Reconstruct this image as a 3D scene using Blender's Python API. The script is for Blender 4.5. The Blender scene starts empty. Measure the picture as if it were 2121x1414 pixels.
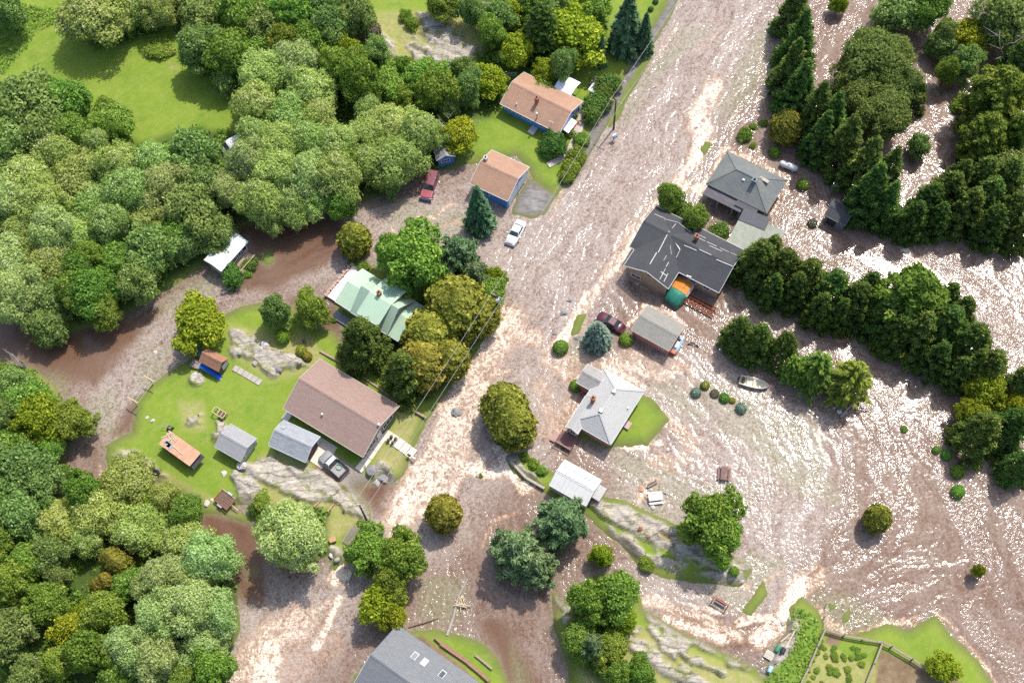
import bpy, bmesh, math, random
import numpy as np
from mathutils import Vector, Matrix

# ------------------------------------------------------------------ camera, world, sun, exposure
SC = bpy.context.scene
COL = SC.collection
LENS, TILT, ROLL, HCAM = 42.0, 25.0, 3.7, 155.0
SUN_AZ, SUN_EL = 38.0, 59.0
PW, PH = 2121.0, 1414.0
FPX = LENS / 36.0 * PW
_t, _r = math.radians(TILT), math.radians(ROLL)
_fw = np.array([0, math.sin(_t), -math.cos(_t)])
_R0 = np.array([1.0, 0, 0]); _U0 = np.array([0, math.cos(_t), math.sin(_t)])
_R = math.cos(_r) * _R0 - math.sin(_r) * _U0
_U = math.cos(_r) * _U0 + math.sin(_r) * _R0

cam_data = bpy.data.cameras.new('camera'); cam_data.lens = LENS; cam_data.sensor_width = 36.0
cam_data.clip_start = 1.0; cam_data.clip_end = 3000.0
cam = bpy.data.objects.new('camera', cam_data); COL.objects.link(cam)
cam.matrix_world = Matrix(((_R[0], _U[0], -_fw[0], 0), (_R[1], _U[1], -_fw[1], 0), (_R[2], _U[2], -_fw[2], HCAM), (0, 0, 0, 1)))
SC.camera = cam

world = bpy.data.worlds.new('World'); SC.world = world; world.use_nodes = True
wn = world.node_tree
for n in list(wn.nodes): wn.nodes.remove(n)
sky = wn.nodes.new('ShaderNodeTexSky'); sky.sky_type = 'NISHITA'; sky.sun_disc = False
sky.sun_elevation = math.radians(SUN_EL); sky.sun_rotation = math.radians(SUN_AZ)
sky.air_density = 1.0; sky.dust_density = 2.0; sky.ozone_density = 0.6
bg = wn.nodes.new('ShaderNodeBackground'); bg.inputs[1].default_value = 0.15
wo = wn.nodes.new('ShaderNodeOutputWorld')
wn.links.new(sky.outputs[0], bg.inputs[0]); wn.links.new(bg.outputs[0], wo.inputs[0])

sun_data = bpy.data.lights.new('sun', 'SUN'); sun_data.energy = 2.8; sun_data.angle = math.radians(0.6)
sun_data.color = (1.0, 0.96, 0.89)
sun = bpy.data.objects.new('sun', sun_data); COL.objects.link(sun)
_el, _az = math.radians(SUN_EL), math.radians(SUN_AZ)
to_sun = Vector((math.cos(_el) * math.sin(_az), math.cos(_el) * math.cos(_az), math.sin(_el)))
sun.rotation_euler = to_sun.to_track_quat('Z', 'Y').to_euler(); sun.location = to_sun * 300

SC.view_settings.view_transform = 'Standard'; SC.view_settings.look = 'None'
SC.view_settings.exposure = 0.68; SC.view_settings.gamma = 1.0
SC.cycles.use_denoising = False
SC.cycles.max_bounces = 6; SC.cycles.diffuse_bounces = 3; SC.cycles.glossy_bounces = 2
SC.cycles.transmission_bounces = 3; SC.cycles.transparent_max_bounces = 6
SC.cycles.caustics_reflective = False; SC.cycles.caustics_refractive = False

# ------------------------------------------------------------------ photo pixel -> place on the ground (or at height z)
def P(px, py, z=0.0):
    d = _fw * FPX + _R * (px - PW / 2) - _U * (py - PH / 2)
    k = (z - HCAM) / d[2]
    return Vector((d[0] * k, d[1] * k, z))
def W2P(x, y, z=0.0):
    q = (x, y, z - HCAM)
    c = _fw[0] * q[0] + _fw[1] * q[1] + _fw[2] * q[2]
    a = _R[0] * q[0] + _R[1] * q[1] + _R[2] * q[2]
    b = _U[0] * q[0] + _U[1] * q[1] + _U[2] * q[2]
    return a / c * FPX + PW / 2, -b / c * FPX + PH / 2
def mpp(px, py):                                    # metres per photo pixel there
    a = P(px, py); return HCAM / FPX / ((FPX * _fw[2] + (-(py - PH / 2)) * _U[2] + (px - PW / 2) * _R[2]) / -FPX) if False else (P(px + 1, py) - a).length

rng = np.random.default_rng(7)
random.seed(7)

# ------------------------------------------------------------------ scene helpers
def tag(o, label=None, cat=None, group=None, kind=None):
    if label: o['label'] = label
    if cat: o['category'] = cat
    if group: o['group'] = group
    if kind: o['kind'] = kind
    return o
def empty(name, loc, rz=0.0, label=None, cat=None, group=None):
    o = bpy.data.objects.new(name, None); COL.objects.link(o)
    o.location = loc; o.rotation_euler = (0, 0, rz); o.empty_display_size = 0.2
    return tag(o, label, cat, group)
class MB:
    """collects boxes, tubes, lofts; build() links them as ONE mesh object"""
    def __init__(s): s.v = []; s.f = []; s.m = []
    def add(s, vs, fs, mi=0):
        o = len(s.v); s.v += [tuple(map(float, v)) for v in vs]
        s.f += [tuple(i + o for i in f) for f in fs]; s.m += [mi] * len(fs); return s
    def box(s, cx, cy, cz, sx, sy, sz, rz=0.0, mi=0, rx=0.0, ry=0.0):
        M_ = Matrix.Rotation(rz, 3, 'Z') @ Matrix.Rotation(ry, 3, 'Y') @ Matrix.Rotation(rx, 3, 'X')
        vs = [Vector((cx, cy, cz)) + M_ @ Vector((a * sx / 2, b * sy / 2, c * sz / 2)) for a in (-1, 1) for b in (-1, 1) for c in (-1, 1)]
        return s.add(vs, [(0, 1, 3, 2), (4, 6, 7, 5), (0, 4, 5, 1), (2, 3, 7, 6), (0, 2, 6, 4), (1, 5, 7, 3)], mi)
    def bar(s, a, b, w, h=None, mi=0):
        a, b = Vector(a), Vector(b); d = b - a; L = d.length
        if L < 1e-6: return s
        q = d.to_track_quat('X', 'Z').to_matrix(); h = h or w
        vs = [a + q @ Vector((x * L, y * w / 2, z * h / 2)) for x in (0, 1) for y in (-1, 1) for z in (-1, 1)]
        return s.add(vs, [(0, 1, 3, 2), (4, 6, 7, 5), (0, 4, 5, 1), (2, 3, 7, 6), (0, 2, 6, 4), (1, 5, 7, 3)], mi)
    def tube(s, pts, rad, n=8, mi=0, cap=True):
        pts = [Vector(p) for p in pts]
        if not hasattr(rad, '__len__'): rad = [rad] * len(pts)
        rings = []
        for i, p in enumerate(pts):
            d = (pts[min(i + 1, len(pts) - 1)] - pts[max(i - 1, 0)]).normalized()
            u = d.orthogonal().normalized() if i == 0 else (u0 - d * u0.dot(d)).normalized()
            u0 = u; w = d.cross(u)
            rings.append([p + (u * math.cos(2 * math.pi * k / n) + w * math.sin(2 * math.pi * k / n)) * rad[i] for k in range(n)])
        vs = [v for r in rings for v in r]
        fs = [(i * n + k, i * n + (k + 1) % n, (i + 1) * n + (k + 1) % n, (i + 1) * n + k) for i in range(len(pts) - 1) for k in range(n)]
        if cap: fs += [tuple(reversed(range(n))), tuple(range((len(pts) - 1) * n, len(pts) * n))]
        return s.add(vs, fs, mi)
    def loft(s, rings, mi=0, cap=True):
        n = len(rings[0]); vs = [v for r in rings for v in r]
        fs = [(i * n + k, i * n + (k + 1) % n, (i + 1) * n + (k + 1) % n, (i + 1) * n + k) for i in range(len(rings) - 1) for k in range(n)]
        if cap: fs += [tuple(reversed(range(n))), tuple(range((len(rings) - 1) * n, len(rings) * n))]
        return s.add(vs, fs, mi)
    def prism(s, poly, z0, z1, mi=0):
        n = len(poly)
        return s.loft([[(x, y, z0) for x, y in poly], [(x, y, z1) for x, y in poly]], mi)
    def ball(s, c, r, n=10, m=6, mi=0):
        if not hasattr(r, '__len__'): r = (r, r, r)
        rings = [[(c[0] + r[0] * math.sin(t) * math.cos(2 * math.pi * k / n), c[1] + r[1] * math.sin(t) * math.sin(2 * math.pi * k / n), c[2] - r[2] * math.cos(t)) for k in range(n)] for t in [math.pi * (i + .02) / (m + .04) for i in range(m + 1)]]
        return s.loft(rings, mi)
    def build(s, name, mats, parent=None, smooth=False, bevel=0.0):
        me = bpy.data.meshes.new(name); me.from_pydata(s.v, [], s.f)
        if not isinstance(mats, (list, tuple)): mats = [mats]
        for m in mats: me.materials.append(m)
        me.polygons.foreach_set('material_index', s.m)
        bm = bmesh.new(); bm.from_mesh(me); bmesh.ops.recalc_face_normals(bm, faces=bm.faces); bm.to_mesh(me); bm.free()
        if smooth: me.polygons.foreach_set('use_smooth', [True] * len(me.polygons))
        o = bpy.data.objects.new(name, me); COL.objects.link(o); o.parent = parent
        if bevel:
            b = o.modifiers.new('bevel', 'BEVEL'); b.width = bevel; b.segments = 2; b.limit_method = 'ANGLE'
        return o

# ------------------------------------------------------------------ materials
class NT:
    def __init__(s, m): s.t = m.node_tree; s.N = s.t.nodes; s.L = s.t.links
    def n(s, typ, **kw):
        d = s.N.new('ShaderNode' + typ)
        for k, v in kw.items():
            if k.startswith('_'): setattr(d, k[1:], v)
            else:
                k2 = k.replace('__', ' ')
                s.set(d.inputs[k2], v)
        return d
    def set(s, sock, v):
        if hasattr(v, 'is_output') or isinstance(v, bpy.types.NodeSocket): s.L.new(v, sock)
        else:
            if isinstance(v, (tuple, list)) and len(v) == 3 and sock.type == 'RGBA': v = (*v, 1)
            sock.default_value = v
    def noise(s, vec, scale, detail=3, rough=.55, dist=0.0, out=0):
        d = s.n('TexNoise', Scale=scale, Detail=detail, Roughness=rough, Distortion=dist)
        if vec is not None: s.L.new(vec, d.inputs['Vector'])
        return d.outputs[out]
    def mapr(s, v, a, b, c=0.0, d=1.0, smooth=False):
        m = s.N.new('ShaderNodeMapRange'); m.clamp = True
        if smooth: m.interpolation_type = 'SMOOTHSTEP'
        s.set(m.inputs[0], v)
        for i, x in enumerate((a, b, c, d)): s.set(m.inputs[i + 1], x)
        return m.outputs[0]
    def mix(s, f, a, b, mode='MIX'):
        m = s.N.new('ShaderNodeMix'); m.data_type = 'RGBA'; m.blend_type = mode; m.clamp_factor = True
        s.set(m.inputs[0], f); s.set(m.inputs[6], a); s.set(m.inputs[7], b); return m.outputs[2]
    def math(s, op, a, b=0.0, c=0.0, clamp=False):
        m = s.N.new('ShaderNodeMath'); m.operation = op; m.use_clamp = clamp
        s.set(m.inputs[0], a); s.set(m.inputs[1], b)
        if len(m.inputs) > 2: s.set(m.inputs[2], c)
        return m.outputs[0]
    def mapping(s, vec, scale=(1, 1, 1), rot=(0, 0, 0), loc=(0, 0, 0)):
        m = s.N.new('ShaderNodeMapping'); s.L.new(vec, m.inputs[0])
        m.inputs[1].default_value = loc; m.inputs[2].default_value = rot; m.inputs[3].default_value = scale; return m.outputs[0]
    def attr(s, name):
        a = s.N.new('ShaderNodeAttribute'); a.attribute_name = name; return a
    def bump(s, h, strength=.3, dist=.05, normal=None):
        b = s.N.new('ShaderNodeBump'); b.inputs['Strength'].default_value = strength; b.inputs['Distance'].default_value = dist
        s.L.new(h, b.inputs['Height'])
        if normal is not None: s.L.new(normal, b.inputs['Normal'])
        return b.outputs[0]
def newmat(name):
    m = bpy.data.materials.new(name); m.use_nodes = True
    for n in list(m.node_tree.nodes): m.node_tree.nodes.remove(n)
    return m, NT(m)
def finish(k, col, rough=.8, normal=None, spec=.3, metal=0.0, extra=None):
    p = k.N.new('ShaderNodeBsdfPrincipled')
    k.set(p.inputs['Base Color'], col); k.set(p.inputs['Roughness'], rough); k.set(p.inputs['Metallic'], metal)
    k.set(p.inputs['Specular IOR Level'], spec)
    if normal is not None: k.L.new(normal, p.inputs['Normal'])
    o = k.N.new('ShaderNodeOutputMaterial'); k.L.new(p.outputs[0], o.inputs[0]); return p
_mc = {}
def paint(name, rgb, rough=.7, var=.18, scale=2.0, bump=.15, bscale=12.0, spec=.3, metal=0.0, stain=None, stain_amt=.35):
    """one-colour surface with blotchy wear"""
    if name in _mc: return _mc[name]
    m, k = newmat(name); co = k.n('TexCoord').outputs['Object']
    n1 = k.noise(co, scale, 5, .65); n2 = k.noise(co, bscale, 3)
    dark = tuple(c * (1 - var) for c in rgb); lite = tuple(min(1, c * (1 + var)) for c in rgb)
    c = k.mix(k.mapr(n1, .3, .7), dark, lite)
    if stain: c = k.mix(k.mapr(k.noise(co, scale * .6, 6, .7), .52, .72, 0, stain_amt), c, stain)
    c = k.mix(k.mapr(n2, .35, .7, 0, .25), c, tuple(x * .7 for x in rgb))
    finish(k, c, rough, k.bump(n2, bump, .03), spec, metal); _mc[name] = m; return m
def shingle(name, rgb, rgb2=None, row=.28, wide=.9, streak=.4, stain=None, stain_scale=.35, stain_amt=.5, grain=.35):
    """asphalt shingles: courses along local x, granule speckle, weather blotches"""
    if name in _mc: return _mc[name]
    m, k = newmat(name); co = k.n('TexCoord').outputs['Object']
    rgb2 = rgb2 or tuple(c * .72 for c in rgb)
    b = k.N.new('ShaderNodeTexBrick'); k.L.new(co, b.inputs['Vector']); b.offset = .5
    b.inputs['Color1'].default_value = (*rgb, 1); b.inputs['Color2'].default_value = (*rgb2, 1)
    b.inputs['Mortar'].default_value = (*[c * .45 for c in rgb2], 1)
    b.inputs['Scale'].default_value = 1.0; b.inputs['Mortar Size'].default_value = .012
    b.inputs['Brick Width'].default_value = wide; b.inputs['Row Height'].default_value = row
    st = k.noise(k.mapping(co, (1.2, 9, 3)), 1.0, 4, .7)
    c = k.mix(k.mapr(st, .35, .65, 0, streak), b.outputs[0], tuple(min(1, x * 1.25) for x in rgb))
    sp = k.noise(co, 16, 3, .8)
    c = k.mix(k.mapr(sp, .4, .62, 0, grain), c, tuple(x * .5 for x in rgb2))
    c = k.mix(k.mapr(k.noise(co, 9, 2, .7), .55, .7, 0, grain * .7), c, tuple(min(1, x * 1.5) for x in rgb))
    if stain: c = k.mix(k.mapr(k.noise(co, stain_scale, 6, .72), .42, .66, 0, stain_amt), c, stain)
    finish(k, c, .92, k.bump(k.math('ADD', b.outputs['Fac'], k.math('MULTIPLY', sp, 1.2)), .5, .02), .15); _mc[name] = m; return m
def ribbed(name, rgb, rough=.4, period=.4, axis=0, var=.1, metal=0.0, stain=None, stain_amt=.3):
    """sheet metal or board siding: ribs every `period` metres across local axis"""
    if name in _mc: return _mc[name]
    m, k = newmat(name); co = k.n('TexCoord').outputs['Object']
    sx = k.N.new('ShaderNodeSeparateXYZ'); k.L.new(co, sx.inputs[0])
    fr = k.math('FRACT', k.math('DIVIDE', sx.outputs[axis], period))
    rib = k.mapr(fr, .0, .12, 1, 0)
    n1 = k.noise(co, .8, 5, .65)
    c = k.mix(k.mapr(n1, .3, .7), tuple(x * (1 - var) for x in rgb), tuple(min(1, x * (1 + var)) for x in rgb))
    c = k.mix(k.math('MULTIPLY', rib, .35), c, tuple(x * .5 for x in rgb))
    if stain: c = k.mix(k.mapr(k.noise(k.mapping(co, (3, .4, 1)), 1.0, 5, .7), .5, .7, 0, stain_amt), c, stain)
    finish(k, c, rough, k.bump(rib, .5, .03), .4, metal); _mc[name] = m; return m
def glass(name='window_glass', rgb=(.015, .02, .022)):
    if name in _mc: return _mc[name]
    m, k = newmat(name); co = k.n('TexCoord').outputs['Object']
    c = k.mix(k.noise(co, 1.5, 2), rgb, tuple(x * 2.2 + .01 for x in rgb))
    finish(k, c, .06, None, .6); _mc[name] = m; return m

# ------------------------------------------------------------------ ground and flood water
def _hash(ix, iy, seed):
    h = (ix.astype(np.int64) * 374761393 + iy.astype(np.int64) * 668265263 + seed * 974711) & 0x7fffffff
    h = ((h ^ (h >> 13)) * 1274126177) & 0x7fffffff
    return ((h ^ (h >> 16)) & 0xffff) / 65535.0
def vnoise(x, y, seed=0):
    ix, iy = np.floor(x), np.floor(y); fx, fy = x - ix, y - iy
    fx = fx * fx * (3 - 2 * fx); fy = fy * fy * (3 - 2 * fy)
    a = _hash(ix, iy, seed); b = _hash(ix + 1, iy, seed); c = _hash(ix, iy + 1, seed); d = _hash(ix + 1, iy + 1, seed)
    return (a * (1 - fx) + b * fx) * (1 - fy) + (c * (1 - fx) + d * fx) * fy
def fbm(x, y, oct=4, seed=0, gain=.5):
    s = np.zeros_like(x); a = 1.0; t = 0.0
    for i in range(oct):
        s += a * vnoise(x * 2 ** i + 17.3 * i, y * 2 ** i - 9.1 * i, seed + i); t += a; a *= gain
    return s / t
def sstep(x, a, b):
    t = np.clip((x - a) / (b - a), 0, 1); return t * t * (3 - 2 * t)
def poly_sd(px, py, poly):
    """signed distance in photo pixels, positive inside"""
    best = np.full(px.shape, 1e9); ins = np.zeros(px.shape, bool); n = len(poly)
    for i in range(n):
        x0, y0 = poly[i]; x1, y1 = poly[(i + 1) % n]
        dx, dy = x1 - x0, y1 - y0; L = dx * dx + dy * dy + 1e-9
        t = np.clip(((px - x0) * dx + (py - y0) * dy) / L, 0, 1)
        best = np.minimum(best, (px - x0 - t * dx) ** 2 + (py - y0 - t * dy) ** 2)
        c = ((y0 > py) != (y1 > py))
        if dy != 0: ins ^= c & (px < dx * (py - y0) / dy + x0)
    d = np.sqrt(best); return np.where(ins, d, -d)
def region(px, py, polys, soft=8.0, cut=-60):
    """largest signed distance over polygons (boxed, so it stays quick)"""
    out = np.full(px.shape, float(cut))
    for p in polys:
        q = np.array(p); x0, y0 = q.min(0) + cut; x1, y1 = q.max(0) - cut
        m = (px > x0) & (px < x1) & (py > y0) & (py < y1)
        if m.any(): out[m] = np.maximum(out[m], poly_sd(px[m], py[m], p))
    return out
def line_d(px, py, pts, cut=120):
    out = np.full(px.shape, 1e4); q = np.array(pts)
    x0, y0 = q[:, :2].min(0) - cut; x1, y1 = q[:, :2].max(0) + cut
    m = (px > x0) & (px < x1) & (py > y0) & (py < y1)
    if not m.any(): return out
    a, b = px[m], py[m]; best = np.full(a.shape, 1e9)
    for i in range(len(pts) - 1):
        ax, ay = pts[i][:2]; bx, by = pts[i + 1][:2]; dx, dy = bx - ax, by - ay; L = dx * dx + dy * dy + 1e-9
        t = np.clip(((a - ax) * dx + (b - ay) * dy) / L, 0, 1)
        best = np.minimum(best, np.hypot(a - ax - t * dx, b - ay - t * dy))
    out[m] = best; return out

LAND = [
 # north-west bank: meadow, woods, blue house yard
 [(-400, -300), (1440, -300), (1398, -20), (1370, 30), (1330, 95), (1290, 165), (1258, 215), (1228, 260), (1200, 315), (1180, 360), (1160, 395), (1152, 404), (1130, 390), (1108, 372), (1098, 350), (1070, 320), (1000, 335), (962, 338), (935, 350), (905, 348), (880, 345), (850, 365), (800, 398), (740, 420), (640, 445), (560, 450), (505, 462), (470, 480), (440, 530), (405, 560), (360, 590), (300, 622), (250, 655), (180, 675), (140, 690), (110, 670), (60, 645), (0, 632), (-400, 600)],
 [(1340, 100), (1352, 112), (1300, 200), (1278, 248), (1262, 262), (1270, 225), (1300, 165)],
 # brown house knoll
 [(462, 655), (500, 638), (560, 626), (606, 640), (630, 668), (690, 690), (712, 720), (720, 690), (700, 640), (705, 600), (760, 552), (800, 560), (850, 600), (905, 585), (960, 570), (1010, 565), (1048, 575), (1034, 640), (1012, 690), (962, 760), (905, 835), (878, 880), (850, 940), (832, 985), (812, 1000), (795, 985), (770, 1000), (735, 1000), (745, 1020), (762, 1050), (768, 1078), (745, 1098), (722, 1118), (712, 1165), (692, 1180), (682, 1150), (640, 1160), (580, 1140), (545, 1110), (520, 1082), (485, 1072), (455, 1062), (430, 1060), (408, 1040), (370, 1015), (340, 1005), (318, 985), (270, 975), (225, 962), (218, 925), (262, 903), (278, 896), (286, 830), (318, 795), (372, 760), (405, 740), (395, 715), (430, 680)],
 # south-west wood
 [(-400, 720), (0, 748), (70, 765), (112, 800), (140, 850), (165, 900), (125, 945), (108, 990), (150, 1020), (215, 1015), (300, 1045), (380, 1075), (425, 1100), (470, 1160), (490, 1230), (495, 1300), (470, 1360), (455, 1420), (450, 1800), (-400, 1800)],
 # lawn beside the pale hip roofed house
 [(1262, 925), (1288, 922), (1340, 918), (1384, 868), (1352, 830), (1330, 818), (1240, 860), (1180, 890), (1200, 905)],
 # garden strip and ledges below it
 [(1048, 946), (1080, 938), (1140, 978), (1190, 1010), (1245, 1020), (1262, 1050), (1330, 1062), (1420, 1110), (1500, 1150), (1548, 1180), (1525, 1200), (1480, 1185), (1420, 1168), (1382, 1152), (1330, 1118), (1290, 1118), (1240, 1082), (1190, 1050), (1120, 1012), (1062, 975)],
 [(1225, 1030), (1290, 1036), (1340, 1062), (1425, 1098), (1500, 1140), (1556, 1180), (1532, 1214), (1488, 1206), (1430, 1204), (1370, 1192), (1322, 1166), (1290, 1128), (1232, 1082)],
 # south ledges
 [(1145, 1228), (1165, 1250), (1190, 1215), (1240, 1190), (1300, 1190), (1322, 1230), (1330, 1262), (1400, 1305), (1490, 1350), (1560, 1384), (1600, 1420), (1620, 1700), (1200, 1700), (1178, 1380), (1150, 1300)],
 # south-east lawn and garden
 [(1640, 1255), (1660, 1238), (1690, 1262), (1712, 1305), (1770, 1316), (1840, 1292), (1880, 1308), (1938, 1276), (1968, 1318), (2025, 1368), (2062, 1430), (2090, 1700), (1500, 1700), (1585, 1400), (1600, 1345), (1630, 1310)],
 [(1580, 1205), (1588, 1230), (1556, 1272), (1540, 1266)], [(1716, 1250), (1730, 1256), (1722, 1262)], [(1748, 1275), (1760, 1265), (1755, 1285), (1747, 1287)],
 # lawn by the slate roofed house
 [(850, 1310), (900, 1305), (960, 1318), (1000, 1335), (1030, 1365), (1052, 1420), (1060, 1700), (690, 1700), (735, 1400), (840, 1330)],
 [(1450, 312), (1462, 296), (1472, 298), (1458, 318)], [(1195, 655), (1212, 652), (1196, 690), (1186, 692)],
 [(536, 534), (556, 524), (566, 535), (555, 548)],
]
WATER_CUT = [[(338, 1012), (358, 1012), (378, 1030), (392, 1060), (352, 1072), (340, 1040)], [(322, 1050), (345, 1058), (330, 1082), (310, 1072)], [(738, 1000), (770, 996), (800, 1008), (800, 1035), (770, 1055), (748, 1030), (728, 1010)], [(470, 1042), (520, 1042), (520, 1068), (480, 1060)],
 [(100, 985), (150, 900), (190, 880), (225, 930), (210, 1000), (160, 1005)]]
ROCK = [
 [(1232, 1036), (1300, 1050), (1360, 1090), (1350, 1110), (1300, 1090), (1240, 1075)], [(1250, 1088), (1300, 1120), (1330, 1150), (1318, 1156), (1275, 1122)], [(1380, 1120), (1440, 1145), (1500, 1170), (1530, 1196), (1500, 1196), (1440, 1170), (1390, 1150)], [(1230, 1250), (1290, 1275), (1330, 1310), (1310, 1325), (1250, 1290)], [(1340, 1300), (1420, 1345), (1400, 1365), (1340, 1325)],
 [(470, 870), (490, 905), (470, 935), (448, 915), (446, 880)], [(500, 955), (540, 1000), (560, 1050), (525, 1075), (498, 1040), (485, 985)],
 [(485, 690), (530, 690), (560, 715), (625, 745), (640, 760), (600, 768), (570, 790), (540, 768), (500, 745), (478, 725)],
 [(545, 945), (600, 965), (660, 975), (720, 1010), (765, 1060), (762, 1080), (730, 1070), (700, 1045), (640, 1050), (590, 1020), (530, 1000), (485, 985), (500, 960)],
 [(398, 775), (418, 772), (420, 790), (405, 797), (394, 788)], [(392, 862), (415, 860), (412, 884), (396, 880)], [(450, 870), (475, 868), (478, 890), (462, 905), (448, 893)],
 [(240, 945), (275, 928), (310, 950), (340, 985), (330, 1000), (290, 975)], [(510, 1080), (535, 1075), (550, 1090), (540, 1100)], [(500, 1030), (528, 1022), (545, 1050), (520, 1060)],
 [(718, 40), (760, 48), (800, 75), (830, 112), (800, 118), (770, 95)], [(865, 32), (910, 45), (960, 80), (1000, 110), (985, 130), (930, 118), (880, 85)], [(838, 85), (880, 95), (930, 118), (985, 150), (940, 150), (860, 132)], [(980, 10), (1030, 8), (1050, 20), (1030, 30)],
 [(1045, 946), (1070, 950), (1130, 1000), (1128, 1012), (1080, 985)], [(1225, 1028), (1290, 1048), (1340, 1085), (1420, 1128), (1500, 1165), (1545, 1182), (1520, 1195), (1440, 1165), (1360, 1130), (1290, 1095), (1230, 1060)],
 [(1240, 1078), (1300, 1110), (1330, 1140), (1322, 1148), (1270, 1110)],
 [(1330, 1262), (1400, 1305), (1500, 1355), (1560, 1390), (1520, 1385), (1420, 1330), (1345, 1290)], [(1235, 1045), (1300, 1040), (1400, 1095), (1380, 1110), (1300, 1085)], [(1560, 1150), (1545, 1200), (1500, 1215), (1440, 1190), (1480, 1180)], [(1340, 1150), (1420, 1170), (1400, 1190), (1330, 1165)], [(1150, 1235), (1180, 1260), (1190, 1350), (1175, 1340)], [(1290, 1310), (1350, 1345), (1450, 1400), (1480, 1430), (1420, 1425), (1340, 1375), (1280, 1330)], [(1400, 1350), (1450, 1370), (1500, 1400), (1460, 1395)],
 [(1600, 1330), (1640, 1290), (1655, 1300), (1640, 1345), (1610, 1370), (1580, 1400), (1590, 1360)],
 [(760, 970), (790, 965), (815, 985), (812, 1003), (790, 1010), (765, 985)], [(690, 1125), (712, 1140), (705, 1165), (690, 1155)], [(725, 1040), (750, 1045), (760, 1070), (740, 1068)],
 [(70, 1360), (95, 1370), (125, 1400), (100, 1414), (60, 1390)],
]
DRY = [[(470, 670), (560, 690), (640, 690), (680, 740), (640, 780), (560, 800), (480, 740)], [(240, 925), (300, 950), (400, 1010), (500, 1060), (480, 1075), (380, 1020), (240, 965)], [(370, 830), (420, 830), (430, 900), (380, 895)], [(500, 960), (700, 1010), (770, 1080), (690, 1120), (560, 1050)], [(700, 30), (1010, 20), (1000, 160), (800, 140)], [(1180, 1240), (1600, 1414), (1500, 1500), (1200, 1450)], [(1690, 1320), (1830, 1390), (1800, 1450), (1660, 1450)], [(1230, 1040), (1550, 1170), (1500, 1200), (1300, 1110)], [(60, 1340), (140, 1390), (80, 1414), (40, 1400)], [(820, 850), (870, 860), (830, 985), (770, 960)], [(540, 940), (600, 930), (760, 1040), (640, 1010)], [(40, 745), (120, 800), (130, 850), (90, 830)], [(850, 1310), (990, 1400), (930, 1405)]]
SOIL = [[(1820, 1345), (1990, 1414), (2010, 1500), (1800, 1500)], [(838, 1318), (880, 1318), (960, 1380), (1020, 1450), (980, 1450)], [(1260, 1040), (1330, 1075), (1400, 1110), (1390, 1120), (1300, 1080)], [(665, 960), (770, 1030), (760, 1050), (640, 975)], [(1145, 1240), (1160, 1250), (1150, 1300)], [(1720, 1300), (1745, 1320), (1730, 1345), (1705, 1330)]]
ASPH = [[(1405, -40), (1420, -40), (1385, 40), (1340, 110), (1300, 180), (1255, 260), (1215, 330), (1185, 380), (1170, 376), (1215, 290), (1265, 210), (1320, 110), (1370, 30)], [(1098, 372), (1150, 404), (1128, 440), (1105, 450), (1062, 440), (1075, 405)]]
GRAVEL = [[(652, 922), (680, 918), (700, 945), (760, 985), (790, 1020), (760, 1045), (700, 1000), (655, 960)], [(1602, 1330), (1650, 1275), (1662, 1285), (1640, 1350), (1600, 1390)], [(712, 1120), (728, 1092), (748, 1090), (735, 1112), (716, 1130)]]
WOOD = [
 [(-400, 170), (60, 175), (170, 235), (190, 265), (300, 300), (420, 265), (500, 285), (560, 265), (450, 180), (440, 130), (370, 70), (330, 30), (340, -50), (420, -300), (700, -300), (720, 30), (720, 60), (760, 110), (850, 140), (960, 160), (1010, 100), (960, 20), (1000, -100), (1240, -100), (1260, 60), (1255, 130), (1060, 160), (1020, 250), (930, 260), (940, 340), (860, 360), (740, 410), (500, 460), (430, 530), (300, 620), (170, 670), (60, 640), (-400, 600)],
 [(-400, 720), (40, 760), (130, 860), (180, 900), (130, 960), (300, 1030), (430, 1090), (500, 1240), (470, 1380), (450, 1800), (-400, 1800)],
 [(860, 560), (1040, 570), (1030, 650), (960, 760), (890, 830), (760, 770), (740, 700), (870, 640)], [(120, 20), (340, 20), (330, 70), (200, 110)],
 [(1190, 1210), (1320, 1200), (1300, 1300), (1250, 1420), (1180, 1360)], [(545, 1060), (680, 1060), (680, 1150), (560, 1130)]]
TALL = [[(-300, 60), (30, 10), (130, 20), (140, 42), (80, 70), (20, 150), (-300, 260)], [(0, 750), (75, 768), (130, 830), (90, 850), (0, 800)], [(1640, 1260), (1690, 1275), (1700, 1330), (1650, 1440), (1560, 1440), (1600, 1390), (1640, 1340)], [(345, 60), (400, 60), (440, 170), (410, 165), (380, 100)]]
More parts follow.
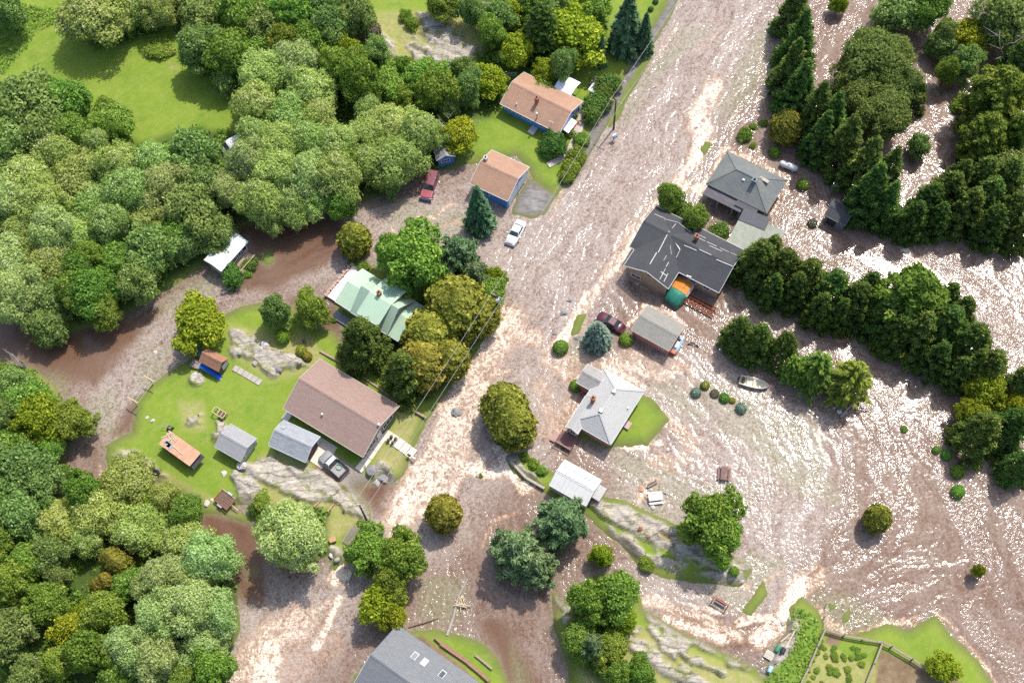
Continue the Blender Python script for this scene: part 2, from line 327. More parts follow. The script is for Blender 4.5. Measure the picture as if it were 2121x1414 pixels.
# foam: centre lines with a half width in photo pixels and an amount
FOAM = [
 ([(1480, 180), (1455, 230), (1440, 265)], 26, .8), ([(1440, 240), (1465, 270), (1440, 320), (1432, 335)], 20, .95), ([(1435, 320), (1400, 385), (1375, 420)], 16, .7), ([(1375, 390), (1420, 385), (1455, 395)], 13, .8),
 ([(1362, 420), (1320, 480), (1285, 540), (1262, 570)], 14, .75), ([(1345, 440), (1300, 490), (1275, 545)], 22, .5), ([(1270, 545), (1235, 600), (1205, 650)], 16, .6), ([(1215, 610), (1180, 680), (1150, 720)], 14, .9), ([(1205, 660), (1165, 705), (1130, 740), (1150, 760)], 22, .55),
 ([(1165, 400), (1150, 440), (1140, 460)], 7, .5), ([(1060, 660), (1010, 740), (975, 790), (935, 850)], 44, .72), ([(1110, 700), (1060, 690), (1010, 700)], 26, .62), ([(985, 800), (960, 860), (935, 930), (900, 1000)], 50, .72), ([(920, 850), (910, 900), (880, 960)], 20, .75), ([(880, 980), (845, 1040), (820, 1090)], 44, .8), ([(905, 1010), (880, 1060)], 25, .75),
 ([(955, 965), (1000, 975), (1050, 970), (1090, 1000)], 22, .9), ([(1030, 930), (1060, 980), (1085, 1010)], 18, .8), ([(1000, 950), (960, 975), (935, 1020)], 14, .7),
 ([(705, 1175), (690, 1200), (720, 1190)], 16, .95), ([(700, 1240), (680, 1290), (655, 1340)], 13, .85), ([(625, 1290), (600, 1310), (560, 1330), (520, 1380), (490, 1420)], 58, .62), ([(560, 1350), (540, 1400), (560, 1430)], 46, .85), ([(540, 1300), (580, 1290), (640, 1270), (680, 1250)], 12, .6), ([(690, 1330), (640, 1370), (600, 1400)], 40, .35),
 ([(1660, 1205), (1640, 1240), (1610, 1290), (1570, 1325)], 24, 1.0), ([(1600, 1280), (1560, 1275), (1530, 1290)], 14, .9), ([(1690, 1180), (1700, 1200), (1660, 1230)], 18, .6), ([(1340, 1240), (1400, 1260), (1450, 1275), (1530, 1320)], 16, .65), ([(1380, 1280), (1440, 1300), (1500, 1325)], 16, .8), ([(1440, 1260), (1490, 1268)], 9, .8), ([(1620, 1180), (1560, 1230)], 12, .4),
 ([(1170, 770), (1200, 800), (1180, 850), (1160, 900)], 30, .5), ([(1120, 800), (1140, 860), (1130, 900)], 26, .42), ([(1270, 750), (1330, 765), (1370, 780), (1400, 765)], 20, .6), ([(1290, 730), (1350, 745), (1400, 730)], 16, .45), ([(1400, 740), (1440, 775), (1420, 800)], 12, .45), ([(1130, 750), (1180, 745), (1230, 755)], 15, .5),
 ([(1250, 757), (1280, 772), (1335, 805)], 8, .75), ([(1300, 676), (1340, 628), (1380, 648), (1422, 672)], 7, .7), ([(1455, 400), (1500, 305), (1560, 330)], 8, .7), ([(1560, 330), (1618, 362), (1632, 378)], 7, .6), ([(1590, 450), (1610, 420), (1630, 380)], 6, .5), ([(1278, 560), (1310, 500), (1352, 428)], 9, .85), ([(1380, 612), (1300, 575), (1285, 560)], 7, .5), ([(985, 905), (985, 850), (1010, 780), (1055, 765)], 8, .6), ([(880, 1075), (885, 1030), (918, 1018), (955, 1040)], 7, .6), ([(1000, 1130), (1020, 1080), (1080, 1060)], 6, .5), ([(1150, 945), (1170, 945)], 5, .5), ([(1705, 445), (1728, 410), (1772, 430)], 6, .7), ([(700, 640), (690, 600), (720, 560)], 5, .5), ([(1380, 500), (1360, 440)], 4, .4), ([(1320, 1040), (1335, 1010), (1360, 990)], 12, .6), ([(1840, 490), (1880, 520), (1920, 570)], 9, .85), ([(1695, 890), (1700, 930), (1720, 960)], 5, .8), ([(870, 445), (860, 460), (900, 450)], 7, .6), ([(812, 470), (820, 490), (850, 480)], 7, .6), ([(940, 425), (910, 440)], 8, .6), ([(915, 470), (940, 455), (960, 465)], 7, .4),
 ([(1385, 870), (1420, 900), (1440, 930), (1400, 960), (1360, 950)], 26, .45), ([(1290, 925), (1340, 930), (1370, 915)], 7, .9), ([(1345, 835), (1395, 870), (1420, 895)], 7, .7), ([(1700, 1320), (1760, 1320), (1850, 1290), (1890, 1285)], 14, .6), ([(1690, 1260), (1720, 1290), (1740, 1310)], 14, .5), ([(1940, 1265), (2000, 1330), (2050, 1390), (2070, 1430)], 5, .6),
 ([(1540, 380), (1600, 280), (1640, 260)], 8, .3), ([(1590, 170), (1580, 200), (1600, 190)], 7, .7), ([(1500, 60), (1440, 110)], 4, .4), ([(1400, 60), (1350, 130), (1330, 150)], 5, .5), ([(1200, 345), (1250, 270)], 5, .35), ([(330, 720), (315, 735)], 6, .5), ([(205, 960), (210, 985)], 5, .6), ([(1700, 640), (1760, 690), (1740, 700)], 14, .5), ([(1245, 1090), (1290, 1130), (1330, 1165)], 8, .4), ([(1330, 1160), (1400, 1180), (1440, 1210)], 18, .5), ([(1520, 1205), (1545, 1215)], 12, .6)]
SHALLOW = [[(1262, 1095), (1330, 1080), (1380, 1150), (1340, 1165)], [(1470, 60), (1410, 60), (1340, 150), (1285, 250), (1300, 255), (1360, 165)], [(1592, 40), (1600, 100), (1575, 170), (1520, 240), (1480, 240), (1540, 120)], [(870, 1200), (930, 1190), (965, 1215), (960, 1280), (900, 1300), (870, 1270)], [(1265, 935), (1390, 960), (1430, 1000), (1560, 1010), (1540, 1060), (1400, 1040), (1290, 990)], [(1480, 870), (1600, 850), (1690, 880), (1710, 980), (1740, 1040), (1640, 1020), (1560, 940)], [(1620, 890), (1700, 900), (1690, 1000), (1640, 980)], [(400, 580), (460, 560), (440, 620), (360, 650), (320, 650)], [(820, 420), (900, 430), (970, 440), (960, 490), (890, 480), (800, 480)], [(1395, 790), (1480, 850), (1440, 870), (1340, 800)], [(1270, 1000), (1330, 1040), (1420, 1060), (1380, 1090), (1280, 1040)], [(1550, 1150), (1640, 1160), (1600, 1200), (1540, 1230), (1480, 1200)], [(1440, 1210), (1580, 1200), (1540, 1270), (1470, 1250)], [(1680, 1230), (1750, 1230), (1860, 1290), (1720, 1310)], [(190, 830), (240, 800), (240, 900), (190, 900)], [(60, 760), (130, 780), (160, 850), (120, 840)], [(1190, 700), (1260, 720), (1200, 760), (1150, 750)], [(1440, 780), (1500, 790), (1570, 830), (1620, 860), (1560, 880), (1470, 840)], [(300, 720), (360, 720), (330, 790), (270, 830)], [(1060, 1330), (1100, 1420), (1060, 1440)], [(1530, 590), (1620, 640), (1600, 670), (1530, 630)], [(480, 1150), (540, 1180), (520, 1200)]]
CALM = [[(-100, 630), (250, 670), (330, 640), (260, 720), (200, 790), (120, 780), (60, 760), (-100, 760)], [(490, 470), (700, 440), (720, 520), (560, 600), (500, 590)], [(235, 900), (280, 830), (290, 880)], [(600, 620), (700, 640), (720, 720), (640, 690)], [(730, 995), (810, 1000), (780, 1060)], [(420, 1060), (545, 1080), (540, 1250), (480, 1240)], [(1000, 1290), (1040, 1290), (1120, 1430), (1060, 1430)]]
FLOW = [[(1540, -60), (1470, 80), (1390, 240), (1310, 380), (1220, 520), (1150, 640), (1050, 740), (960, 860), (900, 980), (820, 1090), (700, 1230), (560, 1360), (480, 1430)],
 [(1600, 0), (1540, 120), (1460, 260), (1420, 360), (1330, 480), (1250, 590)], [(1400, 60), (1320, 180), (1240, 310), (1170, 430), (1060, 560), (1040, 640)],
 [(1250, 590), (1330, 650), (1440, 720), (1560, 800), (1690, 860), (1740, 960), (1680, 1080), (1640, 1200), (1600, 1290), (1500, 1310), (1380, 1270), (1250, 1190)], [(1170, 700), (1130, 800), (1120, 900), (1040, 970), (980, 1080), (1040, 1230), (1090, 1350), (1120, 1430)],
 [(1290, 740), (1420, 790), (1540, 900), (1600, 1010), (1560, 1120), (1640, 1180)], [(1620, 420), (1700, 500), (1850, 560), (2000, 660), (2140, 800)], [(1880, 100), (1900, 260), (1850, 400), (1830, 500)], [(1860, 780), (1900, 900), (1980, 1060), (2060, 1220), (2140, 1360)], [(1760, 820), (1830, 950), (1840, 1100), (1760, 1200), (1660, 1230)],
 [(1050, 480), (930, 440), (800, 470), (640, 550), (480, 610), (360, 650), (250, 740), (215, 850), (220, 950), (190, 1010)], [(450, 1070), (500, 1180), (560, 1300)], [(1640, 640), (1760, 720), (1880, 820)], [(2060, 1250), (1960, 1180), (1880, 1150), (1800, 1160)], [(1960, 1260), (2040, 1360), (2090, 1430)], [(1200, 990), (1300, 1020), (1420, 1060), (1560, 1100)]]

def axis(lo, hi, step, far):
    a = list(np.arange(lo, hi + step * .5, step)); g = step
    while a[-1] < far: g *= 1.5; a.append(a[-1] + g)
    b = []; g = step; x = lo
    while x > -far: g *= 1.5; x -= g; b.append(x)
    return np.array(b[::-1] + a)
def grid_mesh(name, xs, ys, Z, mat, attrs):
    X, Y = np.meshgrid(xs, ys); nx, ny = len(xs), len(ys)
    me = bpy.data.meshes.new(name); nv = nx * ny; nf = (nx - 1) * (ny - 1)
    me.vertices.add(nv); me.vertices.foreach_set('co', np.stack([X, Y, Z], -1).astype(np.float32).ravel())
    i = (np.arange(ny - 1)[:, None] * nx + np.arange(nx - 1)[None]).ravel()
    q = np.stack([i, i + 1, i + nx + 1, i + nx], -1).astype(np.int32)
    me.loops.add(nf * 4); me.loops.foreach_set('vertex_index', q.ravel())
    me.polygons.add(nf); me.polygons.foreach_set('loop_start', np.arange(0, nf * 4, 4, dtype=np.int32))
    me.polygons.foreach_set('use_smooth', np.ones(nf, bool)); me.update(calc_edges=True)
    for an, arr in attrs.items():
        a = me.attributes.new(an, 'FLOAT_COLOR', 'POINT'); c = np.ones((nv, 4), np.float32)
        for j, b in enumerate(arr): c[:, j] = b.ravel()
        a.data.foreach_set('color', c.ravel())
    me.materials.append(mat); o = bpy.data.objects.new(name, me); COL.objects.link(o); return o

_xs, _ys = axis(-108, 112, .25, 620), axis(8, 160, .25, 700)
_X, _Y = np.meshgrid(_xs, _ys)
_PX, _PY = W2P(_X, np.maximum(_Y, -20))
_near = (np.abs(_X) < 125) & (_Y > -5) & (_Y < 180)
_w1, _w2 = fbm(_X * .35, _Y * .35, 4, 3) - .5, fbm(_X * .35, _Y * .35, 4, 11) - .5
_jx, _jy = _PX + 16 * _w1, _PY + 16 * _w2
_w3 = fbm(_X * .9, _Y * .9, 4, 23) - .5; _w4 = fbm(_X * .9, _Y * .9, 4, 29) - .5
_ux, _uy = _PX + 5 * _w3, _PY + 5 * _w4
sd = region(_ux, _uy, LAND, cut=-90)
sd = np.minimum(sd, -region(_ux, _uy, WATER_CUT, cut=-90))
sd = np.where(_near, sd, np.where(_X < 60, 40.0, -40.0))
sd = np.maximum(sd, region(_ux, _uy, ASPH, cut=-90))
m_sd = sd / 14.0                                            # about metres inside the shore
_c, _s = math.cos(math.radians(-38)), math.sin(math.radians(-38))
_a, _b = _X * _c + _Y * _s, -_X * _s + _Y * _c
rock = sstep(region(_jx, _jy, ROCK) + 20 * (fbm(_X * .8, _Y * .8, 4, 5) - .5) + 26 * (fbm(_a * .35, _b * 1.1, 3, 15) - .5), -4, 5) * (sd > -4)
dry = sstep(region(_jx, _jy, DRY), -14, 16); soil = sstep(region(_ux, _uy, SOIL), -4, 5)
asph = sstep(region(_ux, _uy, ASPH), -2, 3); grav = sstep(region(_ux, _uy, GRAVEL), -4, 5)
wood = np.where(_near, sstep(region(_jx, _jy, WOOD), -12, 14), 1.0); tall = sstep(region(_jx, _jy, TALL), -3, 4)
# rock strata run down to the lower right, like the bedrock in the photograph
_c, _s = math.cos(math.radians(-38)), math.sin(math.radians(-38))
_a, _b = _X * _c + _Y * _s, -_X * _s + _Y * _c
strata = fbm(_a * .22, _b * 1.15 + 2.0 * fbm(_a * .15, _b * .3, 2, 8), 4, 9, .55)
_q = strata * 7; ledge = (np.floor(_q) + sstep(_q % 1, .55, .95)) / 7
GZ = np.where(m_sd > 0, .06 + .42 * (1 - np.exp(-m_sd * .45)), np.maximum(-.9, .06 + .32 * m_sd))
GZ += .10 * (fbm(_X * .5, _Y * .5, 3, 2) - .5) * sstep(m_sd, .2, 3) + .05 * (fbm(_X * 3, _Y * 3, 2, 4) - .5) * sstep(m_sd, .2, 1.5)
GZ += rock * sstep(m_sd, -.3, 1.2) * (1.5 * ledge - .25 + .22 * fbm(_X * 2.5, _Y * 2.5, 3, 6))
GZ = np.where(asph > .4, np.minimum(GZ, .16), GZ)
GZ += .22 * tall * fbm(_X * 2.2, _Y * 2.2, 3, 14)
_ix0, _iy0 = int(np.searchsorted(_xs, -108)), int(np.searchsorted(_ys, 8))
def gz(x, y):
    i = min(max(int(round((x + 108) / .25)) + _ix0, 0), len(_xs) - 1); j = min(max(int(round((y - 8) / .25)) + _iy0, 0), len(_ys) - 1)
    return float(GZ[j, i])

gm, k = newmat('ground')
co = k.n('NewGeometry').outputs['Position']; A1 = k.n('SeparateColor'); A2 = k.n('SeparateColor'); A3 = k.n('SeparateColor')
for a, nm in ((A1, 'm1'), (A2, 'm2'), (A3, 'm3')): k.L.new(k.attr(nm).outputs['Color'], a.inputs[0])
dryF, rockF, woodF = A1.outputs; soilF, asphF, gravF = A2.outputs; tallF, strF, sdF = A3.outputs
n_big, n_mid, n_fine = k.noise(co, .16, 5, .65), k.noise(co, .8, 6, .72), k.noise(co, 6, 4, .75)
g = k.mix(k.mapr(n_big, .3, .7), (.135, .225, .022), (.22, .295, .034))
g = k.mix(k.mapr(n_mid, .42, .68, 0, .7), g, (.27, .30, .06))
g = k.mix(k.mapr(n_fine, .4, .7, 0, .4), g, (.10, .18, .018))
mow = k.n('TexWave', _wave_type='BANDS', Scale=.32, Distortion=2.2, Detail=1.0); k.L.new(k.mapping(co, (1, 1, 1), (0, 0, .9)), mow.inputs[0])
g = k.mix(k.mapr(mow.outputs['Fac'], .3, .7, 0, .07), g, (.27, .32, .05))
pat = k.mapr(k.noise(co, .34, 6, .72), .6, .74, 0, .75)
g = k.mix(pat, g, (.34, .30, .13))
dr = k.mix(k.mapr(n_mid, .35, .65), (.34, .31, .115), (.23, .26, .055)); dr = k.mix(k.mapr(k.noise(co, 2.3, 5, .75), .5, .66, 0, .8), dr, (.40, .32, .21))
g = k.mix(k.mapr(k.math('ADD', dryF, k.math('MULTIPLY', n_mid, .5)), .45, 1.15), g, dr)
tg = k.mix(k.mapr(n_fine, .35, .65), (.09, .19, .02), (.20, .29, .04)); tg = k.mix(k.mapr(n_mid, .5, .7, 0, .5), tg, (.21, .22, .06))
g = k.mix(tallF, g, tg)
wd = k.mix(k.mapr(n_fine, .35, .65), (.035, .065, .012), (.09, .14, .024)); wd = k.mix(k.mapr(n_mid, .5, .68, 0, .7), wd, (.07, .05, .03))
g = k.mix(woodF, g, wd)
so = k.mix(k.mapr(n_mid, .35, .65), (.16, .10, .06), (.27, .19, .12)); so = k.mix(k.mapr(n_fine, .45, .65, 0, .5), so, (.12, .11, .03))
g = k.mix(soilF, g, so)
gr = k.mix(k.mapr(k.noise(co, 9, 3, .8), .35, .65), (.16, .13, .11), (.42, .37, .32)); g = k.mix(gravF, g, gr)
cr = k.n('TexVoronoi', _feature='DISTANCE_TO_EDGE', Scale=.45, Randomness=1.0)
rot = k.mapping(co, (.28, 1.5, 1), (0, 0, math.radians(38))); k.L.new(k.mix(.12, rot, k.noise(co, .8, 3, .6, out=1)), cr.inputs['Vector'])
rk = k.mix(k.mapr(k.noise(rot, 1.6, 6, .72), .3, .7), (.29, .255, .205), (.60, .545, .47))
rk = k.mix(k.mapr(k.noise(co, 1.7, 5, .7), .54, .68, 0, .6), rk, (.46, .37, .29))
rk = k.mix(k.mapr(k.noise(co, .55, 6, .75), .52, .60, 0, .9), rk, (.23, .25, .065))
rk = k.mix(k.mapr(cr.outputs['Distance'], .0, .035, .75, 0), rk, (.06, .05, .04))
jl = k.n('TexVoronoi', _feature='DISTANCE_TO_EDGE', Scale=1.3); k.L.new(k.mix(.1, k.mapping(co, (.5, 1.6, 1), (0, 0, math.radians(38))), k.noise(co, 1.6, 3, .6, out=1)), jl.inputs['Vector'])
rk = k.mix(k.mapr(jl.outputs['Distance'], .0, .05, .6, 0), rk, (.09, .075, .055))
rk = k.mix(k.mapr(k.noise(rot, 4.0, 5, .75), .5, .65, 0, .55), rk, (.30, .24, .175))
rk = k.mix(k.mapr(n_fine, .55, .7, 0, .4), rk, (.24, .20, .16))
g = k.mix(rockF, g, rk)
asn = k.mix(k.mapr(k.noise(co, .7, 6, .7), .3, .7), (.13, .12, .11), (.30, .28, .27)); asn = k.mix(k.mapr(k.noise(k.mapping(co, (.5, 3, 1), (0, 0, 1.0)), 1.0, 5, .75), .52, .66, 0, .7), asn, (.42, .39, .37))
g = k.mix(asphF, g, asn)
wet = k.mapr(sdF, .0, .35, .55, 0); g = k.mix(wet, g, (.12, .10, .055))
hgt = k.math('ADD', k.math('MULTIPLY', n_fine, .6), k.math('MULTIPLY', k.noise(rot, 5, 5, .7), rockF))
finish(k, g, .9, k.bump(hgt, .55, .12), .2)
ground = grid_mesh('ground', _xs, _ys, GZ, gm, {'m1': (dry, rock, wood), 'm2': (soil, asph, grav), 'm3': (tall, strata, np.clip(m_sd * .25, 0, 1))})
ground['kind'] = 'structure'

# ---- water: flow lines give streaks (line integral convolution), foam follows the rapids
wx, wy = np.arange(-108, 112.01, .25), np.arange(8, 160.01, .25)
WX, WY = np.meshgrid(wx, wy); WPX, WPY = W2P(WX, WY)
seeds = []
for ln in FLOW:
    w = [P(*p) for p in ln]
    for a, b in zip(w[:-1], w[1:]):
        n = max(1, int((b - a).length / 5)); d = (b - a).normalized()
        for i in range(n): q = a.lerp(b, (i + .5) / n); seeds.append((q.x, q.y, d.x, d.y))
seeds = np.array(seeds)
cx, cy = WX[::8, ::8], WY[::8, ::8]; FX = np.zeros(cx.shape); FY = np.zeros(cx.shape); WS = np.zeros(cx.shape)
for sx_, sy_, dx_, dy_ in seeds:
    w = 1.0 / ((cx - sx_) ** 2 + (cy - sy_) ** 2 + 6.0) ** 1.5; FX += w * dx_; FY += w * dy_; WS += w
def up(a):
    yi = np.clip(np.arange(WX.shape[0]) / 8.0, 0, a.shape[0] - 1.001); xi = np.clip(np.arange(WX.shape[1]) / 8.0, 0, a.shape[1] - 1.001)
    y0, x0 = yi.astype(int), xi.astype(int); fy, fx = (yi - y0)[:, None], (xi - x0)[None]
    return (a[y0][:, x0] * (1 - fx) + a[y0][:, x0 + 1] * fx) * (1 - fy) + (a[y0 + 1][:, x0] * (1 - fx) + a[y0 + 1][:, x0 + 1] * fx) * fy
vx, vy = up(FX / WS), up(FY / WS)
mag = np.hypot(vx, vy) + 1e-6; vx, vy = vx / mag, vy / mag
psi = fbm(WX * .22, WY * .22, 3, 31) * 2.6 + fbm(WX * .9, WY * .9, 3, 37) * .8
cy_, cx_ = np.gradient(psi, .25); vx = vx + cy_ * 1.1; vy = vy - cx_ * 1.1
mag = np.hypot(vx, vy) + 1e-6; vx, vy = vx / mag, vy / mag
nz = rng.random(WX.shape) * .65 + .35 * fbm(WX * 1.6, WY * 1.6, 2, 41)
acc = nz.copy()
for sgn in (1, -1):
    qx, qy = np.meshgrid(np.arange(WX.shape[1], dtype=float), np.arange(WX.shape[0], dtype=float))
    for st in range(4):
        ix, iy = np.clip(qx.round().astype(int), 0, WX.shape[1] - 1), np.clip(qy.round().astype(int), 0, WX.shape[0] - 1)
        qx = qx + sgn * vx[iy, ix]; qy = qy + sgn * vy[iy, ix]
        ix, iy = np.clip(qx.round().astype(int), 0, WX.shape[1] - 1), np.clip(qy.round().astype(int), 0, WX.shape[0] - 1)
        acc += nz[iy, ix]
lic = acc / 9.0; lic = np.clip((lic - lic.mean()) / (lic.std() * 4) + .5, 0, 1)
nz2 = fbm(WX * .9, WY * .9, 3, 71); acc2 = nz2.copy()
for sgn in (1, -1):
    qx, qy = np.meshgrid(np.arange(WX.shape[1], dtype=float), np.arange(WX.shape[0], dtype=float))
    for st in range(16):
        ix, iy = np.clip(qx.round().astype(int), 0, WX.shape[1] - 1), np.clip(qy.round().astype(int), 0, WX.shape[0] - 1)
        qx = qx + sgn * 1.5 * vx[iy, ix]; qy = qy + sgn * 1.5 * vy[iy, ix]
        ix, iy = np.clip(qx.round().astype(int), 0, WX.shape[1] - 1), np.clip(qy.round().astype(int), 0, WX.shape[0] - 1)
        acc2 += nz2[iy, ix]
band = acc2 / 33.0; band = np.clip((band - band.mean()) / (band.std() * 3.6) + .5, 0, 1)
jx2, jy2 = WPX + 14 * (fbm(WX * .6, WY * .6, 3, 51) - .5), WPY + 14 * (fbm(WX * .6, WY * .6, 3, 53) - .5)
foam = np.zeros(WX.shape)
for pts, hw, amt in FOAM:
    d = line_d(jx2, jy2, pts, hw * 2 + 20); foam = np.maximum(foam, amt * sstep(d, hw * 1.25, hw * .25))
shal = sstep(region(jx2, jy2, SHALLOW), -18, 14); calm = sstep(region(jx2, jy2, CALM), -20, 16)
wsd = region(WPX, WPY, LAND, cut=-90)
shal = np.maximum(shal, .9 * sstep(wsd, -16, -1)); 
SILT_SHEEN = [[(1560, -100), (1600, 60), (1480, 260), (1440, 330), (1440, 400), (1260, 600), (1180, 760), (1120, 960), (1000, 1000), (960, 1100), (820, 1200), (600, 1420), (300, 1420), (480, 1250), (700, 1200), (780, 1050), (860, 940), (980, 720), (1040, 620), (1000, 520), (860, 500), (700, 560), (500, 600), (330, 740), (240, 900), (170, 860), (320, 660), (700, 470), (1000, 370), (1140, 420), (1230, 250), (1400, -100)], [(1270, 930), (1700, 880), (1720, 1050), (1600, 1250), (1340, 1250), (1330, 1150), (1540, 1170), (1300, 1040)], [(1230, 740), (1420, 740), (1660, 860), (1500, 960), (1380, 860)]]
sheeny_silt = sstep(region(jx2, jy2, SILT_SHEEN, cut=-90), -60, 25)  # main-current silt, with the sky's sheen painted in along it
amp = (.010 + .05 * foam) * (1 - .8 * calm)
WZ = amp * 2 * (lic - .5) + .05 * foam * (fbm(WX * 1.2, WY * 1.2, 3, 61) - .5) * 2 + .04 * (1 - calm) * (fbm(WX * .35, WY * .35, 3, 63) - .5)
wm, k = newmat('flood_water')
co = k.n('NewGeometry').outputs['Position']; a1 = k.n('SeparateColor'); a2 = k.n('SeparateColor')
k.L.new(k.attr('w1').outputs['Color'], a1.inputs[0]); k.L.new(k.attr('w2').outputs['Color'], a2.inputs[0])
foamF, shalF, calmF = a1.outputs; licF, vF, _q = a2.outputs
rip = k.noise(co, 2.3, 2, .6, .5); rip2 = k.noise(co, 5.5, 2, .7)
lace = k.math('POWER', k.math('SUBTRACT', 1.0, k.math('ABSOLUTE', k.math('MULTIPLY_ADD', k.noise(co, .75, 5, .68, .9), 2.0, -1.0))), 9.0)
lace2 = k.math('POWER', k.math('SUBTRACT', 1.0, k.math('ABSOLUTE', k.math('MULTIPLY_ADD', k.noise(co, 1.9, 4, .7, .7), 2.0, -1.0))), 8.0)
flowv = k.N.new('ShaderNodeCombineXYZ'); k.L.new(k.math('MULTIPLY', licF, .55), flowv.inputs[2]); vadd = k.N.new('ShaderNodeVectorMath'); k.L.new(co, vadd.inputs[0]); k.L.new(flowv.outputs[0], vadd.inputs[1])
crest = k.math('POWER', k.math('SUBTRACT', 1.0, k.math('ABSOLUTE', k.math('MULTIPLY_ADD', k.noise(vadd.outputs[0], 1.25, 4, .72, .6), 2.0, -1.0))), 14.0)
crest2 = k.math('POWER', k.math('SUBTRACT', 1.0, k.math('ABSOLUTE', k.math('MULTIPLY_ADD', k.noise(vadd.outputs[0], 3.2, 3, .7, .5), 2.0, -1.0))), 9.0)
grain = k.math('ADD', k.math('MULTIPLY', licF, .27), k.math('ADD', k.math('MULTIPLY', rip, .42), k.math('MULTIPLY', rip2, .40)))
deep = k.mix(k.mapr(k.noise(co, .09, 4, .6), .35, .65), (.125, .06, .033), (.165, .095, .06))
silt_sky_mix = k.mix(k.mapr(k.noise(co, .2, 4, .6), .35, .65), (.40, .335, .285), (.33, .26, .21))  # pale silt colour that also carries painted sky sheen
c = k.mix(k.mapr(k.math('ADD', grain, k.math('MULTIPLY', k.math('SUBTRACT', vF, .5), .16)), .36, .62, 0, k.math('MULTIPLY', k.mapr(calmF, 0, 1, 1, .2), k.mapr(_q, 0, 1, .35, .62))), deep, silt_sky_mix)
olive = k.mix(k.mapr(rip, .3, .7), (.15, .135, .06), (.24, .215, .125))
c = k.mix(k.math('MULTIPLY', shalF, .72), c, olive)
fv = k.math('MULTIPLY', foamF, k.math('ADD', .02, k.math('ADD', k.math('MULTIPLY', lace, .80), k.math('ADD', k.math('MULTIPLY', lace2, .62), k.math('ADD', k.math('MULTIPLY', crest2, .28), k.math('MULTIPLY', k.math('SUBTRACT', grain, .5), 1.3))))))
fm = k.mapr(fv, .34, .86, 0, .93, True)
fcol = k.mix(k.mapr(fv, .38, .80), (.50, .31, .18), (.76, .66, .54))
c = k.mix(k.mapr(fv, .10, .40, 0, .55), c, (.36, .20, .10))
c = k.mix(fm, c, fcol)
crest_sheen = k.math('MULTIPLY', k.math('ADD', k.math('MULTIPLY', crest, .62), k.math('MULTIPLY', crest2, .55)), k.math('MULTIPLY', k.mapr(calmF, 0, 1, 1, .08), k.mapr(_q, 0, 1, .55, 1))); c = k.mix(k.math('MULTIPLY', k.mapr(crest_sheen, .22, .85, 0, .62), k.math('SUBTRACT', 1.0, fm)), c, (.56, .50, .455))  # whitish ripple crests: sky sheen painted into the colour
sky_spk = k.mapr(k.math('ADD', rip2, k.math('MULTIPLY', rip, .6)), .95, 1.12, 0, k.math('MULTIPLY', k.mapr(calmF, 0, 1, .35, .08), k.mapr(_q, 0, 1, .35, 1))); c = k.mix(sky_spk, c, (.55, .51, .47))  # flecks of reflected sky painted onto the channel's ripples
hgt = k.math('ADD', k.math('MULTIPLY', rip, .8), k.math('MULTIPLY', rip2, .2))
hgt = k.math('ADD', hgt, k.math('MULTIPLY', licF, .75))
bm_ = k.N.new('ShaderNodeBump'); bm_.inputs['Distance'].default_value = .22; k.L.new(hgt, bm_.inputs['Height']); k.L.new(k.math('MULTIPLY', k.mapr(_q, 0, 1, 1.0, .62), k.math('MULTIPLY', k.mapr(calmF, 0, 1, .27, .12), k.mapr(vF, .25, .75, .3, 1.6))), bm_.inputs['Strength'])
finish(k, c, k.mapr(fm, 0, 1, .11, .7), bm_.outputs[0], .42).inputs['IOR'].default_value = 1.33
water = grid_mesh('flood_water', wx, wy, WZ, wm, {'w1': (foam, shal, calm), 'w2': (lic, band, sheeny_silt)})
water['kind'] = 'structure'

# ------------------------------------------------------------------ trees and plants
def leafmat(name, c1, c2, c3=None, trans=.36, hue=.025, val=.28):
    """leaves: tone varies leaf by leaf and a little tree by tree, light shines through"""
    m, k = newmat(name)
    t = k.attr('tone').outputs['Fac']; oi = k.N.new('ShaderNodeObjectInfo').outputs['Random']
    c = k.mix(t, c1, c2)
    if c3: c = k.mix(k.mapr(t, .86, .95), c, c3)
    h = k.N.new('ShaderNodeHueSaturation'); k.L.new(c, h.inputs['Color'])
    k.L.new(k.mapr(oi, 0, 1, .5 - hue, .5 + hue), h.inputs['Hue'])
    k.L.new(k.mapr(k.math('FRACT', k.math('MULTIPLY', oi, 7.31)), 0, 1, 1 - val * .5, 1 + val * .5), h.inputs['Value'])
    p = k.N.new('ShaderNodeBsdfPrincipled'); k.L.new(h.outputs[0], p.inputs['Base Color']); p.inputs['Roughness'].default_value = .6; p.inputs['Specular IOR Level'].default_value = .08
    tr = k.N.new('ShaderNodeBsdfTranslucent'); k.L.new(k.mix(.4, h.outputs[0], (.22, .30, .02)), tr.inputs['Color'])
    mx = k.N.new('ShaderNodeMixShader'); mx.inputs[0].default_value = trans
    k.L.new(p.outputs[0], mx.inputs[1]); k.L.new(tr.outputs[0], mx.inputs[2])
    o = k.N.new('ShaderNodeOutputMaterial'); k.L.new(mx.outputs[0], o.inputs[0]); return m
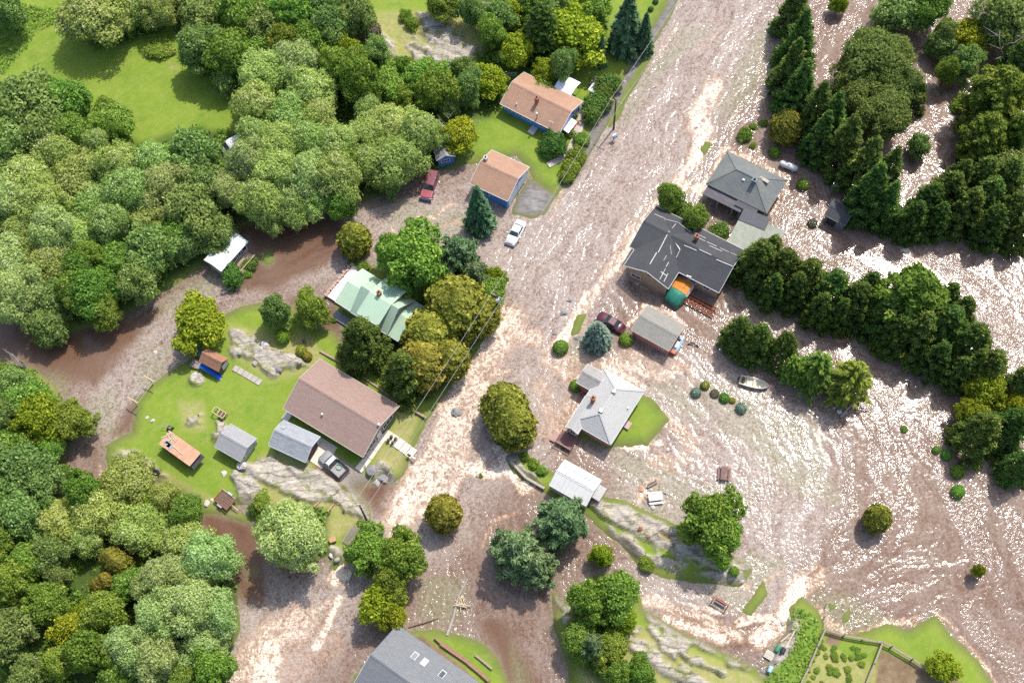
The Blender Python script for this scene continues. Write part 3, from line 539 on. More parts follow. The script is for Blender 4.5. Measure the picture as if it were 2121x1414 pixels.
LM = {
 'willow': leafmat('willow_leaves', (0.311, 0.440, 0.104), (0.543, 0.678, 0.198), (0.776, 0.744, 0.475)),
 'silver': leafmat('silver_willow_leaves', (0.332, 0.455, 0.144), (0.576, 0.710, 0.251), (0.800, 0.800, 0.645)),
 'olive': leafmat('olive_willow_leaves', (.17, .215, .045), (.29, .34, .095), (.38, .42, .16)),
 'hedge': leafmat('hedge_leaves', (.10, .20, .04), (.20, .32, .07), (.28, .38, .12)),
 'pale': leafmat('flowering_leaves', (0.323, 0.432, 0.087), (0.582, 0.671, 0.191), (0.800, 0.800, 0.451)),
 'maple': leafmat('maple_leaves', (0.143, 0.259, 0.036), (0.357, 0.468, 0.075), (0.573, 0.590, 0.125), .32),
 'green': leafmat('broad_leaves', (0.140, 0.257, 0.041), (0.372, 0.514, 0.089), (0.618, 0.695, 0.157)),
 'scrub': leafmat('grey_green_leaves', (0.160, 0.260, 0.065), (0.372, 0.493, 0.142), (0.584, 0.660, 0.243)),
 'gold': leafmat('yellow_green_leaves', (0.226, 0.285, 0.022), (0.470, 0.533, 0.043), (0.715, 0.685, 0.085), .32),
 'spruce': leafmat('spruce_needles', (0.043, 0.107, 0.051), (0.140, 0.234, 0.101), (0.259, 0.378, 0.165), .06),
 'blue': leafmat('blue_spruce_needles', (0.120, 0.192, 0.133), (0.284, 0.385, 0.279), (0.448, 0.554, 0.407), .05),
 'pine': leafmat('pine_needles', (0.086, 0.154, 0.063), (0.245, 0.339, 0.142), (0.415, 0.481, 0.216), .1),
 'dark': leafmat('dark_pine_needles', (0.043, 0.089, 0.019), (0.130, 0.198, 0.035), (0.283, 0.315, 0.047), .08),
 'larch': leafmat('larch_needles', (0.094, 0.161, 0.021), (0.250, 0.332, 0.049), (0.416, 0.429, 0.107), .2),
 'cedar': leafmat('cedar_sprays', (0.160, 0.168, 0.023), (0.363, 0.328, 0.052), (0.533, 0.437, 0.089), .1),
 'ball': leafmat('clipped_leaves', (0.084, 0.208, 0.017), (0.202, 0.380, 0.040), (0.302, 0.502, 0.071), .1),
 'dead': leafmat('dry_twigs', (0.156, 0.136, 0.082), (0.264, 0.235, 0.153), None, .05),
 'crop': leafmat('crop_leaves', (0.138, 0.190, 0.020), (0.276, 0.308, 0.039), (0.391, 0.332, 0.059), .2),
}
BARK = paint('bark', (.11, .085, .065), .9, .3, 3, .6, 14); BARKP = paint('pale_bark', (.36, .32, .28), .9, .25, 3, .4, 14)
class Leaves:
    def __init__(s): s.c = []; s.n = []; s.sz = []; s.as_ = []; s.tn = []; s.ax = []
    def put(s, c, n, sz, asp=1.5, tone=None, axis=None):
        N = len(c); s.c.append(c); s.n.append(n); s.sz.append(np.broadcast_to(sz, N)); s.as_.append(np.broadcast_to(asp, N))
        s.tn.append(rng.random(N) if tone is None else np.broadcast_to(tone, N)); s.ax.append(rng.normal(size=(N, 3)) if axis is None else axis)
    def mesh(s, name, mat):
        c, n, sz, asp, tn, ax = (np.concatenate(a) for a in (s.c, s.n, s.sz, s.as_, s.tn, s.ax)); N = len(c)
        n = n / (np.linalg.norm(n, axis=1, keepdims=True) + 1e-9)
        u = ax - n * (ax * n).sum(1, keepdims=True); u /= np.linalg.norm(u, axis=1, keepdims=True) + 1e-9; w = np.cross(n, u)
        hu, hw = u * (sz * asp * .5)[:, None], w * (sz * .5)[:, None]
        bend = n * (sz * .18)[:, None]
        q = np.stack([c - hu, c - hw + bend, c + hu, c + hw + bend], 1)       # pointed leaf sprays
        me = bpy.data.meshes.new(name); me.vertices.add(N * 4); me.vertices.foreach_set('co', q.astype(np.float32).ravel())
        me.loops.add(N * 4); me.loops.foreach_set('vertex_index', np.arange(N * 4, dtype=np.int32))
        me.polygons.add(N); me.polygons.foreach_set('loop_start', np.arange(0, N * 4, 4, dtype=np.int32)); me.update(calc_edges=True)
        a = me.attributes.new('tone', 'FLOAT', 'POINT'); a.data.foreach_set('value', np.repeat(tn, 4).astype(np.float32))
        me.materials.append(mat); return me
def dirs(n, zmin=-1.0):
    z = rng.uniform(zmin, 1, n); a = rng.uniform(0, 2 * np.pi, n); r = np.sqrt(1 - z * z)
    return np.stack([r * np.cos(a), r * np.sin(a), z], 1)
def billow(name, mat, R, H, base, npuff, pr, nleaf, ls, asp=1.6, jit=.55, lobes=1, zsq=.8, gap=.0, pv=.35):
    """broadleaf crown: puffs of small leaves set on a domed shell, hollows between them"""
    L = Leaves(); hz = (H - base) / 2; cz = base + hz
    d = dirs(npuff * 3, -.55); d = d[rng.permutation(len(d))]; keep = []
    for v in d:                                                # spread the puffs
        if all(np.linalg.norm(v - q) > 1.55 / math.sqrt(npuff) * 1.15 for q in keep): keep.append(v)
        if len(keep) >= npuff: break
    ph = rng.uniform(0, 6.28, 4)
    shp = lambda v: 1 + .20 * math.sin(2 * math.atan2(v[1], v[0]) + ph[0]) * (1 - v[2] * .5) + .16 * math.sin(3 * math.atan2(v[1], v[0]) + ph[1]) + .12 * math.sin(5 * math.atan2(v[1], v[0]) + ph[2] + v[2] * 3)
    lob = [(0, 0, 1.0)] if lobes == 1 else [(R * .42 * math.cos(2 * math.pi * i / lobes + .7), R * .42 * math.sin(2 * math.pi * i / lobes + .7), .66) for i in range(lobes)]
    for (ox, oy, s) in lob:
        for v in keep:
            if rng.random() < gap: continue
            f = rng.uniform(.55, 1.04) * shp(v); r = pr * rng.uniform(1 - pv, 1 + pv) * (s ** .5)
            c = np.array([ox + v[0] * (R * s - r * .6) * f, oy + v[1] * (R * s - r * .6) * f, cz + v[2] * (hz - r * .5) * (.62 + .38 * f)])
            n = int(nleaf * (r / pr) ** 2 / lobes ** .5); e = dirs(n, -.7)
            # a puff is lumpy itself
            rad = r * (1 + .22 * np.sin(e[:, 0] * 5 + c[0] * 9) * np.cos(e[:, 1] * 5 + c[1] * 7) + rng.normal(size=n) * .15 + .35 * (rng.random(n) ** 6))
            pos = c + e * rad[:, None] * np.array([1, 1, zsq])
            nn = e + rng.normal(size=(n, 3)) * jit + np.array([0, 0, .15])
            pt = rng.uniform(-.12, .12)
            L.put(pos, nn, ls * rng.uniform(.6, 1.3, n), asp, np.clip(rng.random(n) * .8 + .1 + pt, 0, 1))
    n = int(nleaf * npuff * .16); e = dirs(n); L.put(np.array([0, 0, cz]) + e * (rng.random(n) ** .5)[:, None] * np.array([R * .75, R * .75, hz * .8]), e + rng.normal(size=(n, 3)), ls * 1.4, asp, .35)
    return L.mesh(name, mat)
def conifer(name, mat, R, H, levels, per, nl, ls, droop=-.28, asp=2.2, base=.06, prof=.85, tip=.0, fluff=.0):
    L = Leaves()
    for i in range(levels):
        h = base + (1 - base) * (i / (levels - 1)) ** .92; rr = R * ((1 - h) ** prof + tip * (1 - h)) * rng.uniform(.9, 1.08)
        m = max(4, int(per * (.45 + .55 * (rr / R)))); a0 = rng.random() * 6.28
        for j in range(m):
            a = a0 + 6.283 * j / m + rng.normal() * .16; l = rr * rng.uniform(.72, 1.12) + .12
            t = rng.random(nl) ** .62; wd = (.30 * l + .10) * (1 - t * .75)
            s = rng.uniform(-1, 1, nl) * wd; ca, sa = math.cos(a), math.sin(a)
            up_ = droop * t * l * (1 - .35 * t) + fluff * rng.normal(size=nl) * (.4 + t)
            pos = np.stack([ca * t * l - sa * s, sa * t * l + ca * s, h * H + up_ - np.abs(s) * .25 + rng.normal(size=nl) * .05], 1)
            ax = np.stack([ca - sa * s / (wd + .05) * .8, sa + ca * s / (wd + .05) * .8, np.full(nl, droop)], 1)
            nn = np.stack([ca * .35 + rng.normal(size=nl) * .35, sa * .35 + rng.normal(size=nl) * .35, np.ones(nl)], 1)
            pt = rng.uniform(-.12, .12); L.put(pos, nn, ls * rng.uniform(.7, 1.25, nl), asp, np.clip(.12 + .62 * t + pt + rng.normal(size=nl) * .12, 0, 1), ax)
    n = 40; z = rng.random(n); L.put(np.stack([rng.normal(size=n) * .08, rng.normal(size=n) * .08, H * (.94 + .07 * z)], 1), dirs(n, .2), ls * .6, asp, .8, np.tile([0, 0, 1.0], (n, 1)))
    return L.mesh(name, mat)
def tufted(name, mat, R, H, base, nb, nl, ls, asp=3.0, rx=.62, flat=.6):
    """pine: whorled limbs ending in needle tufts, open between"""
    L = Leaves()
    for i in range(nb):
        h = (i + .5) / nb; a = i * 2.399 + rng.normal() * .2; prof = math.sin(math.pi * min(1, .22 + .80 * h)) ** .7
        l = R * prof * rng.uniform(.65, 1.05)
        for t in ((.35, .66, 1.0) if l > R * .45 else (.5, 1.0)):
            c = np.array([math.cos(a + rng.normal() * .12) * l * t, math.sin(a + rng.normal() * .12) * l * t, base + (H - base) * h + .12 * l * t]); r = rx * rng.uniform(.75, 1.3)
            n = int(nl * r / rx); e = dirs(n, -.45); pos = c + e * (r * rng.uniform(.35, 1.0, n))[:, None] * np.array([1, 1, flat])
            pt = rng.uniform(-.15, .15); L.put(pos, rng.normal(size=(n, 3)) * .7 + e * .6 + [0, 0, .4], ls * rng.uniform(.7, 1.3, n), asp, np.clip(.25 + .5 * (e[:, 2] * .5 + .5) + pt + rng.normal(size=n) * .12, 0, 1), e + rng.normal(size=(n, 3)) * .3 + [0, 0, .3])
    return L.mesh(name, mat)
def conepuff(name, mat, R, H, n, nl, ls, asp=2.2, prof=.62, base=.02, rx=.62, up=.25):
    """bushy spruce: sprays in soft lumps over a cone with a ragged outline"""
    L = Leaves()
    for i in range(n):
        h = base + (1 - base) * ((i + .5) / n) ** 1.25; a = i * 2.399 + rng.normal() * .25; l = R * (1 - h) ** prof * rng.uniform(.62, 1.08); r = rx * rng.uniform(.6, 1.25) * (.55 + .6 * (1 - h))
        c = np.array([math.cos(a) * l, math.sin(a) * l, H * h * .97 + .2]); m = int(nl * (r / rx) ** 1.6) + 10; e = dirs(m, -.5); out = np.array([math.cos(a), math.sin(a), .1])
        pos = c + e * (r * rng.uniform(.25, 1.15, m))[:, None] * [1, 1, .62] + out * (r * .5 * rng.random(m) ** 2)[:, None]
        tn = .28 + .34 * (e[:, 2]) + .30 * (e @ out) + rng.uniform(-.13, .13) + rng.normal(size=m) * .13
        L.put(pos, e * .7 + rng.normal(size=(m, 3)) * .55 + [0, 0, .5], ls * rng.uniform(.6, 1.3, m), asp, np.clip(tn, 0, 1), out * .9 + rng.normal(size=(m, 3)) * .5 + [0, 0, up])
    return L.mesh(name, mat)
def column(name, mat, R, H, n, ls, lump=.12, pw=.62, asp=1.7, base=.03, twin=False):
    """cedar: dense upright sprays over a full rounded body"""
    L = Leaves()
    for (ox, oy, s, hh) in (((0, 0, 1, 1),) if not twin else ((-R * .3, -.2 * R, .75, .92), (R * .32, .25 * R, .78, 1.0), (.02, .1, .7, .95))):
        m = int(n * s * s); t = rng.random(m) ** .8; a = rng.random(m) * 6.283
        pr = R * s * (np.sin(np.pi * np.clip(.16 + .84 * t, 0, 1)) ** pw)
        lm = 1 + lump * (np.sin(a * 5 + t * 9) * np.sin(t * 21 + a * 2) + .8 * np.sin(a * 11 + t * 31) * np.sin(t * 37))
        pr = pr * lm * rng.uniform(.88, 1.04, m); pos = np.stack([ox + np.cos(a) * pr, oy + np.sin(a) * pr, H * hh * (base + (1 - base) * t)], 1)
        sl = np.clip((t - .45) * 2.2, -.3, 2); nn = np.stack([np.cos(a), np.sin(a), sl], 1) + rng.normal(size=(m, 3)) * .5
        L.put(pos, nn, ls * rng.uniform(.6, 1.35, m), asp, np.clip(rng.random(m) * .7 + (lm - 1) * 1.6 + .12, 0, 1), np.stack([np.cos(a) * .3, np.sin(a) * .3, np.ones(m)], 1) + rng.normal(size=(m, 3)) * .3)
    return L.mesh(name, mat)
def sphere_leaves(name, mat, R, n, ls, zs=.9, jit=.4, lump=.05, asp=1.4):
    L = Leaves(); e = dirs(n, -.85); lm = 1 + lump * np.sin(e[:, 0] * 9) * np.sin(e[:, 1] * 9 + e[:, 2] * 7)
    L.put(e * (R * lm * rng.uniform(.9, 1.03, n))[:, None] * [1, 1, zs] + [0, 0, R * zs * .92], e + rng.normal(size=(n, 3)) * jit, ls * rng.uniform(.6, 1.3, n), asp)
    return L.mesh(name, mat)
def limbs(H, R, base, r0, n=7, mat=BARK, seed=0):
    rr = random.Random(seed); b = MB(); lean = (rr.uniform(-.2, .2), rr.uniform(-.2, .2)); top = base + (H - base) * .55
    b.tube([(0, 0, -.5), (lean[0] * .3, lean[1] * .3, base * .6), (lean[0], lean[1], top)], [r0 * 1.25, r0, r0 * .45], 7)
    for i in range(n):
        a = i * 2.4 + rr.random(); z0 = base * .55 + (top - base * .55) * (i + .4) / n; l = R * rr.uniform(.55, .85); z1 = z0 + (H - z0) * rr.uniform(.35, .6)
        s = (lean[0] * z0 / top, lean[1] * z0 / top, z0)
        b.tube([s, (s[0] + math.cos(a) * l * .5, s[1] + math.sin(a) * l * .5, z0 + (z1 - z0) * .6), (s[0] + math.cos(a) * l, s[1] + math.sin(a) * l, z1)], [r0 * .5, r0 * .32, r0 * .1], 5)
    return b.build('trunk', mat)
def spike(H, r0, mat=BARK):
    return MB().tube([(0, 0, -.5), (0, 0, H * .5), (0, 0, H * .96)], [r0, r0 * .6, r0 * .1], 7).build('trunk', mat)
PROTO = {}
def proto(key, R, H, meshes, trunk):
    me = trunk.data; bpy.data.objects.remove(trunk); PROTO[key] = (R, H, meshes, me)
V = range(3)
proto('W', 4.2, 8.5, [billow('crown', LM['willow'], 4.2, 8.5, 1.2, 46, 1.12, 640, .19, 2.1, .6, pv=.55) for _ in V], limbs(8.5, 4.2, 1.6, .26, 8, BARK, 1))
proto('O', 4.2, 8.0, [billow('crown', LM['olive'], 4.2, 8.0, 1.0, 60, .85, 420, .18, 2.1, .7, pv=.55, gap=.08) for _ in V], limbs(8, 4.2, 1.6, .26, 9, BARK, 13))
proto('V', 4.2, 8.5, [billow('crown', LM['silver'], 4.2, 8.5, 1.0, 50, 1.0, 560, .18, 2.2, .65, pv=.55) for _ in V], limbs(8.5, 4.2, 1.6, .26, 8, BARK, 2))
proto('F', 3.8, 6.5, [billow('crown', LM['pale'], 3.8, 6.5, .8, 50, .85, 360, .19, 1.5, .55, pv=.5) for _ in V], limbs(6.5, 3.8, 1.2, .2, 8, BARK, 3))
proto('M', 4.4, 9.0, [billow('crown', LM['maple'], 4.4, 9, 1.4, 56, .95, 360, .28, 1.6, .65, pv=.5) for _ in V], limbs(9, 4.4, 1.8, .25, 8, BARK, 4))
proto('G', 3.4, 7.5, [billow('crown', LM['green'], 3.4, 7.5, .9, 42, .85, 400, .23, 1.6, .7, pv=.55) for _ in V], limbs(7.5, 3.4, 1.5, .2, 8, BARK, 5))
proto('D', 3.4, 7.0, [billow('crown', LM['scrub'], 3.4, 7.0, .5, 50, .8, 300, .21, 2.2, .9, gap=.15, pv=.55) for _ in V], limbs(7, 3.4, 1.0, .16, 11, BARKP, 6))
proto('Y', 3.2, 6.0, [billow('crown', LM['gold'], 3.2, 6.0, .8, 54, .68, 240, .23, 1.5, .8, gap=.12, pv=.55) for _ in V], limbs(6, 3.2, 1.2, .16, 9, BARK, 7))
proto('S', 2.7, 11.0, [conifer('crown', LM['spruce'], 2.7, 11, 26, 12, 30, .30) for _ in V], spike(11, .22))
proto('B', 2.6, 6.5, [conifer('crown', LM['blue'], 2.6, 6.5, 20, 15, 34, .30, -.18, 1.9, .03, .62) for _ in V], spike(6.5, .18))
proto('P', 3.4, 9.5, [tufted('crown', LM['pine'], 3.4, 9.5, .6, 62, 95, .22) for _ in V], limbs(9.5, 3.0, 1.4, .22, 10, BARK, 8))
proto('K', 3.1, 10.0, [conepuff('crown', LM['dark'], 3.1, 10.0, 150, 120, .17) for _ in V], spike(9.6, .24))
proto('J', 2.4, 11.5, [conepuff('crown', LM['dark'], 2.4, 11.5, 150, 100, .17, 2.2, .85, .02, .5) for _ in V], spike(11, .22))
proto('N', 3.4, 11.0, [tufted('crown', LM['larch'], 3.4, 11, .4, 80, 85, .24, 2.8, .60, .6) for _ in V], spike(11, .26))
proto('L', 3.6, 8.5, [conifer('crown', LM['larch'], 3.6, 8.5, 15, 9, 30, .25, -.06, 2.4, .16, .42, 0, .16) for _ in V], limbs(8.5, 3.2, 1.4, .18, 12, BARKP, 9))
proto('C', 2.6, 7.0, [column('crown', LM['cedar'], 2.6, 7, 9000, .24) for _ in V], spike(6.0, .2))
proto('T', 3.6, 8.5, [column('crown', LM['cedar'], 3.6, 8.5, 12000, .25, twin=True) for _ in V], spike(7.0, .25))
proto('R', 1.0, 1.75, [sphere_leaves('crown', LM['ball'], 1.0, 2600, .11) for _ in V], spike(1.0, .05))
proto('b', 1.6, 2.2, [billow('crown', LM['hedge'], 1.6, 2.2, .05, 26, .52, 240, .15, 1.5, .7) for _ in V], limbs(2.0, 1.4, .3, .06, 6, BARK, 10))
proto('y', 1.6, 2.0, [billow('crown', LM['maple'], 1.6, 2.0, .05, 24, .5, 230, .15, 1.5, .7) for _ in V], limbs(1.8, 1.4, .3, .06, 6, BARK, 11))
proto('Q', 1.0, 1.7, [sphere_leaves('crown', LM['blue'], 1.0, 2600, .12, .9, .5, .12) for _ in V], spike(1.0, .05))
proto('X', 1.0, 1.6, [sphere_leaves('crown', LM['dead'], 1.0, 1100, .13, .9, 1.0, .12, 2.5) for _ in V], limbs(1.4, .8, .3, .04, 6, BARKP, 12))
proto('e', 1.0, 1.7, [sphere_leaves('crown', LM['cedar'], 1.0, 2600, .12) for _ in V], spike(1.0, .05))
proto('d', 1.0, 1.7, [sphere_leaves('crown', LM['spruce'], 1.0, 2600, .12, .9, .5) for _ in V], spike(1.0, .05))
KIND = {'J': ('slim_spruce', 'slim dark pointed evergreen', 'evergreen'), 'O': ('olive_willow', 'broad olive green willow', 'tree'), 'W': ('willow_tree', 'pale green billowy willow', 'tree'), 'V': ('silver_willow', 'silvery green willow', 'tree'), 'F': ('flowering_tree', 'pale cream flowered tree', 'tree'),
 'M': ('maple_tree', 'bright green broadleaf tree', 'tree'), 'G': ('broadleaf_tree', 'mid green broadleaf tree', 'tree'), 'D': ('scrub_tree', 'loose grey green tree', 'tree'), 'Y': ('yellow_green_tree', 'yellow green tree', 'tree'),
 'S': ('spruce_tree', 'pointed dark spruce', 'spruce'), 'B': ('blue_spruce', 'blue grey spruce', 'spruce'), 'P': ('pine_tree', 'soft blue green pine', 'pine'), 'K': ('dark_pine', 'dark green evergreen', 'evergreen'), 'N': ('tall_pine', 'broad olive green pine', 'pine'), 'L': ('larch_tree', 'feathery olive larch', 'larch'),
 'C': ('cedar_tree', 'dense olive cedar', 'cedar'), 'T': ('cedar_clump', 'broad many topped olive cedar', 'cedar'), 'R': ('ball_shrub', 'clipped green ball shrub', 'shrub'), 'b': ('leafy_shrub', 'dark green leafy shrub', 'shrub'), 'y': ('bright_shrub', 'light green leafy shrub', 'shrub'),
 'Q': ('blue_shrub', 'round blue grey shrub', 'shrub'), 'X': ('dead_shrub', 'bare grey brown ball shrub', 'shrub'), 'e': ('olive_shrub', 'round olive shrub', 'shrub'), 'd': ('dark_shrub', 'round dark green shrub', 'shrub')}
PLANTS = []      # (object, kind key, px, py) for naming
_cnt = {}
def plant(k, px, py, r, label=None, hs=1.0, group=None):
    if k in 'WVFMGDY' and r > 20: hs *= .82 + .42 * (math.sin(px * 12.9 + py * 78.2) * .5 + .5)
    R, H, ms, tm = PROTO[k]; i = _cnt[k] = _cnt.get(k, -1) + 1
    r *= {'K': 1.03, 'W': 1.06, 'V': 1.08, 'D': 1.05}.get(k, 1.0); a = P(px, py, 3.0); sc = r * (P(px + 1, py, 3.0) - a).length / R
    sz = sc * hs if k in 'RbyQXed' else (sc * .55 + .45) * hs
    ctr = P(px, py, H * sz * (.52 if k not in 'SBKJ' else .42)); z = gz(ctr.x, ctr.y)
    o = empty(KIND[k][0], (ctr.x, ctr.y, max(z - .08, -.3)), rng.uniform(0, 6.28)); o.scale = (sc * rng.uniform(.94, 1.06), sc * rng.uniform(.94, 1.06), sz)
    for nm, me in (('crown', ms[i % len(ms)]), ('trunk', tm)):
        c = bpy.data.objects.new(nm, me); COL.objects.link(c); c.parent = o
    if label: o['label'] = label
    o['category'] = KIND[k][2]
    if group: o['group'] = group
    PLANTS.append((o, k, px, py)); return o

TREES = '''
D 8 20 38|W 200 38 68|W 285 15 45|D 430 40 50|G 500 35 48|D 560 60 48|G 610 40 45|D 415 108 42|G 478 125 46|D 385 10 34|W 330 28 34|D 470 170 30|G 540 110 40|D 660 25 40
D 62 235 66|G 135 225 52|G 243 262 42|D 25 300 55|D 95 290 45|G 150 285 38|G 225 235 26|M 245 290 22
W 120 330 46|W 62 375 46|W 172 372 48|W 250 352 45|W 325 345 42|D 400 325 48|V 14 425 46|W 105 432 48|W 195 425 45|W 275 405 48|V 345 395 50|D 420 385 46|W 58 490 45|V 118 480 46|W 165 500 46|W 235 470 45|W 315 455 48|D 400 440 52|W 100 550 45|V 18 555 50|G 172 565 40|M 195 540 30|G 240 545 42|D 312 520 52|G 365 490 42|D 290 585 40|V 40 610 50|D 112 625 42|G 195 610 46|D 100 672 38|G 215 645 34|G 160 605 36|D 445 480 40|D 385 505 36|V 330 420 30|D 20 370 36|W 210 310 30
W 548 168 50|V 620 138 44|W 645 190 46|W 535 228 46|W 598 245 42|W 660 250 38|W 530 292 34|W 582 312 46|W 640 305 44|W 702 312 40|W 762 290 46|W 822 265 46|W 872 285 44|W 830 335 46|W 762 348 42|W 705 372 44|V 640 375 46|W 574 372 46|V 518 345 42|W 540 425 45|W 602 425 40|W 655 415 38|V 480 398 34|G 708 425 28|G 722 345 26|Y 765 362 22|D 808 388 18|W 760 230 30|V 690 160 26
M 745 170 46|M 802 182 42|M 880 168 42|M 905 195 40|M 835 205 30|G 700 148 36|G 640 92 40|M 592 98 34|D 685 65 38|D 742 42 34|G 838 148 22|Y 722 112 28|D 782 112 28|Y 740 130 22|M 660 60 28
D 975 28 26|G 1018 72 28|D 1032 42 34|G 915 14 34|D 962 150 26|D 970 190 30|Y 1015 172 38|D 930 225 26|X 770 72 20|y 855 52 16|y 840 35 14
K 1122 70 46|Y 1190 75 66|Y 1130 150 26|Y 1072 108 36|Y 1058 35 36|G 1098 12 32|S 1300 55 44|S 1335 75 24|S 1246 112 14|G 1222 22 42|y 1120 185 28|D 1160 20 30|d 1280 112 6|d 1348 20 6|d 1358 4 6|D 1165 140 26
b 1262 175 26|b 1248 195 26|b 1238 215 26|b 1226 235 24|y 1205 292 18|y 1195 322 22|y 1182 348 20|y 1172 366 16|b 1150 300 26|b 1132 312 18|y 1178 275 12
S 992 435 38|Y 950 285 38|C 732 492 32|y 728 543 9|y 750 552 14|M 854 538 64|M 815 520 30|P 950 532 46|P 985 580 34|Y 1025 580 26|G 1010 610 32|C 945 635 66|C 995 650 38|C 890 695 52|C 930 742 40|C 876 752 50|K 752 710 50|K 838 775 46
D 572 650 27|M 645 642 32|R 586 698 16|e 625 728 12|e 638 740 10|Y 412 670 56|b 480 572 27|b 518 545 15|y 512 565 10|y 692 660 8|y 545 1040 20|b 530 1055 14
D 35 800 36|G 62 838 44|Y 85 872 50|M 150 872 44|D 18 862 38|G 20 925 40|D 42 975 56|D 84 1005 46|G 108 935 28|y 125 975 18|M 180 1022 40|F 265 1000 58|Y 312 1045 28|F 205 1062 56|F 132 1085 48|F 290 1095 56|G 386 1062 34|D 45 1072 46|F 382 1122 52|V 432 1162 48|V 400 1205 44|T 240 1165 30|T 215 1212 24|G 270 1212 32|V 340 1202 46|V 402 1262 56|V 450 1272 38|V 330 1282 46|G 222 1270 42|M 62 1172 46|M 35 1212 42|D 105 1150 38|M 100 1252 42|Y 160 1305 42|M 195 1352 46|V 272 1345 46|V 332 1365 42|V 422 1342 46|M 442 1392 44|G 385 1402 34|G 250 1402 36|D 18 1312 56|D 62 1408 36|M 130 1375 34|F 180 1120 34|M 10 1130 34|F 340 1030 30|Y 190 1270 30|D 120 1200 26
V 612 1116 64|y 548 1070 16
M 762 1140 48|M 838 1150 46|M 812 1205 34|Y 790 1245 44|Y 812 1270 30|C 918 1060 37|P 1072 1142 56|P 1160 1080 56|P 1112 1175 40|P 1040 1120 26|Y 1246 1150 25|y 1338 1166 17|M 1222 1250 40|G 1272 1235 46|Y 1290 1288 30|G 1205 1325 40|P 1225 1340 30|M 1262 1345 36|M 1325 1398 32|G 1280 1400 28|Y 1210 1300 18|M 1470 1075 60|M 1490 1110 44|R 1496 1172 11|R 1519 1186 11|y 1105 960 12|y 1122 975 12|y 1088 945 10|y 995 985 6
T 1055 858 60|B 1238 692 36|R 1161 717 16|R 1297 701 14|R 1192 797 13|Q 1442 811 11|e 1461 796 10|X 1481 813 9|R 1501 822 11|e 1517 828 7|Q 1536 843 12
b 1392 425 28|b 1418 440 26|G 1385 410 24|G 1440 455 26|b 1490 480 22
K 1572 545 46|K 1622 560 46|K 1672 578 44|K 1722 605 46|K 1772 628 44|K 1835 650 44|N 1892 618 70|K 1900 690 52|K 1955 680 54|K 2005 715 52|K 2042 765 46|K 1990 650 34|K 1940 742 36|K 1600 600 30|K 1740 650 30|K 1985 770 32
K 1595 525 34|K 1648 600 34|K 1698 640 32|K 1798 600 34|K 1858 690 40|K 1960 620 32|K 2015 760 40|K 1550 715 26|K 1530 690 34|K 1570 708 38|K 1622 722 36|L 1690 765 54|L 1762 785 60|L 1640 760 30
Y 2040 800 44|Y 2012 855 32|K 2030 895 48|K 2092 885 44|K 2112 795 36|K 2110 965 34|Y 2100 840 26
R 1874 887 8|R 1941 930 9|R 1962 941 11|R 1985 975 14|R 1986 1016 14|C 1820 1070 27|Y 2027 1182 13|Y 1950 1382 32
J 1645 20 36|J 1655 85 40|J 1640 145 42|J 1655 190 44|J 1690 232 42|J 1722 250 40|J 1700 285 36|J 1750 300 44|J 1792 345 46|J 1802 400 46|J 1840 355 34|J 1835 425 34|Y 1798 330 26|O 1800 135 74|O 1852 175 58|O 1768 195 46|O 1830 235 58|O 1850 110 44
C 1632 258 33|R 1606 313 13|R 1664 380 12|y 1543 277 17|y 1562 260 9|y 1582 253 9|y 1560 300 8|b 1718 371 12|X 1684 460 10|y 1600 225 6
D 1868 15 56|G 1922 12 46|Y 1737 8 18|Y 2012 72 40|G 1962 148 22|D 1950 90 30|D 2082 40 56|N 2062 205 68|N 2040 280 46|N 2112 275 42|D 2100 350 46|D 1955 75 24|K 2110 130 40|D 2000 130 30
K 1920 425 42|K 1962 402 44|K 2002 435 44|K 1985 372 36|K 2042 412 44|K 2052 465 38|K 2092 442 40|K 2032 370 42|K 2082 375 42|K 1890 455 36|K 2112 485 30|K 1940 455 30|K 1900 205 20|y 1990 215 20|D 1905 300 22
'''
for row in TREES.replace('\n', '|').split('|'):
    if row.strip():
        k_, x_, y_, r_ = row.split()
        plant(k_, float(x_), float(y_), float(r_), hs=1.0)
# low growth under the trees: nobody could count it
plant('y', 330, 102, 30, 'low oval clump of tall dark grass standing alone in the mown meadow', .45); PLANTS.pop()
def undergrowth():
    L = Leaves(); m = (wood > .5) & (np.abs(_X) < 100) & (_Y > 14) & (_Y < 145) & (m_sd > -.1)
    ii = np.argwhere(m); ii = ii[rng.integers(0, len(ii), 5200)]
    for j, i in ii:
        x, y, z = _X[j, i], _Y[j, i], GZ[j, i]; r = rng.uniform(.3, .9); n = 14
        e = dirs(n, 0); L.put(np.array([x, y, z]) + e * r * [1, 1, .8], e + rng.normal(size=(n, 3)) * .6, rng.uniform(.22, .42), 1.6, np.clip(rng.random(n) * .6, 0, 1))
    o = bpy.data.objects.new('undergrowth', L.mesh('undergrowth', LM['green'])); COL.objects.link(o); o['kind'] = 'stuff'
    return o
undergrowth()
def tall_grass():
    L = Leaves(); m = (tall > .4) & (_Y > 14) & (_Y < 150); ii = np.argwhere(m); ii = ii[rng.integers(0, len(ii), 9000)]
    x = _X[ii[:, 0], ii[:, 1]] + rng.normal(size=len(ii)) * .2; y = _Y[ii[:, 0], ii[:, 1]] + rng.normal(size=len(ii)) * .2; z = GZ[ii[:, 0], ii[:, 1]]
    L.put(np.stack([x, y, z + .15], 1), rng.normal(size=(len(x), 3)) * .5 + [0, 0, .8], rng.uniform(.12, .26, len(x)), 2.6, None, rng.normal(size=(len(x), 3)) * .6 + [.6, .3, .4])
    o = bpy.data.objects.new('tall_grass', L.mesh('tall_grass', LM['maple'])); COL.objects.link(o); o['kind'] = 'stuff'
tall_grass()

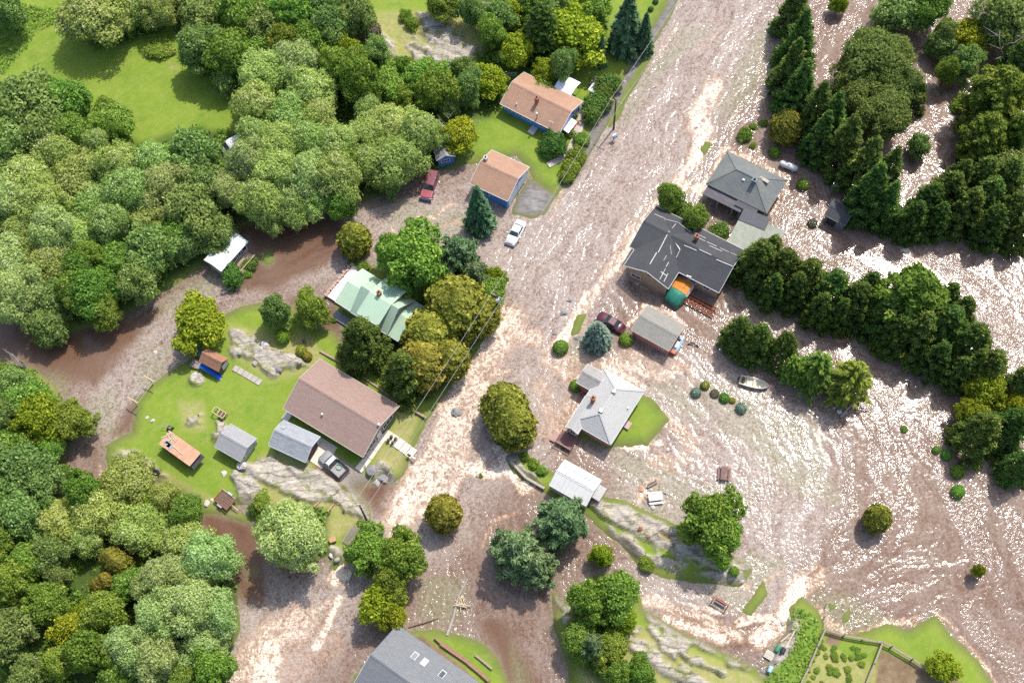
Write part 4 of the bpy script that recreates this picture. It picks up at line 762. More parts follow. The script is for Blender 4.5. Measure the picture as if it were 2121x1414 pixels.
# ------------------------------------------------------------------ buildings
class Frame:
    """rectangle on plan from three roof corners seen in the photograph at height z: A-B is the ridge direction, B-C runs towards the front"""
    def __init__(s, A, B, C, z):
        a, b, c = P(*A, z), P(*B, z), P(*C, z); u = (b - a); u.z = 0; v = (b - c); v.z = 0
        s.L, s.W = u.length, v.length
        x = (u.normalized() * u.length + Vector((v.y, -v.x, 0)).normalized() * v.length).normalized()
        s.L = abs(u.dot(x)); s.W = abs(v.dot(Vector((-x.y, x.x, 0))))
        s.c = (a + c) / 2; s.rz = math.atan2(x.y, x.x); s.setM(0)
    def setM(s, z): s.M = Matrix.Translation((s.c.x, s.c.y, z)) @ Matrix.Rotation(s.rz, 4, 'Z')
    def sub(s, x, y, L, W, rot=0.0):
        f = Frame.__new__(Frame); f.L, f.W = L, W; q = s.M @ Vector((x, y, 0)); f.c = Vector((q.x, q.y, 0)); f.rz = s.rz + rot; f.setM(0); return f
def house(name, label, fr, cat='house', group=None):
    h = empty(name, (fr.c.x, fr.c.y, 0), fr.rz, label, cat, group); h['_'] = 0; del h['_']; return h
def put(o, h, fr):
    hm = Matrix.Translation(h.location) @ Matrix.Rotation(h.rotation_euler[2], 4, 'Z')
    o.parent = h; o.matrix_parent_inverse = hm.inverted(); o.matrix_basis = fr.M; return o
WHITE = paint('white_trim', (.72, .71, .69), .5, .08, 3, .05, 12, .3, 0, (.4, .36, .3), .2)
DARKIN = paint('dark_interior', (.03, .024, .02), .9)
CONC = paint('concrete', (.60, .55, .49), .9, .14, 1.2, .2, 10, .2, 0, (.36, .32, .27), .5)
BRICK = paint('chimney_brick', (.34, .15, .09), .9, .3, 9, .4, 16)
STEEL = paint('galvanised_steel', (.55, .56, .57), .35, .15, 4, .05, 12, .5, .7)
BLACK = paint('black_plastic', (.02, .02, .022), .5, .3, 5)
WOODM = paint('weathered_wood', (.30, .24, .18), .85, .3, 4, .3, 12); WOODP = paint('pale_lumber', (.58, .46, .30), .8, .2, 5, .2, 10); WOODR = paint('redwood_stain', (.32, .13, .085), .8, .25, 4, .2, 10)
def gable_roof(h, fr, ze, rise, mat, trim=WHITE, th=.14, cap=True, name='roof', capmat=None):
    L, W, zr = fr.L, fr.W, ze + rise
    sec = lambda x: [(x, -W / 2, ze), (x, 0, zr), (x, W / 2, ze), (x, W / 2, ze - th), (x, 0, zr - th * 1.15), (x, -W / 2, ze - th)]
    b = MB(); a0, a1 = sec(-L / 2), sec(L / 2); o = len(b.v); b.v += a0 + a1
    for i in range(6): b.f.append((i, (i + 1) % 6, 6 + (i + 1) % 6, 6 + i)); b.m.append(0)
    for q in ((0, 1, 4, 5), (1, 2, 3, 4)): b.f += [q, tuple(6 + i for i in reversed(q))]; b.m += [0, 0]
    r = put(b.build(name, mat), h, fr)
    if cap:
        d = math.atan2(rise, W / 2); c = MB()
        for sg in (-1, 1): c.box(0, sg * .13 * math.cos(d), zr + .015 - .13 * math.sin(d), L + .02, .28, .03, 0, 0, -sg * d)
        put(c.build('ridge_cap', capmat or mat), h, fr)
    if trim:
        t = MB()
        for x in (-L / 2 - .03, L / 2 + .03):
            for sg in (-1, 1): t.bar((x, sg * (W / 2 + .01), ze - .06), (x, 0, zr - .06), .05, .2)
        for sg in (-1, 1): t.bar((-L / 2, sg * (W / 2 + .03), ze - .08), (L / 2, sg * (W / 2 + .03), ze - .08), .05, .15)
        put(t.build('trim', trim), h, fr)
    return r
def walls(h, fr, ze, rise, mat, ov=.35, ovx=.3, z0=-.5, name='wall'):
    l, w = fr.L - 2 * ovx, fr.W - 2 * ov; zt = ze - .13 + rise * ov / (fr.W / 2) if rise else ze - .15; zr = ze + rise - .17
    b = MB(); ring = lambda x: [(x, -w / 2, z0), (x, w / 2, z0), (x, w / 2, zt), (x, 0, max(zr, zt + .001)), (x, -w / 2, zt)]
    b.loft([ring(-l / 2), ring(l / 2)]); fr.l, fr.w = l, w
    return put(b.build(name, mat), h, fr)
def hip_roof(h, fr, ze, rise, mat, trim=None, inset=None, th=.14, inset2=None):
    L, W = fr.L, fr.W; i1 = inset if inset is not None else min(W / 2, L / 2 - .2); i2 = inset2 if inset2 is not None else i1
    v = [(-L / 2, -W / 2, ze), (L / 2, -W / 2, ze), (L / 2, W / 2, ze), (-L / 2, W / 2, ze), (-L / 2 + i1, 0, ze + rise), (L / 2 - i2, 0, ze + rise)]
    lo = [(x, y, z - th) for x, y, z in v[:4]]
    b = MB().add(v + lo, [(0, 1, 5, 4), (1, 2, 5), (2, 3, 4, 5), (3, 0, 4), (0, 6, 7, 1), (1, 7, 8, 2), (2, 8, 9, 3), (3, 9, 6, 0), (6, 9, 8, 7)])
    r = put(b.build('roof', mat), h, fr)
    c = MB()
    for p, q in ((0, 4), (1, 5), (2, 5), (3, 4), (4, 5)): c.bar(Vector(v[p]) + Vector((0, 0, .02)), Vector(v[q]) + Vector((0, 0, .02)), .22, .04)
    put(c.build('ridge_cap', mat), h, fr)
    if trim:
        t = MB()
        for p, q in ((0, 1), (1, 2), (2, 3), (3, 0)):
            a, b_ = Vector(v[p]), Vector(v[q]); n = (b_ - a).cross(Vector((0, 0, 1))).normalized() * .03; t.bar(a + n - Vector((0, 0, .08)), b_ + n - Vector((0, 0, .08)), .05, .15)
        put(t.build('trim', trim), h, fr)
    return r
def side_pt(fr, side, u):
    l, w = fr.l, fr.w
    return {'f': ((u * l / 2, -w / 2), 0.0), 'b': ((-u * l / 2, w / 2), math.pi), 'r': ((l / 2, u * w / 2), math.pi / 2), 'l': ((-l / 2, -u * w / 2), -math.pi / 2)}[side]
def window(h, fr, side, u, z, ww=1.1, hh=.9, frame=WHITE, mull=1, name='window'):
    (x, y), a = side_pt(fr, side, u); R_ = Matrix.Rotation(a, 3, 'Z')
    q = lambda lx, ly: (lambda v: (x + v.x, y + v.y))(R_ @ Vector((lx, ly, 0)))
    b = MB(); fw = .09
    for (cx, cz, sx, sz) in ((0, hh / 2, ww + fw, fw), (0, -hh / 2, ww + fw * 2.2, fw), (-ww / 2, 0, fw, hh), (ww / 2, 0, fw, hh)) + tuple((-ww / 2 + ww * (i + 1) / (mull + 1), 0, .05, hh - fw) for i in range(mull)):
        px_, py_ = q(cx, -.03); b.box(px_, py_, z + cz, sx, .09, sz, a)
    f = put(b.build(name, frame), h, fr)
    px_, py_ = q(0, -.005); g = MB().box(px_, py_, z, ww - .04, .03, hh - .04, a).build('pane', glass()); g.parent = f
    return f
def door(h, fr, side, u, ww=.95, hh=2.0, mat=WHITE, z0=.15, handle=True):
    (x, y), a = side_pt(fr, side, u); R_ = Matrix.Rotation(a, 3, 'Z'); v = R_ @ Vector((0, -.03, 0))
    d = put(MB().box(x + v.x, y + v.y, z0 + hh / 2, ww, .08, hh, a).build('door', mat, bevel=.01), h, fr)
    if handle:
        v = R_ @ Vector((ww * .38, -.1, 0)); k_ = MB().box(x + v.x, y + v.y, z0 + hh * .48, .05, .06, .14, a).build('handle', STEEL); k_.parent = d
    return d
def chimney(h, fr, x, y, z0, z1, s=.55, mat=BRICK, name='chimney'):
    b = MB().box(x, y, (z0 + z1) / 2, s, s, z1 - z0).box(x, y, z1 + .04, s + .12, s + .12, .1)
    o = put(b.build(name, mat), h, fr); f = MB().tube([(x, y, z1 + .05), (x, y, z1 + .25)], s * .28, 8).build('flue', DARKIN); f.parent = o; return o
def vent(h, fr, x, y, z, hgt=.5, r=.08, mat=STEEL, name='vent_pipe'):
    b = MB().tube([(x, y, z - .3), (x, y, z + hgt)], r, 8).tube([(x, y, z + hgt), (x, y, z + hgt + .08)], [r * 1.7, r * 1.3], 8)
    return put(b.build(name, mat), h, fr)
def slope_z(fr, ze, rise, y): return ze + rise * (1 - abs(y) / (fr.W / 2))
def panel(h, fr, name, x, y, ze, rise, sx, sy, th, mat, lift=.05):
    d = math.atan2(rise, fr.W / 2) * (1 if y < 0 else -1)
    return put(MB().box(x, y, slope_z(fr, ze, rise, y) + lift, sx, sy, th, 0, 0, d).build(name, mat), h, fr)
def roof_xy(fr, px, py, ze, rise):
    """where a photo pixel meets the gable roof, in the roof's own frame"""
    z = ze + rise * .5
    for _ in range(8):
        q = fr.M.inverted() @ P(px, py, z); z = slope_z(fr, ze, rise, max(-fr.W / 2, min(fr.W / 2, q.y)))
    return q.x, q.y, z

# --- blue bungalow on the road
sh_or = shingle('faded_orange_shingles', (.46, .28, .185), (.39, .235, .155), .24, .8, .5, (.29, .175, .135), .22, .55)
BLUE = ribbed('blue_lap_siding', (.085, .25, .62), .6, .2, 2, .08)
fr = Frame((1086, 151), (1209, 210), (1158, 276), 2.6); fr_blue = fr
h = house('bungalow', 'long blue bungalow with a faded orange shingle roof beside the flooded road', fr)
walls(h, fr, 2.6, 1.5, BLUE, .4, .35); gable_roof(h, fr, 2.6, 1.5, sh_or)
for u, ww in ((-.82, 1.3), (-.42, 1.2), (-.12, 1.2), (.45, 1.5)): window(h, fr, 'f', u, 1.75, ww, .75)
for u in (.55, .25, -.62): window(h, fr, 'r', u, 1.5, 1.5, 1.1, WHITE, 2)
door(h, fr, 'r', -.18)
x, y, z = roof_xy(fr, 1113, 211, 2.6, 1.5); chimney(h, fr, x, y - .15, 3.2, 4.9, .5, BRICK); x, y, z = roof_xy(fr, 1112, 245, 2.6, 1.5); vent(h, fr, x, y, z, 1.3, .11); x, y, z = roof_xy(fr, 1070, 217, 2.6, 1.5); vent(h, fr, x, y, z, .3, .07, WHITE)
aw = MB().box(fr.l / 2 + .65, -fr.w * .17, 2.1, 1.3, 2.5, .06, 0, 0, 0, .25); put(aw.build('awning', ribbed('white_awning', (.74, .76, .79), .4, .25, 1)), h, fr)
put(MB().box(fr.l / 2 + .55, fr.w * .05, .55, 1.0, 1.6, .3).build('front_step', paint('red_step', (.45, .13, .10), .8)), h, fr)
put(MB().box(fr.l * .08, -fr.w / 2 - .75, .55, 1.1, 1.4, .25).build('back_step', CONC), h, fr)
put(MB().tube([(fr.l * .36, -fr.w / 2 + .2, 2.6), (fr.l * .36, -fr.w / 2 + .1, 4.0)], .03).bar((fr.l * .36 - .4, -fr.w / 2 + .1, 3.9), (fr.l * .36 + .4, -fr.w / 2 + .1, 3.9), .03).build('antenna', STEEL), h, fr)
# --- blue garage
fr = Frame((1018.4, 311.4), (1096, 346.8), (1051.7, 416), 2.7); fr.W *= 1.02
h = house('garage', 'blue two car garage with an orange roof at the head of the flooded driveway', fr, 'garage')
walls(h, fr, 2.7, 1.45, BLUE, .3, .3); gable_roof(h, fr, 2.7, 1.45, sh_or)
for u in (.5, -.42):
    d = door(h, fr, 'r', u, 2.7, 2.15, ribbed('white_garage_door', (.70, .72, .74), .5, .5, 2), .1, False)
window(h, fr, 'f', -.2, 1.6, 1.0, .8)
x, y, z = roof_xy(fr, 1004, 331, 2.7, 1.45); chimney(h, fr, max(x, -fr.L / 2 + .5), y, z - .3, z + .75, .5, paint('pale_block', (.55, .50, .45), .9))
# --- grey roofed blue shed under the willows
fr = Frame((905, 262), (942, 322), (921, 330), 2.4); fr = Frame((925, 262), (944, 324), (905, 332), 2.4)
h = house('shed', 'small blue shed with a grey roof half hidden under the pale willows', fr, 'shed')
walls(h, fr, 2.4, .9, BLUE, .25, .25); gable_roof(h, fr, 2.4, .9, shingle('grey_old_shingles', (.33, .32, .30), None, .25, .8, .5, (.22, .21, .19), .5, .4))
window(h, fr, 'r', -.1, 1.5, 1.3, .6, WHITE, 2); window(h, fr, 'f', 0, 1.5)
# --- white roofed cabin
fr = Frame((494, 483), (512, 500.7), (458, 562.6), 2.5); fr = Frame((512, 500.7), (458, 562.6), (424, 538), 2.5)
cabr = ribbed('white_sheet_roof', (.66, .68, .67), .45, .9, 1, .08, 0, (.35, .34, .30), .3)
h = house('cabin', 'small cabin with a flat white sheet roof under the trees by the water', fr, 'cabin')
walls(h, fr, 2.5, .35, paint('pale_grey_boards', (.50, .51, .50), .8), .3, .3); gable_roof(h, fr, 2.5, .35, cabr, WHITE, .12, False)
for u in (-.72, -.38, -.04): window(h, fr, 'b', -u, 1.45, 1.25, 1.1, WHITE, 0)
window(h, fr, 'r', -.3, 1.3, 1.1, .9); door(h, fr, 'b', -.55)
put(MB().box(-fr.l * .12, fr.w / 2 + 1.1, .42, fr.l * .62, 2.0, .22).build('deck', paint('deck_boards', (.38, .27, .19), .85, .2, 3)), h, fr)
rl = MB(); y0 = fr.w / 2 + .75
for i in range(5): rl.box(-fr.l * .40 + i * fr.l * .14, y0 + 1.2, .9, .07, .07, .9)
rl.bar((-fr.l * .42, y0 + 1.2, 1.3), (fr.l * .18, y0 + 1.2, 1.3), .09, .06); rl.bar((fr.l * .17, y0 - .4, 1.3), (fr.l * .17, y0 + 1.2, 1.3), .09, .06)
put(rl.build('railing', WOODP), h, fr)
# --- green metal roofed house
GRN = ribbed('pale_green_metal_roof', (.42, .56, .40), .38, .42, 0, .05); CREAM = ribbed('cream_lap_siding', (.50, .45, .36), .7, .2, 2, .06)
fr = Frame((751, 560), (884, 636), (824, 703), 2.7)
h = house('farmhouse', 'house with a pale green metal roof in stepped gables among trees and water', fr)
walls(h, fr, 2.7, 1.2, CREAM, .4, .4); gable_roof(h, fr, 2.7, 1.2, GRN, WHITE, .12, False)
f2 = Frame((775.5, 578.5), (855.7, 617), (808.6, 691.5), 3.0); f2.rz = fr.rz; f2.setM(0)
walls(h, f2, 3.0, 2.9, CREAM, .3, .35, -.5, 'storey_wall'); gable_roof(h, f2, 3.0, 2.9, GRN, WHITE, .12, False, 'upper_roof')
f3 = Frame((792, 575.6), (836.6, 598.6), (788, 675.6), 4.9); f3.rz = fr.rz; f3.setM(0)
walls(h, f3, 4.9, 1.12, CREAM, .3, .3, 1.0, 'dormer_wall'); gable_roof(h, f3, 4.9, 1.12, GRN, WHITE, .12, False, 'dormer_roof')
window(h, f2, 'r', -.12, 4.0, .6, .9); window(h, f2, 'f', .8, 1.5, 1.0, 1.0); window(h, f3, 'f', .35, 4.2, 1.2, .6); window(h, f3, 'f', -.3, 4.2, 1.2, .6); window(h, fr, 'f', -.75, 1.5, 1.2, 1.0); window(h, fr, 'f', .8, 1.5)
x, y, z = roof_xy(f3, 786, 611, 4.9, 1.12); chimney(h, f3, x, y, 5.2, 6.7, .5)
pf = fr.sub(-fr.L / 2 - 1.2, .6, 2.5, 6.0)
put(MB().box(0, 0, .38, 2.6, 6.2, .3).build('patio', paint('pale_patio', (.74, .66, .60), .85, .08)), h, pf)
wl = MB()
for i in range(12): wl.box(-1.55 + .1 * math.sin(i * 3), -3 + i * .55, .45, .45, .5, .5 + .1 * math.sin(i), i)
put(wl.build('patio_edging', paint('pale_red_stone', (.46, .32, .26), .9, .3, 4)), h, pf)
put(MB().box(0, 0, .3, 1.3, 3.0, .12).build('side_step', paint('grey_step', (.2, .21, .22), .8)), h, fr.sub(-fr.L / 2 + 1.4, -fr.W / 2 - .9, 1, 1, math.pi / 2))
# --- large brown roofed house
sh_br = shingle('brown_shingles', (.40, .275, .225), (.34, .23, .19), .16, .5, .35, None, .3, .3, .6)
fr = Frame((663, 741.5), (825, 841), (752.3, 948.7), 2.9); fr_brown = fr
TANW = ribbed('brown_lap_siding', (.24, .185, .15), .75, .22, 2, .08)
h = house('ranch_house', 'large house with a plain brown shingle roof above the white walkway', fr)
walls(h, fr, 2.9, 1.9, TANW, .45, .5); gable_roof(h, fr, 2.9, 1.9, sh_br, paint('cream_trim', (.62, .54, .44), .6))
for u in (-.62, .0, .30, .75): window(h, fr, 'f', u, 1.7, 1.3, .8, paint('tan_frame', (.42, .36, .30), .6))
for u, z_, ww in ((-.55, 1.5, 2.2), (.5, 1.5, 2.2), (.1, 3.2, .9)): window(h, fr, 'r', u, z_, ww, 1.1, WHITE, 2)
door(h, fr, 'r', -.05); vent(h, fr, *roof_xy(fr, 668, 859, 2.9, 1.9), .35, .1, WHITE); put(MB().box(fr.L / 2 - .15, .1, 5.0, .3, .3, .5).build('gable_lamp', STEEL), h, fr)
put(MB().box(-fr.L / 2 + .3, -fr.W / 2 - .1, .62, 1.0, 1.5, .3).build('side_step', CONC), h, fr)
put(MB().box(-fr.L / 2 - .6, fr.W * .08, .7, .9, 1.2, .9).build('air_conditioner', paint('grey_unit', (.30, .28, .27), .6)), h, fr)
# --- grey garage beside it
sh_gr = shingle('grey_streaked_shingles', (.36, .37, .385), (.25, .26, .275), .2, .9, .75)
fr = Frame((586, 866), (659, 905.6), (634, 961), 2.5)
GREYW = ribbed('grey_lap_siding', (.48, .51, .52), .7, .2, 2, .06)
h = house('garage', 'grey shingled garage with its door open toward the parked pickup truck', fr, 'garage')
walls(h, fr, 2.5, 1.1, GREYW, .3, .25); gable_roof(h, fr, 2.5, 1.1, sh_gr, paint('pale_blue_trim', (.58, .63, .66), .5))
put(MB().box(fr.l / 2 + .01, 0, 1.15, .06, fr.w * .72, 2.1).build('door_opening', paint('red_brown_shade', (.11, .05, .04), .9)), h, fr)
x, y, z = roof_xy(fr, 587, 886, 2.5, 1.1); panel(h, fr, 'roof_vent', x, y, 2.5, 1.1, .45, .45, .25, STEEL); put(MB().box(-fr.L / 2 - .2, .4, 1.5, .3, .6, .7).build('vent_box', BLACK), h, fr)
# --- grey shed on the rock
sh_lg = shingle('light_grey_shingles', (.36, .355, .35), (.32, .315, .31), .22, .9, .3, None, .4, .3, .25)
fr = Frame((478, 878), (532, 908), (498.4, 955.6), 2.3)
h = house('garden_shed', 'light grey shed on the bedrock with a strip of high windows', fr, 'shed')
walls(h, fr, 2.3, .9, ribbed('grey_shed_boards', (.36, .37, .37), .8, .3, 1), .2, .2, -.3); gable_roof(h, fr, 2.3, .9, sh_lg, paint('grey_trim', (.45, .45, .44), .6))
for u in (-.7, -.25, .2, .65): window(h, fr, 'r', u, 1.8, .55, .45, WHITE, 0)
# --- shed roofed with bare plywood
fr = Frame((351.6, 890), (415, 938), (393, 966.7), 2.3)
ply = ribbed('orange_plywood', (.55, .30, .19), .8, .55, 0, .16, 0, (.30, .15, .09), .6)
h = house('unfinished_shed', 'low shed with a bare orange plywood roof under repair on the lawn', fr, 'shed')
walls(h, fr, 2.3, .0, BLACK if False else paint('tar_paper', (.05, .05, .052), .8, .3), .12, .15, -.3)
b = MB()
for i in range(7): b.box(-fr.L / 2 + fr.L * (i + .5) / 7, 0, 2.27 + .01 * (i % 2), fr.L / 7 - .015, fr.W, .06)
put(b.build('roof', ply), h, fr)
dk = MB().box(fr.L / 2 + .05, 0, 1.7, .9, fr.W * .95, .08, 0, 0, 0, .35); put(dk.build('felt_edge', paint('black_felt', (.045, .045, .05), .7)), h, fr)
for (x, y, L_, a) in ((-.35, .75, 1.9, -.2), (-.33, .55, 1.7, -.25), (-.38, .3, 1.6, -.35), (-.45, .35, 1.8, .9), (-.36, -.05, 1.4, .75), (.0, -.3, 2.0, -.1)):
    o = put(MB().box(x * fr.L, y * fr.W / 2, 2.38, L_, .12, .06, a).build('loose_board', WOODP), h, fr)
for (x, y, a) in ((-.36, -.2, .3), (-.30, -.45, .1), (-.22, -.5, -.2)): put(MB().box(x * fr.L, y * fr.W / 2, 2.34, .9, .6, .02, a).build('torn_shingle', sh_lg), h, fr)
# --- playhouse with a blue slide
fr = Frame((432, 722), (474.8, 741.7), (452.6, 768.6), 2.3)
h = house('playhouse', 'little playhouse with a rust orange roof and a blue slide along its side', fr, 'playhouse')
walls(h, fr, 2.3, .9, paint('brown_playhouse_boards', (.10, .075, .06), .85), .2, .25, -.3); gable_roof(h, fr, 2.3, .9, shingle('rusty_shingles', (.43, .22, .13), (.30, .15, .10), .2, .5, .5, (.2, .12, .09), .8, .5), None)
put(MB().box(fr.l / 2 + .03, .3, 1.4, .06, 1.2, 1.2).build('shutter', paint('grey_white_boards', (.55, .55, .53), .8)), h, fr)
sl = MB(); n = 10
sl.loft([[(x_, -fr.W / 2 - .25 + w_, z_ + e_) for w_, e_ in ((-.35, .25), (-.3, 0), (.3, 0), (.35, .25), (.31, .27), (.26, .06), (-.26, .06), (-.31, .27))] for x_, z_ in [(-fr.L * .42 + fr.L * .95 * t / n, 1.7 - 1.35 * (t / n) ** .8) for t in range(n + 1)]])
put(sl.build('slide', paint('blue_plastic', (.005, .13, .52), .35, .08, 2, .02)), h, fr)
put(MB().box(-fr.L / 2 - .9, .5, 1.3, 1.5, 1.6, .12, 0, 0, 0, .12).build('lean_to_roof', paint('blue_grey_sheet', (.11, .15, .19), .5)), h, fr)
put(MB().box(-fr.L / 2 - .9, -1.3, .6, 1.5, 1.3, .2, .2).build('platform', paint('grey_boards', (.30, .24, .21), .85)), h, fr)
# --- grey hip roofed house with its porch
sh_hip = shingle('mossy_grey_shingles', (.20, .21, .205), (.16, .168, .165), .22, .9, .4, (.24, .245, .19), .3, .6)
sh_new = shingle('slate_grey_shingles', (.13, .13, .14), (.11, .11, .12), .22, .9, .3)
fr = Frame((1505, 309.8), (1627.6, 374), (1590, 446), 2.8)
h = house('hip_roofed_house', 'grey hip roofed house with a dark open porch standing in the flood', fr)
walls(h, fr, 2.8, 0, paint('grey_house_wall', (.26, .25, .24), .85), .5, .5, -.5)
hip_roof(h, fr, 2.8, 1.9, sh_hip, None, fr.L * .30, .14, fr.L * .40)
for u in (-.6, .2): window(h, fr, 'r', u, 1.5)
for u in (-.7, -.2, .3): window(h, fr, 'f', u, 1.4, 1.3, 1.1)
pf = fr.sub(-fr.L * .16, -fr.W / 2 - .55, fr.L * .62, 1.9)
put(MB().box(0, 0, 2.35, pf.L, 1.9, .12, 0, 0, .14).build('porch_roof', shingle('porch_shingles', (.16, .15, .16), None, .25, .9, .4)), h, pf)
for x in (-.46, -.1, .28, .47): put(MB().box(x * pf.L, -.75, .9, .14, .14, 2.7).build('porch_post', paint('grey_post', (.35, .35, .34), .7)), h, pf)
wing = fr.sub(fr.L * .19, -fr.W * .40, fr.L * .34, fr.W * .42)
put(MB().box(0, -.2, 2.72, wing.L, wing.W, .14, 0, 0, .16).build('rear_roof', sh_new), h, wing)
x, y, z = roof_xy(fr, 1561, 379, 2.8, 1.9); b_ = chimney(h, fr, x, y, 3.2, 5.2, .6, paint('blue_grey_block', (.16, .21, .24), .7))
x, y, z = roof_xy(fr, 1583, 372, 2.8, 1.9); put(MB().box(x, y, z - .05, 1.5, .5, .18, -.1).build('skylight', paint('tan_panel', (.42, .36, .28), .6)), h, fr); x, y, z = roof_xy(fr, 1540, 373, 2.8, 1.9); put(MB().box(x, y, z, .35, .25, .3).build('vent_box', WHITE), h, fr)
# --- flat roofed link and lean-to
flat = paint('lichen_flat_roof', (.30, .31, .25), .9, .14, 1.5, .2, 8, .2, 0, (.17, .17, .155), .5)
fr = Frame((1541, 432), (1590, 452), (1556, 520), 2.6); fr = Frame((1540, 434), (1594, 456), (1560, 526), 2.5)
h = house('carport', 'flat roofed link building with pale lichen between the two grey roofed houses', fr, 'outbuilding')
walls(h, fr, 2.5, 0, paint('grey_house_wall', (.26, .25, .24), .85), .2, .2, -.5)
put(MB().box(0, -fr.W * .16, 2.5, fr.L, fr.W * .66, .16).build('flat_roof', flat), h, fr)
put(MB().box(0, fr.W * .36, 2.56, fr.L, fr.W * .36, .18).build('upper_roof', sh_new), h, fr)
f4 = fr.sub(fr.L * .5 + 1.3, fr.W * .14, 2.6, fr.W * .55)
put(MB().box(0, 0, 2.2, f4.L, f4.W, .14).build('lean_to_roof', flat), h, f4); put(MB().box(0, 0, .8, f4.L - .3, f4.W - .3, 2.65).build('lean_to_wall', paint('grey_house_wall', (.26, .25, .24), .85)), h, f4)
put(MB().box(-.2, -f4.W * .36, 2.30, f4.L * .9, f4.W * .26, .06).build('dark_patch', sh_new), h, f4)
sk = put(MB().box(-.1, -f4.W * .36, 2.4, .62, .75, .14).build('skylight', STEEL), h, f4); g = MB().box(-.1, -f4.W * .36, 2.475, .46, .6, .03).build('pane', glass('pale_skylight_glass', (.30, .36, .42))); g.parent = sk
door(h, fr, 'l', .3)
# --- charcoal roofed brick house
sh_ch = shingle('charcoal_shingles', (.085, .085, .088), (.075, .075, .078), .2, 1.0, .25, (.10, .10, .105), .3, .5, .3)
TANB = ribbed('tan_brick', (.40, .29, .19), .85, .09, 2, .12, 0, (.30, .20, .13), .4)
fr = Frame((1358.7, 424.7), (1540.7, 518.8), (1490, 608), 2.9)
h = house('brick_house', 'tan brick house with a charcoal L shaped roof patched in white lines', fr)
walls(h, fr, 2.9, 1.6, TANB, .45, .35); gable_roof(h, fr, 2.9, 1.6, sh_ch)
f2 = Frame((1290, 553), (1385, 594), (1400, 570), 2.9); a = P(1290, 553, 2.9); b_ = P(1386, 595, 2.9); top = P(1386, 470, 4.2)
wv = (b_ - a); wv.z = 0; f2 = Frame.__new__(Frame); ux = Vector((math.cos(fr.rz), math.sin(fr.rz), 0)); uy = Vector((-ux.y, ux.x, 0)); mid = (a + b_) / 2
f2.W = abs(wv.dot(ux)); f2.L = 9.4; cc = mid + uy * (f2.L / 2); f2.c = Vector((cc.x, cc.y, 0)); f2.rz = fr.rz - math.pi / 2; f2.setM(0)
walls(h, f2, 2.9, 1.62, TANB, .35, .25, -.5, 'wing_wall'); gable_roof(h, f2, 2.9, 1.62, sh_ch, WHITE, .14, True, 'wing_roof')
window(h, f2, 'r', .15, 3.6, .5, .35, BLACK, 0, 'vent_grille'); window(h, f2, 'r', -.5, 1.2, 1.5, .8)
window(h, fr, 'f', .2, 1.5, 1.6, 1.1, BLACK, 1); window(h, fr, 'f', .75, 1.6, 1.0, .8); window(h, fr, 'f', .45, 1.6, .8, .9)
x, y, z = roof_xy(fr, 1442, 497, 2.9, 1.6); chimney(h, fr, x, y, 3.6, 5.2, .55)
lt = paint('white_batten', (.56, .54, .51), .6)
def batten(p, q, w=.11):
    res = []
    def top(v):
        zs = [2.0]
        for f_, e_, r_ in ((fr, 2.9, 1.6), (f2, 2.9, 1.62)):
            q_ = f_.M.inverted() @ v
            if abs(q_.x) <= f_.L / 2 and abs(q_.y) <= f_.W / 2: zs.append(slope_z(f_, e_, r_, q_.y))
        return max(zs)
    for pp in (p, q):
        z = 5.2
        while z > 2.4 and top(P(*pp, z)) < z: z -= .02
        res.append(fr.M.inverted() @ P(*pp, z + .05))
    put(MB().bar(res[0], res[1], w * .75, .05).build('white_batten', lt), h, fr)
Z = lambda x, y: (1270 + x / 6.428, 420 + y / 6.428)
for a_, b_, w_ in (((745, 375), (600, 660), .14), ((580, 660), (490, 815), .16), ((490, 815), (710, 970), .16), ((745, 385), (890, 625), .2), ((890, 625), (840, 730), .12), ((745, 430), (775, 690), .07), ((730, 940), (675, 1050), .12), ((670, 930), (620, 1020), .1), ((740, 790), (705, 850), .12), ((710, 705), (670, 770), .08), ((945, 565), (1110, 635), .12), ((1145, 620), (1305, 695), .12), ((1375, 755), (1590, 845), .14), ((1075, 395), (1230, 470), .1), ((1100, 450), (1225, 510), .1), ((1250, 520), (1380, 580), .1), ((1280, 570), (1450, 645), .1), ((1420, 600), (1540, 655), .08), ((1565, 665), (1640, 695), .08), ((550, 150), (690, 210), .1), ((835, 280), (785, 340), .09), ((700, 870), (640, 980), .08)):
    batten(Z(*a_), Z(*b_), w_)
put(MB().tube([(fr.l * .18, -fr.w / 2 - .7, 0), (fr.l * .18, -fr.w / 2 - .7, 3.6)], .03).bar((fr.l * .18 - .35, -fr.w / 2 - .7, 3.6), (fr.l * .18 + .35, -fr.w / 2 - .6, 3.6), .04).build('antenna', STEEL), h, fr)
# --- grey tan shed with pink walls
PINK = ribbed('pink_lap_siding', (.42, .20, .16), .75, .2, 2, .1)
fr = Frame((1341.4, 630.8), (1418.7, 675), (1386.5, 728), 2.3)
h = house('pink_shed', 'pink walled shed with a mottled grey tan roof in the flood', fr, 'shed')
walls(h, fr, 2.3, .8, PINK, .25, .2); gable_roof(h, fr, 2.3, .8, shingle('mottled_tan_shingles', (.34, .325, .28), (.29, .275, .235), .25, .9, .3, (.22, .21, .175), .8, .4, .5), paint('pink_trim', (.55, .40, .35), .6))
window(h, fr, 'f', .62, 1.5, .8, .55); door(h, fr, 'r', .2, 1.6, 2.0, PINK)
